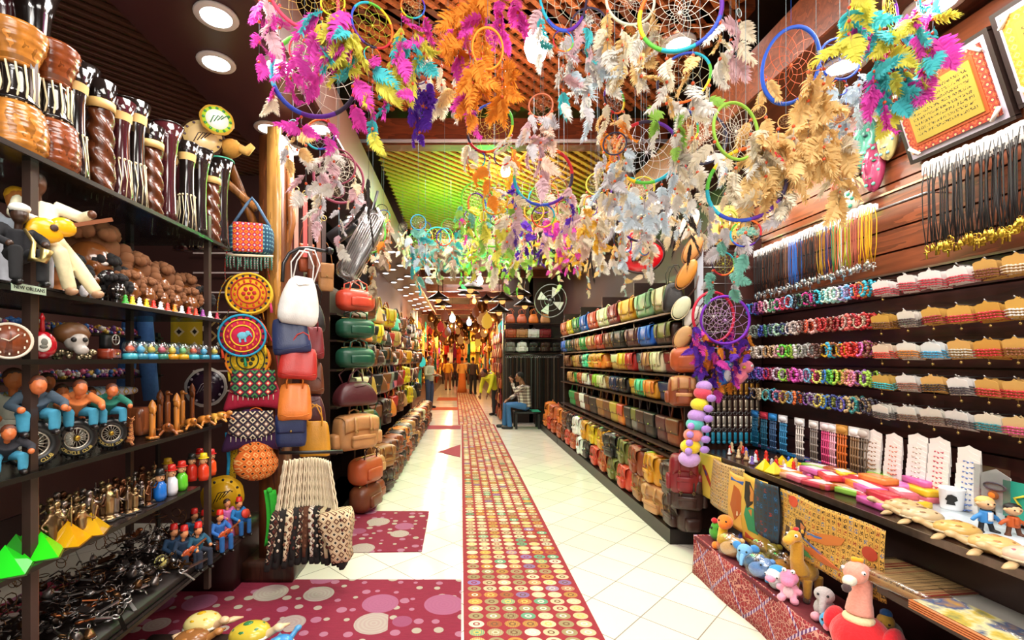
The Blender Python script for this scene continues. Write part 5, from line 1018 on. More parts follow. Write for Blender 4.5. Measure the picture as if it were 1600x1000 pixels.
flapbag('embroidered_round_bag', 'yellow crescent bag with black squares peeking under the pink one', onY(388, 562, YP+.02), .15, ('e8c020', 'e88020', '30381c', 'd8a818'), tas=('f0b020', 'e84820', 'e8c828'))
def wovenbag(ds, p, c, flap, cols, s_=1., rz=.3):
    t = thing('woven_bag', ds, 'embroidered bag', p, (0, 0, rz), s_, 'embroidered bags on the post')
    part('body', MB().rbox((0, 0, 0), (.34, .1, .27), .05, 8, fn=lambda q: Vector((q.x*(1-.25*(q.z/.13)), q.y, q.z-.05*(q.x/.17)**2))), mat(c, 'cloth'), t)
    part('flap', MB().sheet(lambda u, v: ((u-.5)*.3*(1-.1*(1-v)), -.058-.008*math.sin(u*PI), .12-v*.19-.0*u+.045*(2*u-1)**2*v), 12, 8, .006), mat(flap, 'tribal', k=17., cols=cols), t)
    part('strap', MB().sheet(lambda u, v: (.15*math.cos(v*PI), (u-.5)*.04, .08+.36*math.sin(v*PI)), 1, 14, .005), mat(c, 'cloth'), t)
    m = MB(); 
    for i in range(9): m.tube([(-.13+i*.032, -.06, -.05), (-.13+i*.032, -.066, -.085)], .003, 4)
    part('fringe', m, mat('e8dcc0', 'cloth'), t); return t
wovenbag('crimson hobo bag with a black, green and cream kilim flap', onY(398, 605, YP), 'a81838', '302830', ('e8d8b0', 'c82828', '3a8a48'), 1.0)
wovenbag('dark purple hobo bag with cream diamond kilim flap under the crimson one', onY(395, 668, YP), '3c1844', '241a2c', ('e8d8c0', '8a6a58', 'd8c8a8'), 1.0)
p = onY(400, 720, YP); t = thing('printed_bag', 'orange cotton bag with swirling henna print, lowest on the post', 'embroidered bag', p, (0, 0, .3))
part('body', blob('body', lambda m: (m.ball((0, 0, -.02), (.15, .07, .12), 16), m.ball((0, 0, .1), (.12, .05, .08), 14)), .012), mat('d8641c', 'tribal', k=20., cols=('3a1c10', 'e88838', 'e8b068')), t)
part('strap', MB().sheet(lambda u, v: (.1*math.cos(v*PI), (u-.5)*.05, .12+.25*math.sin(v*PI)), 1, 12, .005), mat('d8641c', 'cloth'), t)
t = thing('embroidered_belt', 'turquoise and yellow patterned strap dangling beside the orange bag', 'belt', onY(362, 720, YP+.05)); part('belt', MB().sheet(lambda u, v: ((u-.5)*.05+.015*math.sin(v*4), 0, .2-v*.42), 2, 12, .004), mat('e8b818', 'tribal', k=30., cols=('303030', 'e8b818', 'c89010')), t); part('edging', MB().tube([(-.035, 0, .2), (-.02, 0, .0), (-.035, 0, -.22)], .012, 6), mat('28a0d0', 'cloth'), t)
# leather column beside the post
YL = 3.25
bag(BUCKET, 'white', 'white leather bucket bag hanging beside the post under the curved pipe', onY(464, 508, YL), .35, (.75, .8, .98), tilt=(0, .12))
bag(TOTE, 'navy', 'navy blue soft leather tote hanging under the white bag', onY(458, 552, YL), .3, (.7, .9, .82), tilt=(0, -.12))
bag(TOTE, 'red', 'bright red leather tote hanging under the navy one', onY(464, 592, YL), .35, (.72, .9, .72), tilt=(0, .08))
bag(TOTE, 'orange', 'orange floral-tooled leather bag hanging under the red tote', onY(461, 655, YL), .3, (.62, 1, .82))
bag(POUCH, 'navy', 'flat navy leather pouch under the orange bag', onY(455, 698, YL), .3, (.75, .8, .72))
bag(TOTE, 'mustard', 'flat ochre leather tote behind the macrame fringes', onY(492, 712, YL+.25), .2, (.62, .5, .85))
bag(TOTE, 'darkred', 'scarlet tote hanging behind the navy one', onY(487, 560, YL+.35), .4, (.5, .8, .8)); bag(TOTE, 'brown', 'brown leather tote hanging behind the red one', onY(487, 615, YL+.4), .4, (.5, .8, .8)); bag(BUCKET, 'maroon', 'dark plum leather bag behind the orange one', onY(490, 665, YL+.4), .4, (.5, .7, .7)); bag(BUCKET, 'black', 'black leather bag hanging behind the white one', onY(486, 520, YL+.45), .4, (.6, .8, .7))
t = thing('curved_pipe', 'bent black pipe bracket reaching out above the white bag', 'bracket', (0, 0, 0)); t.location = onY(441, 430, 3.3); o0 = t.location
part('pipe', MB().tube([onY(x, y, 3.3+.2*(i/6))-o0 for i, (x, y) in enumerate([(441, 440), (443, 412), (452, 396), (468, 388), (485, 388), (500, 391), (514, 393)])], .013, 10), mat('1c1c20', rough=.3), t); part('clamp', MB().ball(tuple(onY(515, 392, 3.5)-o0), .03, 10), mat('101014', rough=.3), t)
for i, (px, y0, y1, c, nm) in enumerate([(463, 300, 392, 'd09a88', 'pale pink'), (477, 306, 402, 'c03a30', 'red'), (445, 342, 400, 'b86850', 'salmon'), (455, 320, 395, '7a2a20', 'dark red'), (485, 340, 420, '5a3020', 'brown'), (498, 350, 425, '8a5038', 'tan'), (506, 345, 410, '3a2018', 'dark brown')]):
    a, b_ = onY(px, y0, 3.75), onY(px, y1, 3.75); t = thing('leather_belt', f'{nm} leather belt hanging by the post above the curved pipe', 'belt', a, (0, 0, .3), 1, 'leather belts hanging by the post')
    part('strap', MB().box((0, 0, (b_.z-a.z)/2), (.032, .005, a.z-b_.z)), mat(c, 'leather'), t); part('buckle', MB().ring((0, 0, .02), .02, .004, 10, 5), brass, t)
for i, (px, py, c) in enumerate([(492, 440, 'chestnut'), (509, 455, 'tan'), (478, 425, 'rust')]): bag(POUCH, c, f'narrow {cw(c)} leather sheath bag hanging between the belts and the red duffel', onY(px, py, 3.9), .5, (.45, .7, .75))
# plastic wrapped flood lamp on its dark bracket
a, b_ = onY(536, 424, 3.55), onY(590, 345, 3.75); d = (b_-a); t = thing('flood_lamp', 'long silver ribbed flood lamp wrapped in clear plastic, leaning over the bags', 'lamp', (a+b_)/2, (0, math.atan2(d.x, d.z), 0)); L = d.length
part('housing', MB().rbox((0, .03, 0), (.16, .08, L), .03, 8), mat('a8a8a8', 'metal'), t)
m = MB()
for i in range(9): m.tube([(-.07+i*.0175, -.018, -L*.47), (-.07+i*.0175, -.022, L*.47)], .004, 5)
part('louvre', m, mat('d8d8d4', 'metal'), t); part('rim', MB().ring((0, -.012, 0), .085, .009, 30, 6, 'y', L/.17), mat('c8c8cc', 'metal'), t)
part('plastic_wrap', MB().rbox((0, .02, 0), (.19, .14, L+.05), .05, 8, fn=lambda q: q+Vector((.006*math.sin(q.z*40), .005*math.cos(q.z*50+q.x*30), 0))), mat('f0f0f0', 'glass', k=.25), t)
c_ = onY(535, 362, 3.8); t = thing('lamp_bracket', 'dark cylindrical lamp mount behind the silver flood lamp', 'bracket', c_, (0, .95, 0)); part('mount', MB().lathe([(.0, -.12), (.06, -.12), (.06, .1), (.05, .12), (0, .12)], 20), mat('2a2a2e', rough=.35), t); part('arm', MB().tube([(0, 0, .1), (0, .0, .3), (-.1, 0, .42)], .012, 8), mat('1c1c20', rough=.35), t)
# macrame-topped shoulder bags bunched at the post foot
mats_ = ['1a1614', '1a1614', 'd8c4a0', '1c1816', '2a1c14', '5a3420', 'd8d0c0', '1a1614', '1a1614', 'c8b890', '201814', 'd8c8a0', 'd0b890']
for i in range(13):
    u = i/12; x, y = -1.17+u*.26, 3.14+.12*math.sin(u*PI)+.08*u; zt = .93-.01*i*.2; spread = (u-.5)*.3
    t = thing('macrame_bag', f'long shoulder bag with knotted cream strap, {nth(i)} in the bunch from the green one', 'shoulder bag', (x, y, zt), (0, -spread, R.uniform(-.15, .15)+.1), 1, 'macrame strap bags bunched by the post')
    m = MB()
    for j in range(4):
        pts = [(.007*(j-1.5)*(1+k2*.03)+.002*math.sin(k2*2.1+j*2), .012*math.cos(j*1.7)+.003*math.cos(k2*1.9), -k2*.022) for k2 in range(17)]; m.tube(pts, .0062, 5)
    part('macrame_strap', m, mat('e4d4b4', 'cloth'), t)
    b0 = part('pouch', MB().rbox((0, 0, -.5), (.045 if i < 12 else .17, .15, .34), .02, 6, fn=lambda q: Vector((q.x*(1+.3*math.sin(q.z*14)), q.y, q.z))), mat(mats_[i], 'cloth') if i % 2 else mat(mats_[i], 'tribal', k=18., cols=('1a1614', 'd8c8a8', '5a3020')), t)
    m = MB()
    for j in range(7): m.ball((.012*(-1)**j if i < 12 else .05*(-1)**j, -.078, -.38-j*.034), (.009, .004, .012), 6)
    part('embroidery', m, mat(['5a2a20', 'd8c8b0', '7a5038'][i % 3], 'cloth'), b0); part('fringe', MB().rbox((0, 0, -.66), (.04, .13, .12), .012, 4), mat('181412', 'cloth'), b0)
t = thing('green_scarf', 'narrow bright green cloth hanging between the post and the macrame bags', 'cloth', onY(421, 780, 3.2)); part('cloth', MB().sheet(lambda u, v: ((u-.5)*.075+.02*math.sin(v*3), .015*math.sin(u*9), .06-v*.38), 8, 12, .004), mat('2aa82a', 'cloth'), t)
part('knot', MB().ball((0, 0, .06), .02, 8), mat('2aa82a', 'cloth'), t)
t = thing('hanging_rail', 'dark rail holding the macrame bags out from the post', 'rail', (-1.28, 3.3, .97)); part('bar', MB().tube([(-.05, .16, 0), (.05, -.1, 0), (.45, .0, -.01)], .012, 8), mat('15110f', rough=.4), t)
single('low_cabinet', MB().rbox((0, 0, .2), (.5, .5, .4), .01, 4), mat('26120e', rough=.4), 'dark low cabinet between the post and the souvenir shelves', 'cabinet', (-1.82, 3.5, 0))
# ================================================================ SOUVENIR SHELVES
XF, XB = -1.45, -2.0
t = thing('souvenir_shelf', 'glass and dark steel shelving unit crammed with souvenirs', 'shelf', ((XF+XB)/2, 2.1, 0))
sg = mat('b8c8c4', 'glass', k=.22); dkm = mat('1a1614', rough=.3, metal=.3)
for z, y0, y1 in ((.43, .9, 3.1), (.9, .9, 2.62), (1.215, .9, 2.86), (1.6, .9, 2.9), (1.84, .9, 2.86), (2.3, .9, 2.86)):
    s_ = part('glass_shelf', MB().box((0, (y0+y1)/2-2.1, z-.006), (.54, y1-y0, .012)), sg if z > 1 else mat('2a2220', rough=.15), t)
    part('shelf_rim', MB().box((.273, (y0+y1)/2-2.1, z-.008), (.008, y1-y0, .018)).box((-.273, (y0+y1)/2-2.1, z-.008), (.008, y1-y0, .018)), dkm, s_)
for x, y in ((.22, -.45), (-.24, -.45), (.22, .7), (-.24, .7), (.22, -1.15), (-.24, -1.15)): part('post', MB().box((x, y, 1.35), (.03, .03, 2.7 if y < 0 else 2.2)), mat('3a2a24', rough=.35), t)
part('post_wood_face', MB().box((.2, -.42, 1.35), (.04, .01, 2.6)), mat('6a4028', 'wood'), t)
# interior beyond: slatted back boards with white rails
for j in range(9):
    z = 1.3+j*.19; single('slat_rail', MB().box((0, 0, 0), (.9, .012, .014)), mat('d8c8c4', rough=.4), f'thin pale rail on the dark back boards, {nth(j)} from the lowest', 'rail', (-2.15, 4.58, z), group='rails on the dark back boards')
struct('partition', MB().box((-2.4, 4.66, 1.7), (1.7, .06, 3.4)), mat('3a1d18', rough=.5))
# ---- drums and vases
seg = 20
def ribs(a, z): return 1+.02*math.sin(z*260)
prof_h = [(.0, 0), (.075, 0), (.088, .03), (.092, .09), (.08, .15), (.058, .2), (.055, .27), (.062, .32), (.082, .37), (.09, .41), (.086, .42), (.078, .415)]
def seg_prof(p, z0, z1):
    out = []
    for (r0, a), (r1, b_) in zip(p, p[1:]):
        n_ = max(1, int((b_-a)/.008)+1)
        for i in range(n_):
            z = a+(b_-a)*i/n_
            if z0 <= z <= z1: out.append((r0+(r1-r0)*i/n_, z))
    return out
lowc = MB().lathe([(0, 0)]+seg_prof(prof_h, 0.001, .17), seg, fn=ribs); mid = MB().lathe(seg_prof(prof_h, .165, .29), seg); topc = MB().lathe(seg_prof(prof_h, .285, .42)+[(.07, .41), (.06, .3)], seg, fn=ribs)
stk = MB()
for i in range(16): a = i*PI/8; r_ = .064; stk.tube([(r_*math.cos(a), r_*math.sin(a), .165), (.059*math.cos(a+.12), .059*math.sin(a+.12), .22), (.064*math.cos(a-.05), .064*math.sin(a-.05), .29)], .0035, 5)
DRUM = Kind('carved_drum', [('base', lowc.mesh('base'), 'main'), ('waist', mid.mesh('waist'), 'dark'), ('bowl', topc.mesh('bowl'), 'main'), ('inlay', stk.mesh('inlay'), 'pale')])
pv = [(0, 0), (.045, 0), (.05, .03), (.042, .12), (.036, .24), (.036, .34), (.046, .42), (.062, .48), (.058, .482), (.04, .42)]
VB = MB().lathe(pv, seg); VT = MB().lathe([(.043, .385), (.0475, .43)], seg, cap=False); sc_ = MB()
for i in range(7):
    a = -2.2+i*.5; sc_.tube([(.05*math.cos(a), .05*math.sin(a), .01), (.044*math.cos(a+.2), .044*math.sin(a+.2), .1), (.04*math.cos(a-.1), .04*math.sin(a-.1), .2)], .0025, 4)
    sc_.ball((.04*math.cos(a), .04*math.sin(a), .2), .006, 6)
VASE = Kind('tall_vase', [('body', VB.mesh('body'), 'main'), ('tan_band', VT.mesh('tan_band'), 'pale'), ('etched_reeds', sc_.mesh('etched_reeds'), 'reed')])
tw = MB().lathe([(0, 0)]+seg_prof([(.05, 0), (.046, .36), (.052, .36)], .001, .36), seg, fn=lambda a, z: 1+.14*math.sin(3*a+z*75)); tt_ = MB().lathe([(.047, .355), (.052, .40), (.062, .47), (.058, .472), (.04, .4)], seg)
TWV = Kind('twisted_vase', [('twisted_stem', tw.mesh('twisted_stem'), 'main'), ('mouth', tt_.mesh('mouth'), 'dark'), ('tan_band', MB().lathe([(.051, .352), (.054, .352), (.056, .39), (.053, .39)], seg, cap=False).mesh('tan_band'), 'pale')])
fp = [(0, 0), (.05, 0), (.042, .06), (.036, .2), (.038, .34), (.05, .44), (.075, .52), (.07, .522), (.045, .44)]
FLV = Kind('flared_vase', [('body', MB().lathe(fp, 24).mesh('body'), 'main'), ('rim', MB().ring((0, 0, .52), .073, .004, 24, 6, 'z').mesh('rim'), 'rim')])
wdk = mat('5a2c14', 'wood', rough=.25, sc=(1, 1, .5)); blackg = mat('17110f', rough=.12, coat=.6); burg = mat('3a1418', rough=.12, coat=.6); tanb = mat('c09a5a', rough=.6); palei = mat('d8c8a0', rough=.5)
vm = {'main': blackg, 'dark': blackg, 'pale': tanb, 'reed': palei, 'rim': blackg}
DZ = 2.302
def Yl(px, X): return F*X/(px-CX)
for px, ds, s_, m_ in [(24, 'wide carved hourglass drum with pale spikes, at the photo edge', 1.0, 'b0702c'), (80, 'carved hourglass drum with white net inlay, second from the photo edge', 1.0, '7a3c1c')]:
    DRUM.make({'main': mat(m_, 'wood', rough=.2, sc=(1, 1, .5)), 'dark': blackg, 'pale': palei}, ds, 'drum', (-1.55, Yl(px, -1.55), DZ), (0, 0, .4), (1, 1, 1.12 if px > 50 else 1.05))
fr = [(116, VASE, 'black vase with tan band', .92), (156, TWV, 'twisted brown vase with black mouth', 1.0), (188, VASE, 'glossy black vase with etched reeds', .95), (212, VASE, 'dark vase with tan band', 1.05), (236, TWV, 'short twisted vase', .95), (262, FLV, 'dark flared vase', 1.0), (292, VASE, 'reed-etched black vase', 1.05), (312, FLV, 'dark vase with wiry sprigs', 1.0), (330, TWV, 'twisted brown vase at the shelf end', 1.05), (346, FLV, 'green-rimmed flared vase at the shelf end', 1.1)]
for i, (px, kd, ds, s_) in enumerate(fr):
    kd.make({**vm, 'main': wdk if kd is TWV else (burg if i % 3 == 2 else blackg), 'rim': mat('3aa888', rough=.3) if i == 9 else blackg}, f'{ds}, {nth(i)} in the front row after the drums', 'vase', (-1.53, Yl(px, -1.53), DZ), (0, 0, R.uniform(-.4, .4)), (1.0, 1.0, s_*.98), 'dark vases on the top shelf')
bk = [(8, FLV, 1.5, .55), (52, FLV, 1.5, .6), (100, FLV, 1.25, .6), (128, VASE, 1.25, .6), (170, VASE, 1.25, .9), (200, FLV, 1.15, .9), (235, VASE, 1.15, 1.), (262, VASE, 1.1, 1.), (285, FLV, 1.15, 1.1), (310, VASE, 1.05, 1.)]
for i, (px, kd, s_, e) in enumerate(bk):
    X = -1.70 if i % 2 else -1.8; m_ = [burg, blackg][i % 2]
    kd.make({**vm, 'main': m_}, f'{"burgundy" if m_ is burg else "black"} glossy {"flared" if kd is FLV else "banded"} vase, {nth(i)} in the rear row behind the drums', 'vase', (X, max(1.25, Yl(px, X)), DZ), (0, 0, R.uniform(0, 3)), (1.15, 1.15, s_), 'dark vases on the top shelf')
# hanging plates and tambourine by the vases
def plate(ds, p, r, cols, rx=0, rz=.5, name='painted_plate', cat='plate'):
    t = thing(name, ds, cat, p, (PI/2-.15, 0, rz)); rr = [r, r*.86, r*.66]
    part('rim', MB().lathe([(0, -.006), (rr[0], -.002), (rr[0], .006), (0, .004)], 28, fn=lambda a, z: 1+.02*math.sin(a*20), cap=False), mat(cols[0], rough=.25), t)
    part('band', MB().lathe([(0, .0), (rr[1], .0), (rr[1], .009), (0, .009)], 28, cap=False), mat(cols[1], rough=.25), t)
    part('centre', MB().lathe([(0, .0), (rr[2], .0), (rr[2], .012), (0, .012)], 28, cap=False), mat(cols[2], rough=.25), t); m = MB()
    for i in range(12): a = i*PI/6; m.ball((rr[1]*.9*math.cos(a), rr[1]*.9*math.sin(a), .01), (.01, .01, .004), 6)
    for i in range(4): m.tube([(-rr[2]*.6+i*.02, -rr[2]*.5+i*.012, .013), (-rr[2]*.3+i*.025, .02+i*.006, .014), (-.01+i*.025, rr[2]*.3, .013)], .003, 4)
    part('painted_motif', m, mat(cols[3], rough=.3), t); return t
plate('yellow and green rimmed souvenir plate with black script, high by the vases', onY(339, 188, 3.0), .1, ('c89838', 'b8d838', 'e8e8dc', '1f7a30'), rz=.6)
plate('cream tambourine with dark star leaning behind the last vases', onY(317, 215, 3.02), .13, ('3a2418', 'd8b878', 'e8c890', '4a3038'), rz=.5, name='tambourine', cat='tambourine')
plate('round ochre tortoiseshell-pattern bag with black cells behind the musicians', onY(348, 775, 3.25), .14, ('b88a18', 'd8a820', 'c89818', '201810'), rz=.2, name='tortoiseshell_bag', cat='bag')
plate('black and white mandala cloth disc behind the wood carvings', onY(322, 605, 3.6), .15, ('d8d0c8', '2c1a2c', '3a2438', 'c8b8c0'), rz=.2, name='mandala_cloth', cat='cloth')
t = thing('straw_hat', 'golden straw bird-nest ornament under the yellow plate', 'ornament', onY(362, 232, 3.1)); part('body', MB().ball((0, 0, 0), (.07, .06, .06), 12, fn=lambda d: 1+.1*math.sin(d.x*15)), mat('c08a38', 'cloth'), t); part('spout', MB().tube([(.05, 0, 0), (.1, 0, -.02), (.14, 0, .02)], [.03, .03, .02], 8), mat('d8a858', 'cloth'), t)
# jeans and patterned cloths hanging in the recess behind the shelves
t = thing('hanging_jeans', 'blue jeans hanging in the recess behind the glass globes', 'jeans', onY(215, 560, 3.4))
for s_ in (-1, 1): part('leg', MB().tube([(s_*.05, 0, .3), (s_*.07, 0, 0), (s_*.1, 0, -.3)], [.05, .055, .05], 12), mat('3a6aa8', 'cloth'), t)
for ds, px, py, c, k_ in (('yellow and black patterned cloth hanging behind the globes', 292, 530, 'd8b820', ('201810', 'e8d8a0', 'd8b820')), ('brown cloth with cream animal motif behind the globes', 330, 525, '3a2018', ('e8dcc0', '3a2018', 'c8a868'))):
    single('patterned_cloth', MB().sheet(lambda u, v: ((u-.5)*.24, .01*math.sin(u*8), .16-v*.32), 8, 6, .004), mat(c, 'tribal', k=9., cols=k_), ds, 'cloth', onY(px, py, 3.5))
# ---- afro heads on the 1.84 shelf
def headk():
    face = blob('face', lambda m: (m.ball((0, 0, .1), (.06, .062, .075), 18), m.ball((0, -.06, .095), (.012, .016, .014), 8), m.ball((0, -.052, .062), (.026, .016, .009), 10), m.ball((0, -.05, .05), (.022, .014, .008), 10), m.ball((-.062, 0, .09), (.01, .012, .018), 8), m.ball((.062, 0, .09), (.01, .012, .018), 8), m.tube([(0, 0, 0), (0, 0, .06)], [.04, .034], 12)), .005)
    rr = random.Random(3); hair = MB()
    for i in range(170):
        d = Vector((rr.gauss(0, 1), rr.gauss(0, 1), rr.gauss(0, 1))).normalized()
        if d.z < -.45 or (d.y < .05 and d.z < .58): continue
        hair.ball((d.x*.085, d.y*.08+.015, .14+d.z*.075), rr.uniform(.015, .024), 6, 4)
    hair.ball((0, .034, .16), (.078, .062, .062), 12)
    ey = MB().ball((-.024, -.054, .108), (.01, .006, .006), 8).ball((.024, -.054, .108), (.01, .006, .006), 8)
    return Kind('afro_figurine', [('face', face, 'main'), ('curly_hair', hair.mesh('curly_hair'), 'hair'), ('eyes', ey.mesh('eyes'), 'eye')])
HD = headk(); brf = mat('7a4620', rough=.2, coat=.4); bkf = mat('1c1614', rough=.15, coat=.5); brh = mat('744828', rough=.9); bkh = mat('141010', rough=.85); eg = mat('e0d8d0', rough=.2)
hz = 1.842
for i, (px, X, s_, bl, ds) in enumerate([(140, -1.68, 1.7, 0, 'largest brown carved head with a huge afro behind the guitarist'), (203, -1.62, 1.25, 0, 'second largest brown carved head with curly hair'), (245, -1.61, 1.2, 0, 'brown carved head with white eyes in the middle of the row'), (285, -1.61, 1.12, 0, 'brown carved head with white eyes towards the post'), (106, -1.60, .85, 1, 'black carved head beside the guitarist legs'), (160, -1.62, 1.05, 1, 'glossy black carved head in front of the largest brown one'), (200, -1.54, .75, 0, 'small brown head, first of the little front row'), (228, -1.54, .7, 0, 'small brown head, second of the little front row'), (250, -1.54, .66, 0, 'small brown head, third of the little front row'), (270, -1.54, .68, 0, 'small brown head, fourth of the little front row'), (296, -1.54, .72, 0, 'small brown head, fifth of the little front row'), (312, -1.56, .85, 1, 'small black head at the post end of the row'), (183, -1.52, .6, 1, 'small black head tucked before the brown front row')]):
    HD.make({'main': bkf if bl else brf, 'hair': bkh if bl else brh, 'eye': eg}, ds, 'carved head', (X, Yl(px, X), hz), (0, 0, .72+R.uniform(-.15, .15)), s_, 'carved heads with curly hair')
# tiny figures along the front edge of that shelf
tc = [('green', '3aa038'), ('yellow', 'e0c020'), ('white', 'e8e8e8'), ('yellow', 'e8b818'), ('red', 'd02818'), ('white', 'f0f0f0'), ('red', 'd03828'), ('orange', 'e88820'), ('white', 'e8e4e0'), ('red', 'c82020'), ('red', 'e04028'), ('purple', '8a3a90'), ('white', 'e8e8ee'), ('crimson', 'a81838')]
for i, (cn, ch) in enumerate(tc):
    px = 196+i*11; LT.make({'main': mat(ch, rough=.25), 'base': mat('e8e0d8')}, f'tiny {cn} figurine on the shelf edge before the heads, {nth(i)} along', 'figurine', (-1.475, Yl(px, -1.475), hz), (0, 0, R.uniform(0, 6)), (.75, .75, .55), 'tiny figurines before the carved heads')
for i, (px, ds) in enumerate([(131, 'pair of white rabbit-ear ornaments, first'), (146, 'pair of white rabbit-ear ornaments, second')]): single('egg_ornament', MB().ball((0, 0, .025), (.016, .016, .026), 12), mat('e8e8f0', rough=.2), f'small white egg-shaped ornament by the guitarist, {("closer to him", "farther along")[i]}', 'ornament', (-1.47, Yl(px, -1.47), hz))
# ---- people figurines: reusable posed body
def posed(name, ds, at, rz, sc, joints, cols, extra=None, group=None):
    """joints: pelvis, chest, head, hands L/R, knees L/R, feet L/R in local metres (front -Y)"""
    J = {k_: Vector(v) for k_, v in joints.items()}; t = thing(name, ds, 'figurine', at, (0, 0, rz), sc, group)
    el = lambda s_: (J['chest']+Vector((s_*.035, 0, .01))+J['hand'+('L' if s_ < 0 else 'R')])/2+Vector((s_*.02, .015, -.01))
    def trousers(m):
        m.ball(tuple(J['pelvis']), (.034, .028, .026), 10)
        for s_, k_ in ((-1, 'L'), (1, 'R')): m.tube([J['pelvis']+Vector((s_*.016, 0, 0)), J['knee'+k_], J['foot'+k_]+Vector((0, 0, .01))], [.021, .017, .015], 8)
    part('trousers', blob('trousers', trousers, .0045), mat(cols[0], 'cloth'), t)
    def jacket(m):
        m.tube([J['pelvis'], (J['pelvis']+J['chest'])/2, J['chest']], [.03, .032, .036], 10)
        for s_, k_ in ((-1, 'L'), (1, 'R')): m.tube([J['chest']+Vector((s_*.03, 0, .008)), el(s_), J['hand'+k_]], [.016, .014, .011], 8)
    part('jacket', blob('jacket', jacket, .0045), mat(cols[1], 'cloth'), t)
    H = J['head']
    hd = part('head', blob('head', lambda m: (m.ball(tuple(H), (.021, .023, .027), 12), m.ball((H.x, H.y-.023, H.z-.003), .005, 6), m.tube([J['chest'], H], .01, 8)), .0035), mat(cols[2], rough=.4), t)
    part('hair', MB().ball((H.x, H.y+.004, H.z+.008), (.0225, .0235, .023), 10), mat(cols[3], rough=.5), hd)
    part('hand', MB().ball(tuple(J['handL']), .01, 8), mat(cols[2], rough=.4), t); part('hand', MB().ball(tuple(J['handR']), .01, 8), mat(cols[2], rough=.4), t)
    for k_ in 'LR': part('shoe', MB().ball((J['foot'+k_].x, J['foot'+k_].y-.01, J['foot'+k_].z+.004), (.012, .024, .01), 8), mat(cols[4], rough=.3), t)
    if extra: extra(t, J)
    return t
SIT = dict(pelvis=(0, 0, .09), chest=(0, .0, .16), head=(0, -.01, .205), handL=(-.04, -.06, .11), handR=(.04, -.06, .12), kneeL=(-.03, -.07, .095), kneeR=(.03, -.07, .095), footL=(-.03, -.07, .0), footR=(.03, -.07, .0))
def guitar(t, J, c='d8a018', s_=1.):
    g = part('guitar_body', MB().ball((-.02*s_, -.065, .13*s_), (.035*s_, .012, .028*s_), 14).ball((.012*s_, -.065, .145*s_), (.026*s_, .012, .022*s_), 12), mat(c, rough=.2), t)
    part('guitar_neck', MB().box((.065*s_, -.068, .168*s_), (.09*s_, .006, .009*s_), Matrix.Translation((.065*s_, 0, .168*s_)) @ Matrix.Rotation(-.4, 4, 'Y') @ Matrix.Translation((-.065*s_, 0, -.168*s_))), mat('7a4018'), t); part('sound_hole', MB().ball((-.008*s_, -.078, .137*s_), (.008*s_, .002, .008*s_), 8), mat('3a2010'), g)
posed('guitarist_figurine', 'guitarist figurine in a cream suit leaning back with a yellow guitar', (-1.50, Yl(72, -1.5), hz), 1.0, 1.55, dict(pelvis=(0, .0, .12), chest=(-.01, .02, .2), head=(-.015, .015, .25), handL=(-.03, -.055, .15), handR=(.07, -.055, .19), kneeL=(.01, -.05, .09), kneeR=(.05, -.02, .07), footL=(.035, -.03, .0), footR=(.09, -.02, .0)), ('e6dab0', 'eadfc0', '5a3018', '3a1c10', 'b89070'), lambda t, J: guitar(t, J, 'e8a818', 1.))
def sax(t, J): part('saxophone', MB().tube([(0, -.04, .16), (.01, -.07, .12), (.0, -.08, .07), (.02, -.1, .07), (.025, -.11, .1)], [.004, .006, .009, .012, .016], 8), mat('c8b070', 'metal'), t); part('white_cap', MB().ball((J['head'].x, J['head'].y, J['head'].z+.018), (.026, .028, .016), 10), mat('e8e8e0'), t)
posed('musician_figurine', 'seated black-suited figurine in a white cap by the guitarist', (-1.47, Yl(28, -1.47), hz), 1.1, 1.15, SIT, ('18181a', '1c1c20', '3a2418', '141010', '101010'), sax)
t = thing('jazz_base', 'dark oval base lettered NEW ORLEANS under the guitarist', 'figurine base', (-1.465, Yl(50, -1.465), hz)); part('oval_base', MB().rbox((0, 0, .006), (.03, .36, .012), .005, 5), mat('141214', rough=.2), t)
def text(name, body, m, parent, loc, rot, size, ext=.0006):
    cu = bpy.data.curves.new(name, 'FONT'); cu.body = body; cu.size = size; cu.extrude = ext; cu.align_x = 'CENTER'; cu.align_y = 'CENTER'; cu.resolution_u = 2
    o = bpy.data.objects.new('t', cu); COL.objects.link(o); dg = bpy.context.evaluated_depsgraph_get(); me = bpy.data.meshes.new_from_object(o.evaluated_get(dg)); bpy.data.objects.remove(o); me.name = name; me.materials.clear()
    return part(name, me, m, parent, loc, rot)
pl = part('name_plate', MB().box((.018, -.03, -.006), (.004, .125, .026)), mat('b8d0b8', rough=.4), t); text('lettering', 'NEW ORLEANS', mat('202420'), pl, (.0205, -.03, -.006), (PI/2, 0, PI/2), .0165)
posed('musician_figurine', 'small figurine in a yellow hat behind the guitarist', (-1.66, Yl(25, -1.66), hz+.0), 1.0, 1.7, SIT, ('c8c8d0', 'b8bcc8', 'c87838', 'e0a020', '303030'))
t = thing('caricature_bust', 'orange faced bust with blue and pink cap behind the guitar', 'bust', (-1.6, Yl(96, -1.6), hz)); part('face', blob('face', lambda m: (m.ball((0, 0, .09), (.045, .045, .06), 14), m.ball((0, -.05, .09), .014, 8), m.tube([(0, 0, 0), (0, 0, .06)], [.05, .03], 10)), .005), mat('d08048', rough=.3), t); part('cap', MB().ball((0, 0, .14), (.05, .05, .03), 14), mat('3a90c0'), t); part('brim', MB().ball((0, -.05, .13), (.035, .035, .008), 10), mat('d02880'), t); t.rotation_euler.z = 1.0
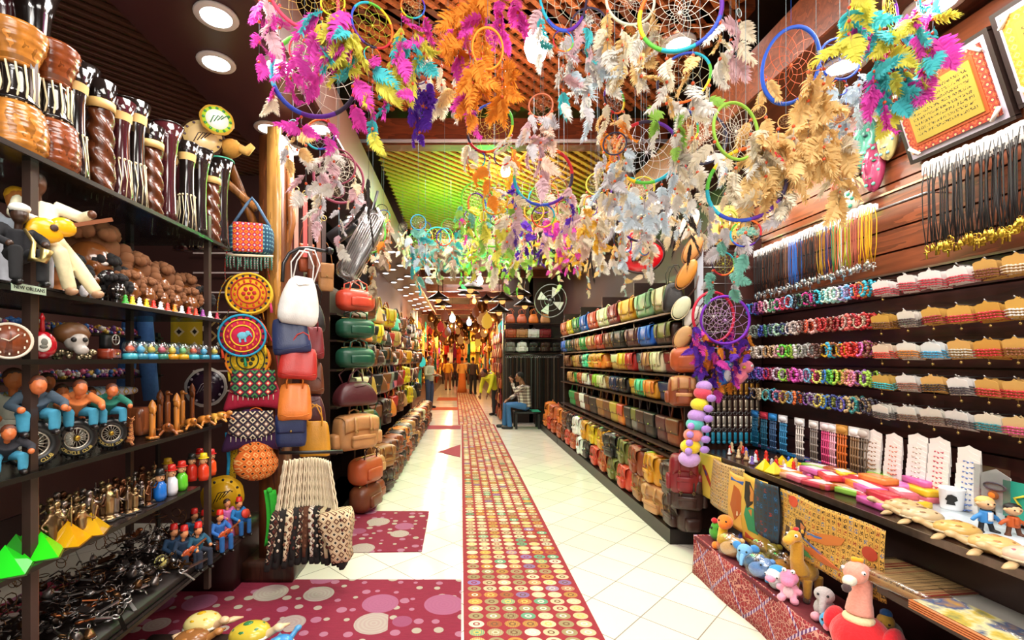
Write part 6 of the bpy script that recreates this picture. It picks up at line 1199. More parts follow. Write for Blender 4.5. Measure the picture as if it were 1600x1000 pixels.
# ---- globe shelf, z 1.6
gz = 1.602
t = thing('wall_clock', 'round wooden clock face with a pale rim on the eye-level shelf', 'clock', (-1.5, Yl(14, -1.5), gz+.06), (0, 0, .85)); part('face', MB().lathe([(0, -.01), (.055, -.01), (.055, .01), (0, .01)], 28, M=Matrix.Rotation(PI/2, 4, 'X'), cap=False), mat('7a3818', 'wood'), t); part('rim', MB().ring((0, -.008, 0), .057, .005, 32, 6), mat('d8ccb8'), t); m = MB()
for a in range(12): m.box((.043*math.sin(a*PI/6), -.0125, .043*math.cos(a*PI/6)), (.004, .003, .008))
m.tube([(0, -.014, 0), (.024, -.014, .022)], .002, 5).tube([(0, -.014, 0), (-.02, -.014, .008)], .002, 5); part('numerals_and_hands', m, mat('e8d8c0'), t)
t = thing('banjo_ornament', 'red toy lute with an oval white portrait standing by the clock', 'ornament', (-1.5, Yl(66, -1.5), gz), (0, 0, .85)); part('body', MB().ball((0, 0, .05), (.042, .02, .05), 16), mat('a81420', rough=.15), t); part('neck', MB().lathe([(.009, .09), (.006, .14), (.009, .145), (.002, .165)], 10), mat('a01018', rough=.2), t); part('portrait', MB().ball((0, -.018, .055), (.024, .006, .03), 14), mat('d8d4c8'), t); part('silhouette', MB().ball((.003, -.023, .06), (.01, .003, .014), 10).ball((.001, -.023, .045), (.012, .003, .008), 8), mat('6a6a60'), t)
t = thing('skull_ornament', 'brown and silver pirate skull pile between the red lute and the drawer box', 'ornament', (-1.53, Yl(112, -1.53), gz), (0, 0, .9)); part('cap', MB().ball((0, 0, .1), (.06, .05, .045), 14, fn=lambda d: 1+.05*math.sin(d.x*20)), mat('6a4424', rough=.4), t); part('skull', blob('skull', lambda m: (m.ball((.01, -.02, .07), (.04, .04, .04), 12), m.ball((.02, -.05, .035), (.025, .02, .02), 10)), .005), mat('a8a098', rough=.3), t); m = MB()
for i in range(26): m.ball((R.uniform(-.06, .06), R.uniform(-.07, .02), R.uniform(.005, .03)), (R.uniform(.006, .016),)*3, 6, 4)
part('coins_and_bones', m, mat('a89878', 'metal'), t); part('eye_sockets', MB().ball((-.005, -.055, .075), .01, 8).ball((.03, -.053, .075), .01, 8), mat('14100e'), t)
t = thing('drawer_box', 'little mahogany box with one drawer and a brass knob', 'box', (-1.5, Yl(171, -1.5), gz+.022), (0, 0, .35)); part('case', MB().rbox((0, 0, 0), (.05, .12, .044), .003, 3), mat('7a2c18', 'wood', rough=.25), t); dr = part('drawer', MB().box((.026, 0, 0), (.004, .1, .03)), mat('8a3820', 'wood', rough=.25), t); part('knob', MB().ball((.031, 0, 0), .006, 8), brass, dr)
t = thing('grinder_ornament', 'black model grinder with silver wheel on the drawer box', 'ornament', (-1.55, Yl(165, -1.55), gz+.045)); part('body', MB().rbox((0, 0, .03), (.035, .035, .06), .004, 3), mat('121212'), t); part('wheel', MB().ring((.03, .02, .04), .022, .003, 16, 5, 'x').tube([(.03, 0, .04), (.03, .042, .04)], .002, 4).tube([(.03, .02, .02), (.03, .02, .06)], .002, 4), mat('c8c8c0', 'metal'), t)
gls = Kind('snow_globe', [('globe', MB().ball((0, 0, .045), .026, 16).mesh('globe'), 'glass'), ('scene', MB().ball((0, 0, .036), (.015, .015, .014), 8).lathe([(.012, .04), (.0, .06)], 6).mesh('scene'), 'main'), ('base', MB().lathe([(0, 0), (.026, 0), (.022, .02), (0, .022)], 14, cap=False).mesh('base'), 'base')])
for i in range(17):
    px = 203+(i % 9)*16.5+(8 if i > 8 else 0); X = -1.49 if i < 9 else -1.57; c1_, c2_, nm = [('d8b840', '3a90b8', 'gold'), ('58b0d8', '2a7a90', 'blue'), ('d85838', '40a0b0', 'red'), ('68b878', 'c89820', 'green'), ('e0c848', 'c88818', 'yellow'), ('c84860', '307a68', 'rose')][(i*5+2) % 6]
    gls.make({'glass': mat('f0f8fa', 'glass', k=.14), 'main': mat(c1_, rough=.3), 'base': mat(c2_, rough=.25)}, f'small snow globe with {nm} scene, {nth(i % 9)} along the {"front" if i < 9 else "rear"} row on the eye-level shelf', 'snow globe', (X, Yl(px, X), gz), (0, 0, 0), 1.25 if i < 9 else 1.3, 'snow globes on the eye-level shelf')
# bead heaps on the far side behind the shelves
def heap(name, ds, cat, c, size, n_, cols_, r0=.008, r1=.02, seed=1):
    rr = random.Random(seed); t = thing(name, ds, cat, c)
    for i, ch in enumerate(cols_):
        m = MB()
        for _ in range(n_): m.ball((rr.uniform(-1, 1)*size[0], rr.uniform(-1, 1)*size[1], rr.random()*size[2]), rr.uniform(r0, r1), 5, 3)
        o = part('beads', m, mat(ch, rough=.3), t); o['kind'] = 'stuff'
    t['kind'] = 'stuff'; return t
for z, ds, s_ in ((1.77, 'mixed tiny coloured beads on the far rack below the heads', 3), (1.49, 'pink and blue beads on the far rack under the clock', 4)):
    heap('bead_heap', ds, 'beads', (-2.35, 2.5, z), (.05, .9, .04), 130, ('c85878', '3a6ab0', 'e0d8d0', 'c8a040', '6a3a80'), seed=s_)
single('bead_rack', MB().box((0, 0, 1.76), (.16, 2.2, .015)).box((0, 0, 1.48), (.16, 2.2, .015)).box((.07, -1.05, .9), (.02, .03, 1.8)).box((.07, 1.05, .9), (.02, .03, 1.8)), dkm, 'dark two-tier rack of beads behind the souvenir shelves', 'rack', (-2.35, 2.5, 0))
single('pottery_sheet', MB().rbox((0, 0, 0), (.3, .5, .05), .02, 6, puff=.01), mat('c8d0e8', 'tribal', k=16., cols=('3a5aa8', 'e8e8f0', 'c0a860')), 'blue and white patterned cloth folded behind the bikers', 'cloth', (-1.85, Yl(135, -1.85)-.1, 1.44))
for zz in (1.2,): pass
# ---- tyre bikers, z 1.215
tz = 1.217
def tyrek():
    ty = MB().ring((0, 0, 0), .056, .021, 32, 10, 'y'); tr = MB()
    for i in range(26): a = i*PI/13; tr.box((.077*math.cos(a), 0, .077*math.sin(a)), (.004, .026, .008), Matrix.Identity(4))
    rm_ = MB().ring((0, -.012, 0), .04, .0045, 28, 6, 'y'); sp = MB()
    for i in range(16): a = i*PI/8; sp.tube([(0, -.014, 0), (.039*math.cos(a), -.014, .039*math.sin(a))], .0016, 4)
    return Kind('tyre_ornament', [('tyre', ty.mesh('tyre'), 'main', (('tread', tr.mesh('tread'), 'main'),)), ('rim', rm_.mesh('rim'), 'pale', (('spokes', sp.mesh('spokes'), 'pale'),)), ('hub', MB().ball((0, -.018, 0), (.012, .008, .012), 10).mesh('hub'), 'gold')])
TY = tyrek()
for i, (px, ds) in enumerate([(50, 'black model wheel with a gold skull hub, at the photo edge'), (118, 'black model wheel with gold eagle hub, middle of three'), (172, 'black model wheel with a yellow hub beside the giraffe')]):
    s_ = 1.1-.12*i; t = TY.make({'main': mat('141414', rough=.35), 'pale': mat('d8d0c0', 'metal'), 'gold': mat('c8a040', 'metal')}, ds, 'wheel ornament', (-1.52, Yl(px, -1.52), tz+.077*s_), (0, 0, .95), s_, 'motorcycle wheel ornaments')
    for j, ch in enumerate('MOTORCYCLE CLUB'):
        if ch == ' ': continue
        a = -PI*.92+j*.155; text('lettering', ch, mat('c8b060', rough=.3), t, (.058*math.cos(a), -.0215, .058*math.sin(a)), (PI/2, a+PI/2 if False else -(a+PI/2), 0), .017, .001)
RIDE = dict(pelvis=(0, .03, .0), chest=(0, -.02, .05), head=(0, -.05, .085), handL=(-.045, -.09, .02), handR=(.05, -.09, .02), kneeL=(-.035, -.06, .0), kneeR=(.035, -.06, .0), footL=(-.035, -.06, -.055), footR=(.035, -.055, -.055))
for i, (px, ds, jc) in enumerate([(52, 'biker figurine in blue jeans astride the skull wheel', '3a4a58'), (118, 'biker figurine with cap crouched on the eagle wheel', 'c87038'), (168, 'biker figurine in green sleeves on the yellow-hub wheel', '1f6a58'), (8, 'biker figurine at the photo edge with raised hand', '2a2a30')]):
    s_ = 1.15-.08*i; posed('biker_figurine', ds, (-1.53, Yl(px, -1.53), tz+.165*s_ if i < 3 else tz+.06), .95, s_*1.05, RIDE, ('3a8aa8', jc, 'c86a38', '5a2c18', '1a1414'), None, 'biker figurines')
for i, (px, X, s_) in enumerate([(20, -1.75, 1.5), (72, -1.78, 1.4), (95, -1.7, 1.2), (140, -1.72, 1.1)]): posed('cowboy_figurine', f'larger orange-faced standing figurine behind the wheels, {nth(i)} along', (X, Yl(px, X), tz), .95, s_, dict(SIT, pelvis=(0, 0, .1), kneeL=(-.02, 0, .05), kneeR=(.02, 0, .05), footL=(-.02, 0, 0), footR=(.02, 0, 0)), ('e0d8c8', ['c8c0b0', 'd0c8b8', '6a8a88', '2a2a30'][i], 'd07038', '4a2818', '201814'), None, 'figurines behind the wheels')
# giraffe and wood carvings
t = thing('wooden_giraffe', 'little spotted wooden giraffe sitting at the shelf edge', 'giraffe ornament', (-1.48, Yl(203, -1.48), tz), (0, 0, 1.)); gw = mat('8a4a28', 'tribal', k=55., cols=('e0b070', '6a3018', 'c88848'))
part('body', blob('body', lambda m: (m.ball((0, .01, .03), (.02, .03, .02), 10), m.tube([(0, -.005, .04), (0, -.012, .08), (0, -.012, .11)], [.013, .008, .007], 8), m.tube([(0, .0, .02), (.0, -.03, .005)], .007, 6)), .0035), gw, t); part('head', MB().ball((0, -.022, .118), (.008, .016, .008), 8).tube([(.004, -.012, .12), (.014, -.01, .13)], .002, 5).tube([(-.004, -.012, .12), (-.014, -.01, .13)], .002, 5), gw, t)
wc1, wc2 = mat('c07830', 'wood', rough=.3), mat('8a4a20', 'wood', rough=.3)
single('wooden_book_box', MB().rbox((0, 0, .07), (.1, .1, .14), .006, 4), mat('8a4824', 'wood'), 'plain brown wooden box behind the giraffe', 'box', (-1.66, Yl(215, -1.66), tz))
def wizard(ds, px, X, h, m_, duck=False):
    t = thing('wood_carving', ds, 'carving', (X, Yl(px, X), tz), (0, 0, 1.), 1, 'wood carvings at the shelf end')
    part('stem', MB().lathe([(0, 0), (.016, 0), (.013, h*.3), (.014, h*.62), (.011, h*.66)], 12), m_, t)
    if duck: part('head', blob('head', lambda m: (m.ball((0, 0, h*.85), (.013, .016, .014), 10), m.tube([(0, 0, h*.6), (0, 0, h*.85)], .01, 8), m.ball((0, -.03, h*.83), (.008, .022, .005), 8)), .003), m_, t)
    else: part('head', blob('head', lambda m: (m.ball((0, -.003, h*.74), (.017, .017, .024), 12), m.ball((0, -.018, h*.7), (.008, .01, .02), 8), m.lathe([(.02, h*.8), (.012, h*.92), (.002, h)], 12)), .003), m_, t)
    part('base', MB().rbox((0, 0, .006), (.045, .05, .012), .003, 3), m_, t)
for i, (px, X, h, m_, dk_, ds) in enumerate([(238, -1.5, .19, wc1, 0, 'bearded pointed-hat wood carving at the front'), (262, -1.58, .24, wc2, 1, 'tall duck head wood carving behind the bearded ones'), (276, -1.5, .21, wc1, 0, 'second bearded wood carving towards the post'), (250, -1.64, .22, wc2, 0, 'dark bearded carving behind the duck'), (285, -1.6, .23, wc1, 1, 'honey coloured duck head carving'), (300, -1.66, .24, wc2, 0, 'dark tall carving beside the honey duck')]): wizard(ds, px, X, h, m_, dk_)
for i, (px, m_) in enumerate([(262, wc2), (298, wc1), (318, wc1), (335, mat('d09840', 'wood', rough=.3)), (347, wc1)]):
    t = thing('wooden_animal', f'small crouching {("brown", "tan", "tan", "golden", "tan")[i]} wooden animal, {nth(i)} along the shelf end', 'carving', (-1.5, Yl(px, -1.5), tz), (0, 0, .6+i*.2), 1.15, 'crouching wooden animals')
    part('body', blob('body', lambda m: (m.ball((0, 0, .03), (.025, .045, .022), 10), m.ball((0, -.045, .045), (.015, .02, .014), 8), m.tube([(.02, -.03, .02), (.035, -.05, .004)], .007, 6), m.tube([(-.02, -.03, .02), (-.035, -.05, .004)], .007, 6), m.tube([(.02, .03, .02), (.03, .05, .004)], .008, 6), m.tube([(-.02, .03, .02), (-.03, .05, .004)], .008, 6)), .004), m_, t)
    part('nose', MB().ball((0, -.066, .046), .004, 6), mat('201008'), t)
# ---- z .9 shelf: pyramids, dolls, pewter figures
pz = .902
for i, (px, py, s_, c, gr) in enumerate([(36, 815, .8, '1fb01f', 1), (64, 880, .95, '28c818', 1), (8, 885, 1.0, '20c820', 1), (25, 862, .9, '30a828', 1), (62, 838, .9, 'b8801a', 0), (106, 840, .95, 'c89010', 0), (142, 815, .9, 'c89818', 0), (84, 850, .75, 'd8a018', 0)]):
    y = Yl(px, -1.5); X = -1.5-(.08 if i in (0, 3, 4, 7) else 0); t = thing('resin_pyramid', f'{"translucent bright green" if gr else "amber"} resin pyramid on the low shelf, {["behind the others", "the nearer large one", "at the photo edge", "low flat one", "behind, darker", "middle one with flash", "the farthest along", "small one between"][i]}', 'pyramid ornament', (X, max(1.2, F*X/(px-CX)), pz), (0, 0, R.uniform(.2, 1.2)), 1, 'green resin pyramids' if gr else 'amber resin pyramids')
    gm = mat(c, rough=.08, coat=.5)
    part('pyramid', MB().add([(-.06*s_, -.06*s_, 0), (.06*s_, -.06*s_, 0), (.06*s_, .06*s_, 0), (-.06*s_, .06*s_, 0), (0, 0, .09*s_)], [(0, 3, 2, 1), (0, 1, 4), (1, 2, 4), (2, 3, 4), (3, 0, 4)], False), gm, t); part('base', MB().box((0, 0, -.0), (.13*s_, .13*s_, .004)), mat('2a4018' if gr else '5a3a10', rough=.2), t)
DOLL = Kind('wooden_doll', [('body', MB().lathe([(0, 0), (.02, 0), (.024, .02), (.022, .06), (.012, .075), (0, .078)], 14, cap=False).mesh('body'), 'main'), ('head', MB().ball((0, 0, .09), (.017, .017, .018), 12).mesh('head'), 'skin', (('face_paint', MB().ball((-.006, -.016, .093), .002, 5).ball((.006, -.016, .093), .002, 5).ball((0, -.017, .085), .003, 5).mesh('face_paint'), 'ink'),)), ('hat', MB().lathe([(.016, .1), (.018, .1), (.014, .125), (0, .127)], 14, cap=False).ball((0, 0, .103), (.024, .024, .003), 12).mesh('hat'), 'hat')])
for i, (px, X, bc, hc, nm) in enumerate([(250, -1.5, '1f6ac0', '181818', 'blue with a black brimmed hat'), (268, -1.5, 'd8d8e0', 'c02018', 'white striped with a red fez'), (284, -1.5, '58b828', 'c0281c', 'green with a turban'), (300, -1.56, 'c83020', '20201c', 'red behind the green one'), (318, -1.5, 'd03c20', 'e8c820', 'red with a yellow fez'), (330, -1.52, 'e05020', 'c82828', 'orange spotted at the shelf end'), (312, -1.6, '8a3828', 'c02018', 'brown with a red fez at the back'), (262, -1.62, '3a3028', 'c89820', 'dark with a yellow hat at the back')]):
    DOLL.make({'main': mat(bc, rough=.2), 'skin': mat('d8a070', rough=.3), 'ink': mat('181010'), 'hat': mat(hc, rough=.3)}, f'painted wooden doll, {nm}', 'doll', (X, Yl(px, X), pz), (0, 0, 1.), 1.25, 'painted wooden dolls')
pew = [mat('8a7050', 'metal'), mat('c8a878', 'metal'), mat('a89890', 'metal'), mat('704830', 'metal')]
def pewter():
    k_ = []
    for v in range(3):
        def fill(m, v=v):
            m.lathe([(.022, 0), (.02, .008), (.008, .015), (.01, .03)], 10); m.tube([(0, 0, .02), (0, .004*v, .06), (0, 0, .085)], [.014, .016, .012], 8); m.ball((0, -.002, .1), .011, 8); m.tube([(0, 0, .08), (.03, -.01, .07-.01*v), (.035, -.02, .095)], .005, 6); m.tube([(0, 0, .08), (-.028, -.01, .06), (-.02, -.025, .05+.02*v)], .005, 6)
            if v == 1: m.tube([(.035, -.02, .02), (.035, -.02, .12)], .003, 5)
            if v == 2: m.tube([(-.02, .01, .08), (-.045, .02, .1)], [.01, .003], 6).tube([(.02, .01, .08), (.045, .02, .1)], [.01, .003], 6)
        f = blob('figure', fill, .0035, 1); k_.append(Kind('pewter_figurine', [('figure', f, 'main'), ('plinth', MB().rbox((0, 0, .002), (.05, .05, .008), .002, 3).mesh('plinth'), 'base')]))
    return k_
PW = pewter()
for i in range(34):
    px = 78+(i % 17)*10.2; X = (-1.5, -1.6)[i//17]-R.uniform(0, .06)
    PW[i % 3].make({'main': pew[i % 4], 'base': mat('1c1612')}, f'{("bronze", "gold-toned", "pewter", "copper")[i % 4]} warrior figurine, {nth(i % 17)} along the {"front" if i < 17 else "back"} row by the pyramids', 'figurine', (X, Yl(px, X), pz), (0, 0, R.uniform(0, 2)), R.uniform(1., 1.5), 'metal figurines on the low shelf')
# ---- lowest shelf: musicians and metal trinkets
lz = .432
for i, (px, X, jc, ds, fem) in enumerate([(270, -1.62, '1c3a58', 'farthest back by the chair', 0), (286, -1.55, '1c3048', 'with a lute in the second row', 0), (302, -1.66, '24506a', 'standing highest at the back', 0), (308, -1.5, '1f5068', 'bending forward in the middle', 0), (318, -1.58, '1a3040', 'seated behind the middle one', 0), (342, -1.49, '2860a8', 'in bright blue with an oud', 0), (355, -1.56, 'd070b0', 'in a long pink dress', 1), (372, -1.5, '1f70b0', 'blue-suited with a red drum at the shelf end', 0)]):
    jt = dict(SIT)
    if fem: jt = dict(pelvis=(0, 0, .1), chest=(0, 0, .17), head=(0, 0, .215), handL=(-.04, -.05, .13), handR=(.04, -.05, .12), kneeL=(-.01, -.01, .05), kneeR=(.01, -.01, .05), footL=(-.01, -.01, 0), footR=(.01, -.01, 0))
    def ex(t, J, fem=fem, i=i):
        H = J['head']
        if fem: part('dress', MB().lathe([(.055, 0), (.04, .05), (.028, .1), (.03, .15)], 14), mat('d070b0', 'cloth'), t)
        else: part('red_fez', MB().lathe([(.021, .018), (.017, .045), (0, .046)], 12, tuple(H), cap=False), mat('c01c18', rough=.4), t); part('stool', MB().rbox((0, .01, .035), (.05, .05, .07), .004, 3), mat('8a3c18'), t)
        if i in (1, 5): guitar(t, J, 'a04018', .85)
        if i == 7: part('drum', MB().lathe([(0, -.006), (.03, -.006), (.03, .006), (0, .006)], 16, M=Matrix.Translation((0, -.075, .15)) @ Matrix.Rotation(1.3, 4, 'X'), cap=False), mat('c03020'), t)
    posed('musician_figurine', f'little musician figurine, {ds}', (X, Yl(px, X), lz), 1.1, 1.0, jt, ('1f5a98' if i in (5, 7) else '202838', jc, 'd89060', '3a1c10', '14100e'), ex, 'little band of musicians')
TRK = []
TRK.append(Kind('bottle_opener', [('opener', MB().ring((0, 0, .006), .016, .004, 14, 6, 'z').box((0, .05, .006), (.012, .07, .005)).mesh('opener'), 'main')]))
TRK.append(Kind('key_trinket', [('ring', MB().ring((0, 0, .004), .013, .002, 12, 4, 'z').mesh('ring'), 'base'), ('charm', MB().box((0, .035, .006), (.02, .035, .005)).ball((0, .06, .006), (.012, .012, .005), 8).mesh('charm'), 'main')]))
TRK.append(Kind('ankh_trinket', [('ankh', MB().ring((0, .0, .005), .013, .0035, 12, 5, 'z', 1.4).box((0, .04, .005), (.007, .045, .005)).box((0, .03, .005), (.035, .007, .005)).mesh('ankh'), 'main')]))
TRK.append(Kind('bell_trinket', [('bell', MB().lathe([(.018, 0), (.015, .01), (.009, .024), (.0, .028)], 12).mesh('bell'), 'main'), ('loop', MB().ring((0, 0, .033), .006, .0015, 8, 4).mesh('loop'), 'base')]))
tm = [('dark iron', mat('3a322c', 'metal')), ('silver', mat('c8c4c0', 'metal')), ('bronze', mat('7a5838', 'metal')), ('blackened', mat('221c1a', 'metal')), ('copper', mat('b06a40', 'metal')), ('pewter', mat('78706c', 'metal'))]
single('trinket_tray', MB().rbox((0, 0, .02), (.5, 1.7, .04), .01, 4), mat('1a1412', rough=.5), 'dark tray heaped with metal trinkets on the lowest shelf', 'tray', (-1.72, 1.95, lz))
rr = random.Random(11)
for i in range(250):
    y = rr.uniform(1.2, 2.85); x = -1.47-rr.random()**1.3*.42; z = lz+.042+rr.random()*.02+(-1.45-x)*.22
    nm, m_ = tm[rr.choice([0, 1, 1, 1, 2, 2, 3, 4, 5, 5])]; kd = TRK[i % 4]
    kd.make({'main': m_, 'base': chrome}, f'{nm} {kd.name.replace("_", " ")} in the lowest shelf heap, {["by the photo edge", "in the near half", "below the amber pyramids", "before the bell figures", "beneath the musicians"][min(4, int((y-1.2)/.33))]}, {"at the rim" if x > -1.6 else "deep inside"}', 'trinket', (x, y, z), (rr.uniform(-.5, .5), rr.uniform(-.3, .6), rr.uniform(0, 6.3)), rr.uniform(.8, 1.5), 'metal trinkets on the lowest shelf')
m = MB()
for i in range(500):
    y = rr.uniform(1.15, 2.9); x = -1.5-rr.random()*.4; z = lz+.03+rr.random()*.05+(-1.45-x)*.2
    a = rr.uniform(0, 6.3); L = rr.uniform(.01, .035); m.tube([(x-L*math.cos(a), y-L*math.sin(a), z), (x, y, z+rr.uniform(0, .02)), (x+L*math.cos(a), y+L*math.sin(a), z)], .004, 5)
o = stuff('trinket_heap', m, tm[5][1], 'underlayer of jumbled dark metal pieces in the lowest tray', 'metal pieces')
m = MB()
for i in range(110):
    y = rr.uniform(1.15, 3.0); x = -1.62-rr.random()*.3; z = lz+.03+rr.random()*.3
    a = rr.uniform(0, 6.3); m.ring((x, y, z), rr.uniform(.012, .04), .002, 10, 4, rr.choice('xyz'))
stuff('chain_tangle', m, tm[2][1], 'dark tangle of chains and rings hanging behind the trinkets', 'chains')
plate('pale yellow disc printed YES lying up against the trinkets', (-1.56, Yl(252, -1.56), lz+.12), .035, ('c8c070', 'd0c878', 'd0c878', '302810'), rz=1.)
# ---- ceramic turtles on a low crate in front
single('low_crate', MB().rbox((0, 0, .09), (.5, .6, .18), .01, 4), mat('2a1a14', rough=.5), 'dark low crate under the big ceramic turtles', 'crate', (-1.36, 2.16, 0))
for i, (px, py, c, pt, sk, rz, s_, ds) in enumerate([(318, 968, 'd8c880', 'c8a020', 'd8b890', -1.0, 1.5, 'big ceramic turtle with yellow and cream shell, behind the green one'), (392, 985, 'c8b038', '3a7a48', 'e0c8a0', -.8, 1.55, 'big ceramic turtle with yellow and green shell nearest the rug'), (300, 992, '8a5a30', 'a87038', 'b07840', -.6, 1.3, 'brown ceramic turtle half under the others'), (436, 1000, '3a8ac8', '58b0e0', '4a90c0', .4, 1.1, 'blue scaly ceramic turtle at the very bottom of the photo')]):
    p = onZ(px, py, .24); p.z = .18
    TUR.make({'main': mat(c, rough=.2), 'rim': mat('e8e0d0', rough=.2), 'paint': mat(pt, rough=.2), 'skin': mat(sk, rough=.3)}, ds, 'turtle ornament', p, (-.15, 0, rz+PI/2+.6), s_, 'big ceramic turtles')
# ================================================================ DREAMCATCHERS
def feather_mesh(seed):
    rr = random.Random(seed); m = MB(); N = 34; bx_, by = rr.uniform(-.25, .25), rr.uniform(-.18, .18); W = rr.uniform(.2, .29)
    P = lambda t: Vector((bx_*t*t, by*math.sin(t*2.5), -t))
    m.tube([P(i/6) for i in range(7)], [.012, .011, .01, .009, .007, .005, .003], 4); fs = []
    for s_ in (-1, 1):
        for i in range(N):
            t = .1+.9*i/(N-1); p = P(min(1, t)); w_ = W*math.sin(PI*min(1, t**.62*.92+.06))*rr.uniform(.8, 1.12)+.02; dz = .13+.08*t; tw = rr.uniform(-.09, .09)
            a = p+Vector((0, 0, .035)); b_ = p-Vector((0, 0, .04)); q = p+Vector((s_*w_, tw+.1*w_, -dz*rr.uniform(.7, 1.3)))
            k_ = len(m.v); mid = (p+q)/2+Vector((s_*w_*.12, tw*.3, .02))
            m.add([a, b_, mid-Vector((0, 0, .045)), q, mid+Vector((0, 0, .04))], [(0, 1, 2, 4), (4, 2, 3)], True)
    return m.mesh('feather')
FEA = [feather_mesh(i) for i in range(6)]
FC = dict(pink=('e818b0', 'f050c8'), yellow=('f0e028', 'f4ec60'), cyan=('18b4c8', '50d0d8'), orange=('f07c10', 'f8a030'), purple=('4a18a0', '6a30c0'), white=('e4dcd0', 'f6f2ea'), cream=('f2dcb0', 'faf0d8'), buff=('dcb884', 'f4e4c4'), tan=('f8a850', 'ffdc98'), peach=('f0b088', 'f8dcc8'), grey=('a8a4a8', 'e0dce0'), blue=('b8d4ec', 'e0eef8'), brown=('5a4434', 'c8b098'), black=('201a1a', '3a302c'), green=('58b838', 'a8d860'), rose=('c88090', 'ecc8d0'), teal=('3aa898', '88d0c0'), amber=('f0a818', 'f8c840'))
def fm(c): return mat(FC[c][0], 'feather', tip=FC[c][1])
def rainbow():
    n = NT('rainbow_wrap'); x, y, z = n.xyz(n.obj()); a = n.math('ADD', n.math('DIVIDE', n.math('ARCTAN2', z, x), 2*PI), .5)
    n.fin(n.ramp(a, [(0, '18a8c0'), (.13, '2848b8'), (.27, '581890'), (.4, '281838'), (.5, 'c01828'), (.64, 'f06818'), (.78, 'f0c818'), (.9, '58b838')], 'CONSTANT'), .7); return n.m
RB = rainbow()
HO = {}
def hoop(th):
    if th not in HO: HO[th] = MB().ring((0, 0, 0), 1, th, 40, 8).mesh('hoop')
    return HO[th]
def webm(n_, layers, seed):
    rr = random.Random(seed); m = MB(); prev = [(math.cos(2*PI*i/n_), math.sin(2*PI*i/n_)) for i in range(n_)]; rad = 1.; off = 0
    for l in range(layers):
        rad *= .72; off += .5; cur = [(rad*math.cos(2*PI*(i+off)/n_), rad*math.sin(2*PI*(i+off)/n_)) for i in range(n_)]
        for i in range(n_):
            a, b_, c = prev[i], cur[i], prev[(i+1) % n_]
            m.tube([(a[0], rr.uniform(-.01, .01), a[1]), (b_[0], 0, b_[1]), (c[0], 0, c[1])], .008, 3)
        prev = cur
    [m.tube([(a[0], 0, a[1]), (0, 0, 0)], .007, 3) for a in prev]; m.ball((.0, 0, .0), (.05, .03, .05), 8); return m.mesh('web')
WEB = [webm(10, 4, 1), webm(12, 6, 2), webm(8, 3, 3)]
cordm = MB().tube([(0, 0, 0), (0, 0, -1)], .0011, 4).mesh('cord'); beadm = MB().ball((0, 0, 0), .0075, 8).mesh('bead')
DCN = 0
rd = random.Random(21)
def dreamcatcher(pos, r, hc, wc_, cols, strs, L, nf, label, smalls=0, yaw=None, cord='7a9098', bead='d85020', top=None, sy=1., fl=.125, group=None, tilt=0.):
    fl *= .8; nf = int(nf*1.5)
    global DCN; DCN += 1; D = math.radians
    yaw = rd.uniform(-.6, .6) if yaw is None else yaw
    t = thing('dreamcatcher', label, 'dreamcatcher', pos, (0, 0, yaw), 1, group or 'dreamcatchers hanging from the ceiling')
    hm = RB if hc == 'rainbow' else mat(hc, rough=.75)
    a0 = rd.uniform(0, 6.28)
    part('hoop', hoop(.055 if r > .08 else .07), hm, t, (0, 0, 0), (0, a0 if sy == 1 else tilt, 0), (r, r, r*sy)); part('web', WEB[0 if r > .12 else 2] if wc_ != 'fine' else WEB[1], mat('e8e0d0' if wc_ == 'fine' else wc_, rough=.6), t, (0, 0, 0), (0, tilt, 0), (r, r, r*sy))
    zt = (top or 3.95)-pos[2]
    part('hanging_cord', cordm, mat(cord, rough=.7), t, (0, 0, zt), (0, 0, 0), (1, 1, max(.02, zt-r*sy)))
    for i in range(smalls):
        an = -PI/2+(i-(smalls-1)/2)*.9; rs = r*rd.uniform(.3, .42); hp = part('small_hoop', hoop(.07), RB if rd.random() < .6 else hm, t, ((r+rs)*math.cos(an), 0, (r*sy+rs)*math.sin(an)), (0, rd.uniform(0, 6), 0), rs)
        part('small_web', WEB[2], mat('e8d8b0' if rd.random() < .5 else 'c8a838', rough=.6), hp)
    cm = mat(cord, rough=.7); bm2 = mat(bead, rough=.3); n_ = 0
    for s_ in range(strs):
        f = 0 if strs == 1 else (s_/(strs-1)*2-1); x0 = f*r*.95; z0 = -math.sqrt(max(0, r*r-x0*x0))*sy; Ls = L*(1-.35*abs(f))*rd.uniform(.85, 1.1)
        part('hanging_cord', cordm, cm, t, (x0, 0, z0), (0, 0, 0), (1, 1, Ls))
        k_ = max(1, round(nf/strs))
        for j in range(k_):
            z = z0-Ls*((j+.6)/k_)**.9; c = cols[(n_+rd.randrange(2)) % len(cols)]; n_ += 1
            ll = fl*rd.uniform(.8, 1.25)
            part('feather', FEA[rd.randrange(6)], fm(c), t, (x0+rd.uniform(-.008, .008), rd.uniform(-.01, .01), z), (rd.gauss(0, .45), rd.gauss(0, .55), rd.uniform(0, 6.28)), (ll*rd.uniform(1.0, 1.5), ll*1.2, ll))
            if j % 2 == 0: part('bead', beadm, bm2, t, (x0, 0, z+.004))
    return t
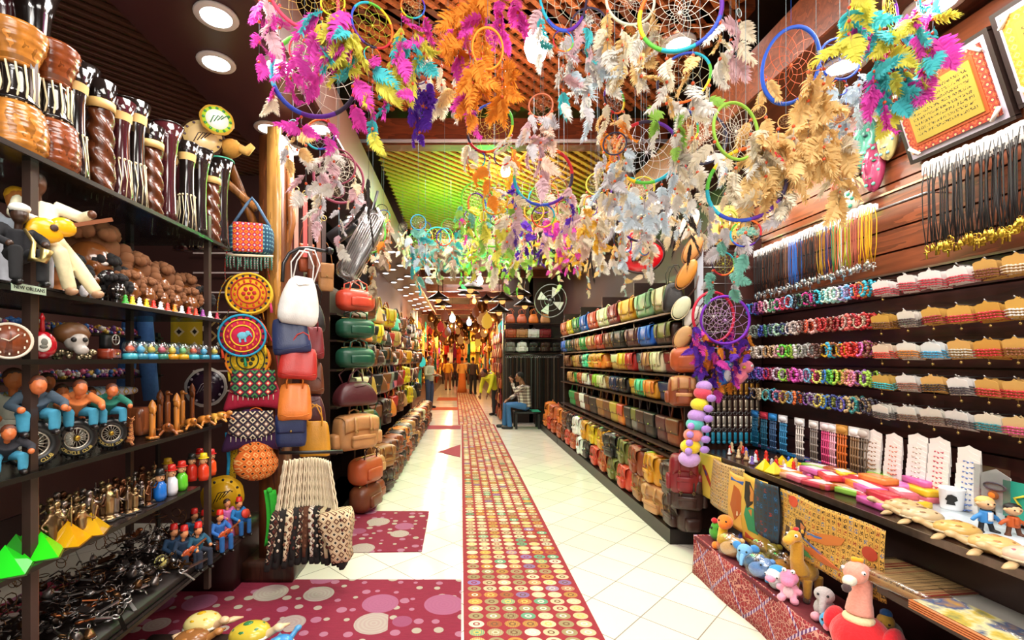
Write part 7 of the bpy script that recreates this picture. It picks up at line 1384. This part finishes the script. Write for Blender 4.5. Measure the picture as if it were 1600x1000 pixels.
H = [  # px, py, Y, r, hoop, web, colours, strings, L, feathers, smalls, label, extra
 (405, -30, 2.1, .05, 'd04070', 'e8d8b0', ['pink'], 1, .33, 5, 0, 'bright pink feathers dangling before the big downlights, by the soffit', {}),
 (437, -20, 2.15, .05, 'd04070', 'e8d8b0', ['pink'], 1, .34, 5, 0, 'second string of bright pink feathers beside the downlights', {}),
 (475, -8, 2.1, .15, 'd84868', 'e0c060', ['pink', 'rose'], 3, .3, 9, 0, 'rose-red hoop with gold web high over the maroon soffit', {}),
 (476, 76, 2.2, .072, 'c83850', 'e8d8b0', ['pink'], 2, .25, 5, 1, 'small rose-red hoop over an even smaller one', {}),
 (492, 118, 2.3, .20, 'rainbow', 'fine', ['pink', 'pink', 'cream'], 4, .12, 9, 0, 'large rainbow hoop with fine web ringed by pink feathers', {}),
 (520, 5, 2.0, .05, 'e8e020', 'e8e020', ['yellow', 'cyan', 'pink', 'yellow'], 2, .3, 12, 0, 'yellow and cyan feather plume beside the large rainbow hoop', {'fl': .17}),
 (582, 40, 2.15, .098, 'rainbow', 'c8d838', ['cyan', 'yellow', 'pink'], 3, .45, 15, 1, 'thick rainbow hoop with cyan, yellow and pink feathers', {'fl': .15}),
 (645, 10, 2.2, .055, 'rainbow', 'e0d090', ['pink', 'yellow', 'cyan'], 3, .4, 13, 0, 'little rainbow hoop under magenta and yellow feathers', {'fl': .15}),
 (500, 210, 2.5, .078, 'rainbow', 'd8d8d8', ['grey', 'white', 'white', 'rose'], 3, .45, 12, 0, 'rainbow hoop hanging in front of a lit downlight with grey feathers', {}),
 (457, 196, 2.45, .03, '90c8d8', 'c8d8e0', ['grey', 'tan'], 2, .25, 4, 0, 'thin grey and tan feathers hanging by the wooden post top', {}),
 (655, 120, 2.6, .04, '4a2080', '6030a0', ['purple'], 3, .3, 14, 0, 'deep purple feather plume in the upper middle', {'fl': .12}),
 (700, 60, 2.7, .12, '3a2018', 'a08060', ['cream', 'tan', 'white'], 4, .35, 14, 0, 'thin dark hoop above cream and tan feathers', {}),
 (735, -20, 2.25, .06, 'e88018', 'e88018', ['orange', 'orange', 'pink'], 3, .52, 30, 0, 'dense bright orange feather plume with magenta tufts', {'fl': .15}),
 (762, 76, 2.2, .072, 'e88818', 'e8a020', ['orange'], 2, .32, 12, 0, 'orange oval hoop among the orange feathers', {'sy': 1.35, 'fl': .15}),
 (795, -15, 2.5, .05, 'd83090', 'd83090', ['pink'], 2, .3, 10, 0, 'magenta feathers beside the orange plume', {}),
 (765, 200, 2.8, .14, 'rainbow', 'd8b848', ['cream', 'orange', 'white'], 3, .3, 10, 2, 'rainbow hoop with orange and blue arc below the orange plume', {}),
 (845, 165, 2.4, .06, 'c06848', 'c89878', ['grey', 'rose', 'peach'], 3, .3, 14, 1, 'copper hoop over grey and rosy feathers below the bright bulb', {}),
 (880, -10, 2.3, .12, 'rainbow', 'd8e0c8', ['white', 'rose', 'cyan'], 3, .35, 12, 1, 'tall oval rainbow hoop beside the bright bulb', {'sy': 1.5}),
 (920, 40, 2.4, .09, '3a3050', 'e8e8e8', ['white', 'grey', 'blue'], 3, .42, 14, 1, 'white-webbed dark hoop over big pale feathers', {'fl': .15}),
 (985, 0, 2.3, .12, 'd8e0c8', 'fine', ['cream', 'tan', 'white'], 4, .3, 16, 1, 'cream hoop and web under the lattice, full of tan feathers', {'fl': .14}),
 (1062, 20, 2.0, .16, 'rainbow', 'fine', ['cream', 'white', 'tan'], 4, .3, 14, 0, 'big purple and red hoop with a glaring light behind', {}),
 (1068, 122, 2.25, .115, 'rainbow', 'd8c8a0', ['white', 'cream', 'green'], 4, .3, 12, 0, 'rainbow hoop with cream web and beads, upper one of a stacked pair', {}),
 (1075, 196, 2.3, .072, 'rainbow', 'e8c870', ['white', 'cream'], 3, .35, 12, 0, 'rainbow hoop under the stacked pair top, with white feathers', {}),
 (960, 155, 2.6, .075, 'rainbow', 'c8d8e0', ['cream', 'tan', 'orange'], 3, .4, 13, 1, 'purple to yellow hoop with long brown feathers', {}),
 (1010, 238, 2.7, .175, 'rainbow', 'e0e0e8', ['white', 'blue', 'grey'], 5, .3, 18, 0, 'widest rainbow hoop, thick and low, filled with white feathers', {}),
 (1150, 205, 2.1, .125, '90c040', 'fine', ['white', 'cream'], 3, .12, 4, 0, 'pale green hoop with close white web', {'yaw': .3}),
 (1165, 288, 2.15, .155, 'rainbow', 'c8c8a0', ['grey', 'teal'], 3, .2, 5, 1, 'thick blue, yellow and violet hoop around smaller hoops', {'sy': 1.05}),
 (1236, 102, 2.2, .135, '1850c0', 'e06028', ['tan'], 2, .1, 2, 0, 'large tilted blue oval hoop with bright orange web', {'yaw': .15, 'sy': 1.45, 'tilt': .5, 'cord': '2060c8'}),
 (1312, 92, 2.25, .098, '1848c0', '5878c8', ['blue', 'blue', 'white'], 4, .35, 16, 1, 'small royal blue hoop over pale blue feathers', {'yaw': 0., 'cord': '2060c8'}),
 (1185, 175, 2.12, .03, 'e8a860', 'e8c890', ['tan', 'tan', 'cream'], 2, .55, 16, 0, 'tan feather string with orange beads, first below the blue oval', {'fl': .15}),
 (1228, 190, 2.1, .03, 'e8a860', 'e8c890', ['tan', 'tan', 'cream'], 2, .52, 16, 0, 'tan feather string with orange beads, second below the blue oval', {'fl': .15}),
 (1275, 100, 2.12, .03, 'e8a860', 'e8c890', ['tan', 'tan'], 2, .7, 20, 0, 'long tan feather string hanging between the two blue hoops', {'fl': .16}),
 (1312, 180, 2.15, .03, 'e8a860', 'e8c890', ['tan', 'cream'], 1, .42, 8, 0, 'short tan feather string beside the carved masks', {'fl': .15}),
 (1155, 20, 2.3, .02, 'd8e8e8', 'd8e8e8', ['rose', 'cream'], 1, .12, 3, 0, 'lone pinkish feather on a bare cord before the dark lattice', {'fl': .17}),
 (1142, 50, 2.4, .02, 'd8e8e8', 'd8e8e8', ['rose', 'white'], 1, .12, 3, 0, 'second lone pinkish feather on a cord before the dark lattice', {'fl': .15}),
 (1392, 18, 2.1, .075, 'rainbow', 'e8e020', ['pink', 'yellow', 'cyan'], 4, .25, 14, 0, 'rainbow hoop with bright yellow web amid pink and cyan feathers', {'fl': .14}),
 (1390, 82, 2.1, .075, 'rainbow', 'e85020', ['yellow', 'cyan', 'pink'], 4, .22, 16, 0, 'lower neon hoop with red and yellow web', {'fl': .14}),
 (1340, -20, 2.05, .05, 'e820a8', 'e8e020', ['pink', 'yellow', 'cyan'], 2, .38, 11, 0, 'pink, yellow and cyan feathers beside the small blue hoop', {'fl': .15}),
 (1445, -10, 2.05, .05, 'e820a8', 'e8e020', ['cyan', 'pink', 'pink', 'yellow'], 3, .4, 16, 0, 'pink and yellow feathers beside the framed papyrus', {'fl': .15}),
 (1115, 495, 3.85, .20, 'c01838', 'e8d8e0', ['pink', 'purple', 'purple'], 5, .35, 26, 0, 'red hooped dreamcatcher with violet and magenta feathers before the plush birds', {'fl': .12, 'top': 2.6}),
 (1133, 500, 3.8, .19, '7020b0', 'd0a0e0', ['purple', 'pink', 'orange'], 4, .42, 22, 0, 'purple hooped dreamcatcher overlapping the red one', {'fl': .12, 'top': 2.6}),
 (1130, 412, 2.9, .07, 'rainbow', 'c8d020', ['teal', 'grey'], 2, .25, 5, 0, 'small rainbow hoop with lime web beside the black necklaces', {}),
 (1140, 345, 2.7, .06, 'c8d848', 'd8e0a0', ['teal', 'grey', 'green'], 2, .3, 7, 0, 'yellow-green hoop low beside the feather strings', {}),
]
for px, py, Y, r, hc, wc_, cols, st, L, nf, sm, lb, ex in H: dreamcatcher(onY(px, py, Y), r, hc, wc_, cols, st, L, nf, lb, sm, **ex)
def region(px):
    if px < 560: return ['white', 'grey', 'buff', 'brown', 'rose'], ['8a3a50', 'rainbow', '202020']
    if px < 640: return ['white', 'buff', 'brown', 'cream', 'orange', 'peach'], ['rainbow', '282020', '58b838']
    if px < 715: return ['cream', 'cyan', 'blue', 'brown', 'teal'], ['58c038', 'rainbow', '2890c0']
    if px < 780: return ['green', 'teal', 'cream', 'pink', 'yellow'], ['70c838', 'rainbow', 'd8a828']
    if px < 850: return ['purple', 'buff', 'peach', 'amber', 'green', 'rose'], ['rainbow', '702890', 'e89820']
    if px < 920: return ['buff', 'peach', 'pink', 'cream', 'amber'], ['58c038', 'rainbow', '7a3a28']
    return ['white', 'cream', 'blue', 'buff', 'grey', 'tan'], ['rainbow', '282840', 'c8b838']
fill = 0
for ri, (Y, zlo, zhi, step) in enumerate([(2.6, 2.62, 2.95, .42), (2.95, 2.55, 2.95, .33), (3.4, 2.58, 3.1, .3), (3.9, 2.6, 2.95, .3), (4.5, 2.72, 3.15, .3), (5.1, 2.85, 3.3, .31), (5.8, 2.98, 3.4, .32), (6.6, 3.1, 3.5, .36), (7.6, 3.25, 3.6, .42)]):
    x = -.85+rd.uniform(0, .15); ci = 0
    while x < (1.75 if Y > 3 else 1.35):
        px = CX+F*x/Y; z = rd.uniform(zlo, zhi); cols, hs = region(px)
        hc = rd.choice(hs); r = rd.choice([.06, .08, .11, .14, .17]); cols = rd.sample(cols, 3)
        pos = (x+rd.uniform(-.06, .06), Y+rd.uniform(-.15, .15), z)
        if not (Y < 5 and 600 < px < 760 and rd.random() < .6) and not (Y < 2.8 and px < 860):
            dreamcatcher(pos, r, hc, rd.choice(['e8e0c8', 'd8c060', 'e8e8e8', 'fine']), cols, rd.choice([2, 3, 3]), rd.uniform(.3, .5), rd.choice([10, 13, 16]), f'{ {"rainbow": "rainbow"}.get(hc) or ("plain") } hooped dreamcatcher with {cols[0]} and {cols[1]} feathers, {nth(ci)} across the {nth(ri)} overhead row', rd.choice([0, 0, 1, 2]), fl=.118)
            # long black strip feathers on some
        x += step*rd.uniform(.8, 1.2); ci += 1; fill += 1
for i, (px, py, Y) in enumerate([(576, 300, 3.0), (835, 350, 4.5), (850, 360, 4.5), (1060, 330, 3.6), (1078, 350, 3.6), (925, 380, 4.2)]):
    p = onY(px, py, Y); t = thing('feather_string', f'black feather string with narrow dark plumes, {nth(i)} of its kind along the aisle', 'feather string', p, group='black feather strings'); part('cord', cordm, mat('201818'), t, (0, 0, 3.9-p.z), (0, 0, 0), (1, 1, 3.9-p.z+.25))
    for j in range(4): part('feather', FEA[j], fm('black'), t, (rd.uniform(-.01, .01), 0, .1-j*.08), (rd.gauss(0, .2), rd.gauss(0, .25), rd.uniform(0, 6)), (.06, .1, .2))
# red guitar hanging by the satchel wall
p = onY(1000, 385, 4.5); t = thing('red_guitar', 'small glossy red guitar hanging among the white feathers over the satchels', 'guitar', p, (0, -.15, -.25)); rg = mat('c0101c', rough=.12, coat=.6)
part('body', blob('body', lambda m: (m.ball((0, 0, -.1), (.2, .045, .15), 20), m.ball((0, 0, .1), (.14, .045, .12), 18)), .014), rg, t); part('edge_binding', MB().ring((0, 0, -.08), .2, .014, 30, 6, 'y', .86), mat('2a0a0c', rough=.3), t)
part('bridge', MB().rbox((.0, -.055, -.12), (.2, .02, .04), .006, 3), mat('201410'), t); part('neck', MB().rbox((0, -.02, .42), (.05, .03, .5), .008, 3), mat('4a2818', 'wood'), t); part('headstock', MB().rbox((0, -.02, .72), (.08, .02, .14), .008, 3), mat('301810'), t)
text('lettering', 'EGYPT', mat('3a2410'), LATER_SIGN, (0, -.008, -.12), (PI/2, 0, 0), .075, .001)
# ---- bulbs among them
def bulb(ds, p, c, r, e, pw, top=3.9):
    t = thing('light_bulb', ds, 'light bulb', p); part('glass', MB().lathe([(0, -r*1.5), (r*.7, -r*1.2), (r, -r*.3), (r*.8, r*.6), (r*.4, r*1.2), (0, r*1.3)], 18), mat(c, 'emit', e=e), t)
    part('socket', MB().lathe([(r*.42, r*1.1), (r*.45, r*2.2), (0, r*2.3)], 12), mat('d8d4cc', rough=.4), t); part('wire', MB().tube([(0, 0, r*2.2), (0, 0, top-p[2])], .004, 5), mat('201818'), t)
    point('bulb_light', (p[0], p[1], p[2]-r*2.2), pw, lin(c), r); return t
bulb('large glaring white bulb high among the feathers', onY(838, 68, 3.1), 'fff8f0', .08, 22, 12)
bulb('warm yellow bulb before the yellow-green lattice', onY(790, 266, 5.6), 'ffd070', .06, 25, 25)
bulb('glowing green bulb above the aisle', onY(767, 357, 6.6), '20ff50', .06, 25, 130)
bulb('white bulb hanging over the middle aisle', onY(750, 438, 8.8), 'fff0d8', .06, 22, 20); bulb('small orange bulb below the white one', onY(741, 470, 11.5), 'ff8030', .05, 20, 30, 3.5)
bulb('cool white lantern bulb far down the aisle', onY(707, 497, 14.5), 'd8f0ff', .09, 18, 60, 3.5); bulb('bluish bulb far down the aisle, next to the cool white one', onY(733, 503, 15.5), 'd0e0ff', .08, 18, 60, 3.5)
point('lattice_light', (-.2, 6.2, 3.55), 26, lin('80ff30'), .2); point('lattice_light', (1.1, 5.9, 3.55), 10, lin('ffb040'), .2); point('lattice_light', (.2, 3.6, 3.5), 12, lin('ff8a40'), .2)
# ================================================================ FAR AISLE AND PEOPLE
# belt alcove facing the camera
t = thing('belt_rack', 'dark rack hung with black belts behind the seated man', 'rack', (1.75, 11.85, 0))
part('rail', MB().tube([(-.7, -.12, 1.72), (.72, -.12, 1.72)], .015, 6), chrome, t); part('shelf', MB().box((0, -.05, 1.76), (1.45, .3, .02)), shelfw, t); part('shelf', MB().box((0, -.05, 2.12), (1.45, .3, .02)), shelfw, t); part('shelf', MB().box((0, -.05, 2.48), (1.45, .3, .02)), shelfw, t); part('side_post', MB().box((-.72, -.1, 1.4), (.04, .2, 2.8)), blk, t)
BELT = Kind('belt', [('strap', MB().box((0, 0, -.65), (.036, .006, 1.25)).mesh('strap'), 'main'), ('buckle', MB().ring((0, 0, 0), .024, .005, 10, 5).mesh('buckle'), 'metal')])
for i in range(26): BELT.make({'main': mat(['1a1614', '241a16', '141214', '3a2418'][i % 4 if i % 5 else 3], 'leather'), 'metal': chrome}, f'dark leather belt, {nth(i)} along the rail behind the seated man', 'belt', (1.1+i*.051, 11.71, 1.67), (0, 0, R.uniform(-.5, .5)), 1, 'belts on the rail')
for z, cs, kd, nm in ((2.5, ['rust', 'rust', 'orange', 'tan'], BUCKET, 'top'), (2.14, ['rust', 'tan', 'white', 'darkred'], SATCHEL, 'middle'), (1.78, ['grey', 'white', 'black', 'darkbrown', 'black'], BACKPACK, 'lower')):
    for i, c in enumerate(cs): bag(kd, c, f'{cw(c)} bag on the {nm} shelf over the belts, {nth(i)} along', (1.2+i*.29, 11.8, z), 0, (.7, .7, .68), 'bags over the belt rack')
struct('trim_60', MB().box((1.98, 9.0, 1.2), (.1, .1, 2.3)), mat('10141c', rough=.5))
def person(ds, at, rz, J, cols, hair, vox=.012, skirt=None, plaid=None):
    J = {k_: Vector(v) for k_, v in J.items()}; t = thing('person', ds, 'person', at, (0, 0, rz)); Hd, C, Pv = J['head'], J['chest'], J['pelvis']
    sh = {s_: C+Vector((s_*.17, 0, .02)) for s_ in (-1, 1)}; LR = {-1: 'L', 1: 'R'}
    def body(m):
        m.ball(tuple(Hd), (.075, .095, .115), 16); m.tube([C+Vector((0, 0, .02)), Hd], [.07, .05], 10); m.ball((Hd.x, Hd.y-.095, Hd.z-.015), (.014, .02, .022), 8); m.ball((Hd.x, Hd.y-.055, Hd.z-.08), (.045, .04, .035), 10)
        for s_ in (-1, 1): m.ball((Hd.x+s_*.076, Hd.y+.005, Hd.z-.01), (.012, .02, .03), 8)
        m.tube([Pv, (Pv+C)/2, C], [.13, .12, .14], 12)
        for s_ in (-1, 1):
            k_ = LR[s_]; e, h = J['elbow'+k_], J['hand'+k_]; m.tube([sh[s_], e, h], [.05, .04, .026], 10); d = (h-e).normalized(); sd = d.cross(Vector((0, 0, 1))); sd = sd.normalized() if sd.length > .1 else Vector((1, 0, 0)); up = sd.cross(d)
            m.ball(tuple(h+d*.04), (.035, .035, .03), 8)
            for q_, ln in ((-.03, .07), (-.01, .085), (.01, .08), (.03, .062)): m.tube([h+d*.05+sd*q_, h+d*(.06+ln*.6)+sd*q_*1.1-up*.01, h+d*(.05+ln)+sd*q_-up*.03], .009, 6)
            m.tube([h+d*.01+sd*.03, h+d*.04+sd*.058, h+d*.07+sd*.06], .011, 6)
            m.tube([Pv+Vector((s_*.09, 0, 0)), J['knee'+k_], J['foot'+k_]+Vector((0, 0, .06))], [.08, .06, .04], 10)
    part('body', blob('body', body, vox), mat(cols[0], rough=.5), t)
    part('trousers', blob('trousers', lambda m: (m.ball(tuple(Pv), (.16, .13, .12), 12), [m.tube([Pv+Vector((s_*.085, 0, 0)), J['knee'+LR[s_]], J['foot'+LR[s_]]+Vector((0, 0, .05))], [.1, .078, .062], 12) for s_ in (-1, 1)]), .015), mat(cols[1], 'cloth'), t)
    def shirt(m):
        m.tube([Pv+Vector((0, 0, -.03)), (Pv+C)/2, C+Vector((0, 0, .01)), C+Vector((0, 0, .05))], [.155, .155, .17, .08], 14)
        for s_ in (-1, 1): e, h = J['elbow'+LR[s_]], J['hand'+LR[s_]]; m.tube([sh[s_], e, e+(h-e)*.8], [.07, .055, .045], 10)
    part('shirt', blob('shirt', shirt, .015), plaid or mat(cols[2], 'cloth'), t)
    hr = part('hair', MB().ball((Hd.x, Hd.y+.018, Hd.z+.03), (.083, .095, .1), 14), mat(hair, rough=.9), t)
    if skirt: part('gown', MB().lathe([(.24, 0), (.2, .3), (.16, Pv.z)], 18), mat(skirt, 'cloth'), t)
    part('eyes', MB().ball((Hd.x-.03, Hd.y-.088, Hd.z+.012), .01, 8).ball((Hd.x+.03, Hd.y-.088, Hd.z+.012), .01, 8), mat('1a1210'), t); part('mouth', MB().ball((Hd.x, Hd.y-.092, Hd.z-.06), (.025, .006, .006), 8), mat('8a4438'), t)
    for s_ in (-1, 1): f = J['foot'+LR[s_]]; part('shoe', MB().rbox((f.x, f.y-.06, f.z+.04), (.09, .27, .08), .035, 6), mat(cols[3], rough=.5), t)
    return t
n = NT('plaid_shirt'); x, y, z = n.xyz(n.obj()); a = n.math('GREATER_THAN', n.math('SINE', n.math('MULTIPLY', x, 90.)), .3); b = n.math('GREATER_THAN', n.math('SINE', n.math('MULTIPLY', z, 90.)), .3)
plaid = n.fin(n.ramp(n.math('MULTIPLY', n.math('ADD', a, b), .5), [(0, 'd8cfc4'), (.4, '9a8a80'), (.9, '5a4a48')], 'CONSTANT'), .9)
STAND = dict(head=(0, -.02, 1.6), chest=(0, 0, 1.36), pelvis=(0, 0, .93), elbowL=(-.25, .03, 1.1), elbowR=(.25, .03, 1.1), handL=(-.23, -.12, .92), handR=(.23, -.12, .92), kneeL=(-.1, -.02, .5), kneeR=(.1, -.02, .5), footL=(-.1, 0, 0), footR=(.11, .02, 0))
man = person('seated man in a plaid shirt and blue jeans holding a phone to his face', (1.42, 11.05, 0), -PI/2, dict(head=(0, -.08, 1.19), chest=(0, .0, .96), pelvis=(0, .05, .52), elbowL=(-.26, -.1, .78), elbowR=(.2, -.2, .86), handL=(-.14, -.33, .66), handR=(.08, -.27, 1.1), kneeL=(-.13, -.4, .54), kneeR=(.13, -.36, .55), footL=(-.12, -.42, 0), footR=(.12, -.32, 0)), ('8a5a40', '3a6aa0', 'c8c0b8', '1a1a20'), '15100e', .009, None, plaid)
t = thing('bench', 'low dark bench with a teal cloth under the seated man', 'bench', (1.45, 11.1, 0)); part('seat', MB().rbox((.06, 0, .375), (.62, .45, .05), .01, 3), mat('18181a'), t); part('teal_cloth', MB().box((.26, 0, .404), (.2, .44, .01)), mat('2a9a78', 'cloth'), t)
for sx in (-.2, .32):
    for sy in (-.18, .18): part('leg', MB().box((sx, sy, .18), (.05, .05, .36)), mat('141416'), t)
t = thing('mobile_phone', 'dark mobile phone in the seated man raised hand', 'phone', (1.14, 11.13, 1.15), (.3, 0, .3)); part('case', MB().rbox((0, 0, 0), (.012, .075, .15), .005, 3), mat('101014', rough=.2), t); part('screen', MB().box((.007, 0, 0), (.001, .066, .135)), mat('20242c', rough=.05), t)
person('standing man in a grey-green jacket and dark jeans beside the far stalls', (-1.08, 15.6, 0), 1.0, dict(STAND, handL=(-.12, -.3, 1.12), elbowL=(-.27, -.05, 1.1), handR=(.12, -.32, 1.08)), ('7a5240', '24385a', '8a9a88', '14141a'), '15100e')
person('person in a yellow shirt leaning forward over the brown bags', (1.0, 13.6, 0), -.9, dict(STAND, head=(0, -.5, 1.22), chest=(0, -.32, 1.15), pelvis=(0, .0, .85), elbowL=(-.2, -.42, .85), elbowR=(.2, -.42, .85), handL=(-.15, -.5, .6), handR=(.15, -.5, .62)), ('6a4230', '2a2a30', 'c8c828', '201818'), '120e0c', .015)
for i, (px, Y, sc_, tc_, tr, ds, sk) in enumerate([(700, 25, 1, 'e0a838', '8a5a40', 'distant person in a golden top walking away beside the stall', None), (711, 28, 1, '4a2a28', '2a2028', 'distant person in dark red at the aisle middle', None), (722, 23, 1, 'd8a050', 'c07840', 'distant shopper in an orange scarf and light trousers', 'c87030'), (739, 22, 1, '3a2a28', '18141a', 'distant person in a dark brown coat on the runner end', None), (729, 30, 1, 'b8a898', '5a4038', 'small far-off person in beige between the others', None), (690, 31, 1, '8a3a2a', '3a2a30', 'small far-off person in rust red by the lanterns', None)]):
    person(ds, ((px-CX)/F*Y, Y, 0), R.uniform(2.5, 3.7), STAND, ('8a5a40', tr, tc_, '181418'), '17110f', .03, sk)
# hanging bell lanterns
BL = Kind('bell_lantern', [('dome', MB().lathe([(.26, 0), (.24, .03), (.15, .09), (.05, .15), (.02, .2), (0, .21)], 18).mesh('dome'), 'main'), ('glow', MB().ball((0, 0, .0), (.07, .07, .08), 10).mesh('glow'), 'glow'), ('chain', MB().tube([(0, 0, .2), (0, 0, 1.1)], .01, 5).mesh('chain'), 'main')])
for i, (px, py, Y) in enumerate([(685, 468, 9.8), (733, 460, 9.6), (735, 452, 8.4), (785, 470, 9.5), (813, 462, 9.4), (780, 488, 9.8), (692, 478, 12.5), (760, 470, 13), (820, 478, 9.9)]):
    BL.make({'main': mat('3a2c22', 'metal'), 'glow': mat('ffb060', 'emit', e=1.5)}, f'dark metal bell-shaped lantern under the ceiling beams, {nth(i)} one', 'lantern', onY(px, py, Y), (0, 0, 0), .9, 'bell lanterns under the beams')
t = thing('wall_fan', 'round grey wire fan high on the satchel wall end', 'fan', onY(860, 470, 9.2), (0, .5, -.5)); part('cage', MB().ring((0, 0, 0), .32, .012, 28, 6).ring((0, 0, 0), .2, .006, 24, 5).ring((0, -.05, 0), .1, .006, 20, 5), mat('8a8a88', 'metal'), t); part('hub', MB().ball((0, .03, 0), .07, 10), mat('606060', 'metal'), t); m = MB()
for i in range(4): a = i*PI/2; m.prism([(.05*math.cos(a), .05*math.sin(a)), (.27*math.cos(a-.3), .27*math.sin(a-.3)), (.27*math.cos(a+.35), .27*math.sin(a+.35))], .006)
part('blades', m, mat('b0b0a8'), t)
# ---- far stalls: tables of bright goods, lit lamps, hanging cloths
LAN = Kind('brass_lantern', [('cage', MB().lathe([(.03, 0), (.1, .05), (.12, .15), (.09, .26), (.03, .32), (.0, .38)], 8).mesh('cage'), 'main'), ('finial', MB().ball((0, 0, .4), .025, 6).mesh('finial'), 'base')])
SCF = Kind('hanging_garment', [('cloth', MB().sheet(lambda u, v: ((u-.5)*.45*(1-.3*(v-.3)**2), .03*math.sin(u*12), -v*.9), 10, 4, .01).mesh('cloth'), 'main'), ('hanger', MB().tube([(-.18, 0, .0), (0, 0, .06), (.18, 0, 0)], .01, 5).mesh('hanger'), 'base')])
PLT = Kind('brass_plate', [('dish', MB().lathe([(0, 0), (.13, .01), (.17, .03), (.17, .035), (0, .02)], 18, M=Matrix.Rotation(PI/2, 4, 'X'), cap=False).mesh('dish'), 'main'), ('boss', MB().ball((0, -.02, 0), .04, 8).mesh('boss'), 'base')])
fc = [('ff9a30', 'amber'), ('ffc040', 'golden'), ('e05020', 'orange'), ('c82820', 'red'), ('f0d060', 'yellow'), ('c88040', 'tan'), ('e8e0d0', 'white'), ('8a4020', 'brown'), ('30a090', 'teal'), ('c83880', 'pink')]
struct('trim_70', MB().box((-1.55, 23, .35), (.35, 20, .7)), mat('5a3018', 'wood')); struct('trim_71', MB().box((1.45, 24.5, .35), (.5, 20, .7)), mat('5a3018', 'wood'))
for sx, xs in (('nearer the satchel wall side', 1.42), ('on the handbag wall side', -1.5)):
    for lv, z in enumerate((1.34, 1.94, 2.44)): single('stall_shelf', MB().box((0, 0, -.012), (.34, 19 if xs > 0 else 20, .02)).box((.14 if xs > 0 else -.14, 0, -.3), (.03, .03, .6)), shelfw, f'long plank on the {ORD[lv]} level of the far stalls {sx}', 'shelf', (xs, 24 if xs > 0 else 23, z))
i = 0
for side in (-1, 1):
    y = 13.0 if side < 0 else 15.
    while y < 33:
        for lv, z in enumerate((.75, 1.35, 1.95, 2.45)):
            h, nm = fc[(i*7+lv*3) % 10]; x = side*(1.42 if side < 0 else 1.3)+R.uniform(-.06, .06); pl_ = 'facing the satchel side' if side < 0 else 'beyond the belt rack'
            pick = (i+lv) % 3; yy = y+R.uniform(-.1, .1)
            if pick == 0: LAN.make({'main': mat(h, 'emit', e=1.6) if i % 2 else mat('c88a30', 'metal'), 'base': brass}, f'{nm} glass lantern, {nth(min(i % 40, 98))} along tier {ORD[lv]} of the far stalls {pl_}', 'lantern', (x, yy, z), (0, 0, 0), R.uniform(.9, 1.5), 'goods on the far stalls')
            elif pick == 1: SCF.make({'main': mat(h, 'cloth'), 'base': brass}, f'{nm} garment hanging {nth(min(i % 40, 98))} along tier {ORD[lv]} of the far stalls {pl_}', 'garment', (x+side*-.05, yy, z+.55), (0, 0, PI/2*side+R.uniform(-.4, .4)), R.uniform(.7, 1.), 'goods on the far stalls')
            else: PLT.make({'main': mat(h if lv % 2 else 'c89038', rough=.3, metal=.5), 'base': brass}, f'{nm} metal dish, {nth(min(i % 40, 98))} along tier {ORD[lv]} of the far stalls {pl_}', 'dish', (x, yy, z+.2), (0, 0, PI/2*side), R.uniform(.9, 1.4), 'goods on the far stalls')
        y += .62+.02*(y-13); i += 1
for y in (14, 17, 20.5, 24.5, 29, 34): point('far_lamp', (-.9, y, 2.7), 150, (1, .58, .22), .15); point('far_lamp', (.9, y+1.5, 2.6), 120, (1, .55, .25), .15)
for k_ in range(90):
    Y = R.uniform(14, 36); x = R.uniform(-1.3, 1.25); z = R.uniform(2.25, 3.3); h, nm = fc[k_ % 8]
    LAN.make({'main': mat(h, 'emit', e=1.8 if k_ % 4 == 0 else .7) if k_ % 2 else mat('9a6a38', 'metal'), 'base': brass}, f'{nm if k_ % 2 else "dull brass"} lantern hanging over the far aisle, {nth(k_)} away from the camera', 'lantern', (x, Y, z), (0, 0, 0), R.uniform(.8, 1.5), 'lanterns over the far aisle')
for k_ in range(40):
    h, nm = fc[(k_*3) % 10]; SCF.make({'main': mat(h, 'cloth'), 'base': brass}, f'{nm} cloth hanging on the end wall of the aisle, {nth(k_)} one', 'garment', (-1.6+(k_ % 10)*.35, 37+R.uniform(-1, 1), 1.3+k_//10*.85), (0, 0, R.uniform(-.3, .3)), R.uniform(.9, 1.2), 'cloths on the end wall')
# brown leather pieces on the narrow aisle wall beyond the belts
single('leather_shelf', MB().box((0, 0, 1.15), (.06, 3.4, 2.3)), shelfw, 'dark panel carrying brown leather bags beyond the belt rack', 'panel', (1.12, 13.9, 0))
for lv in range(6):
    for j in range(8):
        c = ['rust', 'brown', 'chestnut', 'darkred', 'tan', 'maroon'][(lv*3+j) % 6]; bag(TOTE if j % 2 else POUCH, c, f'{cw(c)} leather bag, {nth(j)} along the {ORD[lv]} tier beyond the belt rack', (1.0, 12.35+j*.42, .05+lv*.4), -PI/2, (.9, .7, .85), 'leather bags beyond the belt rack')
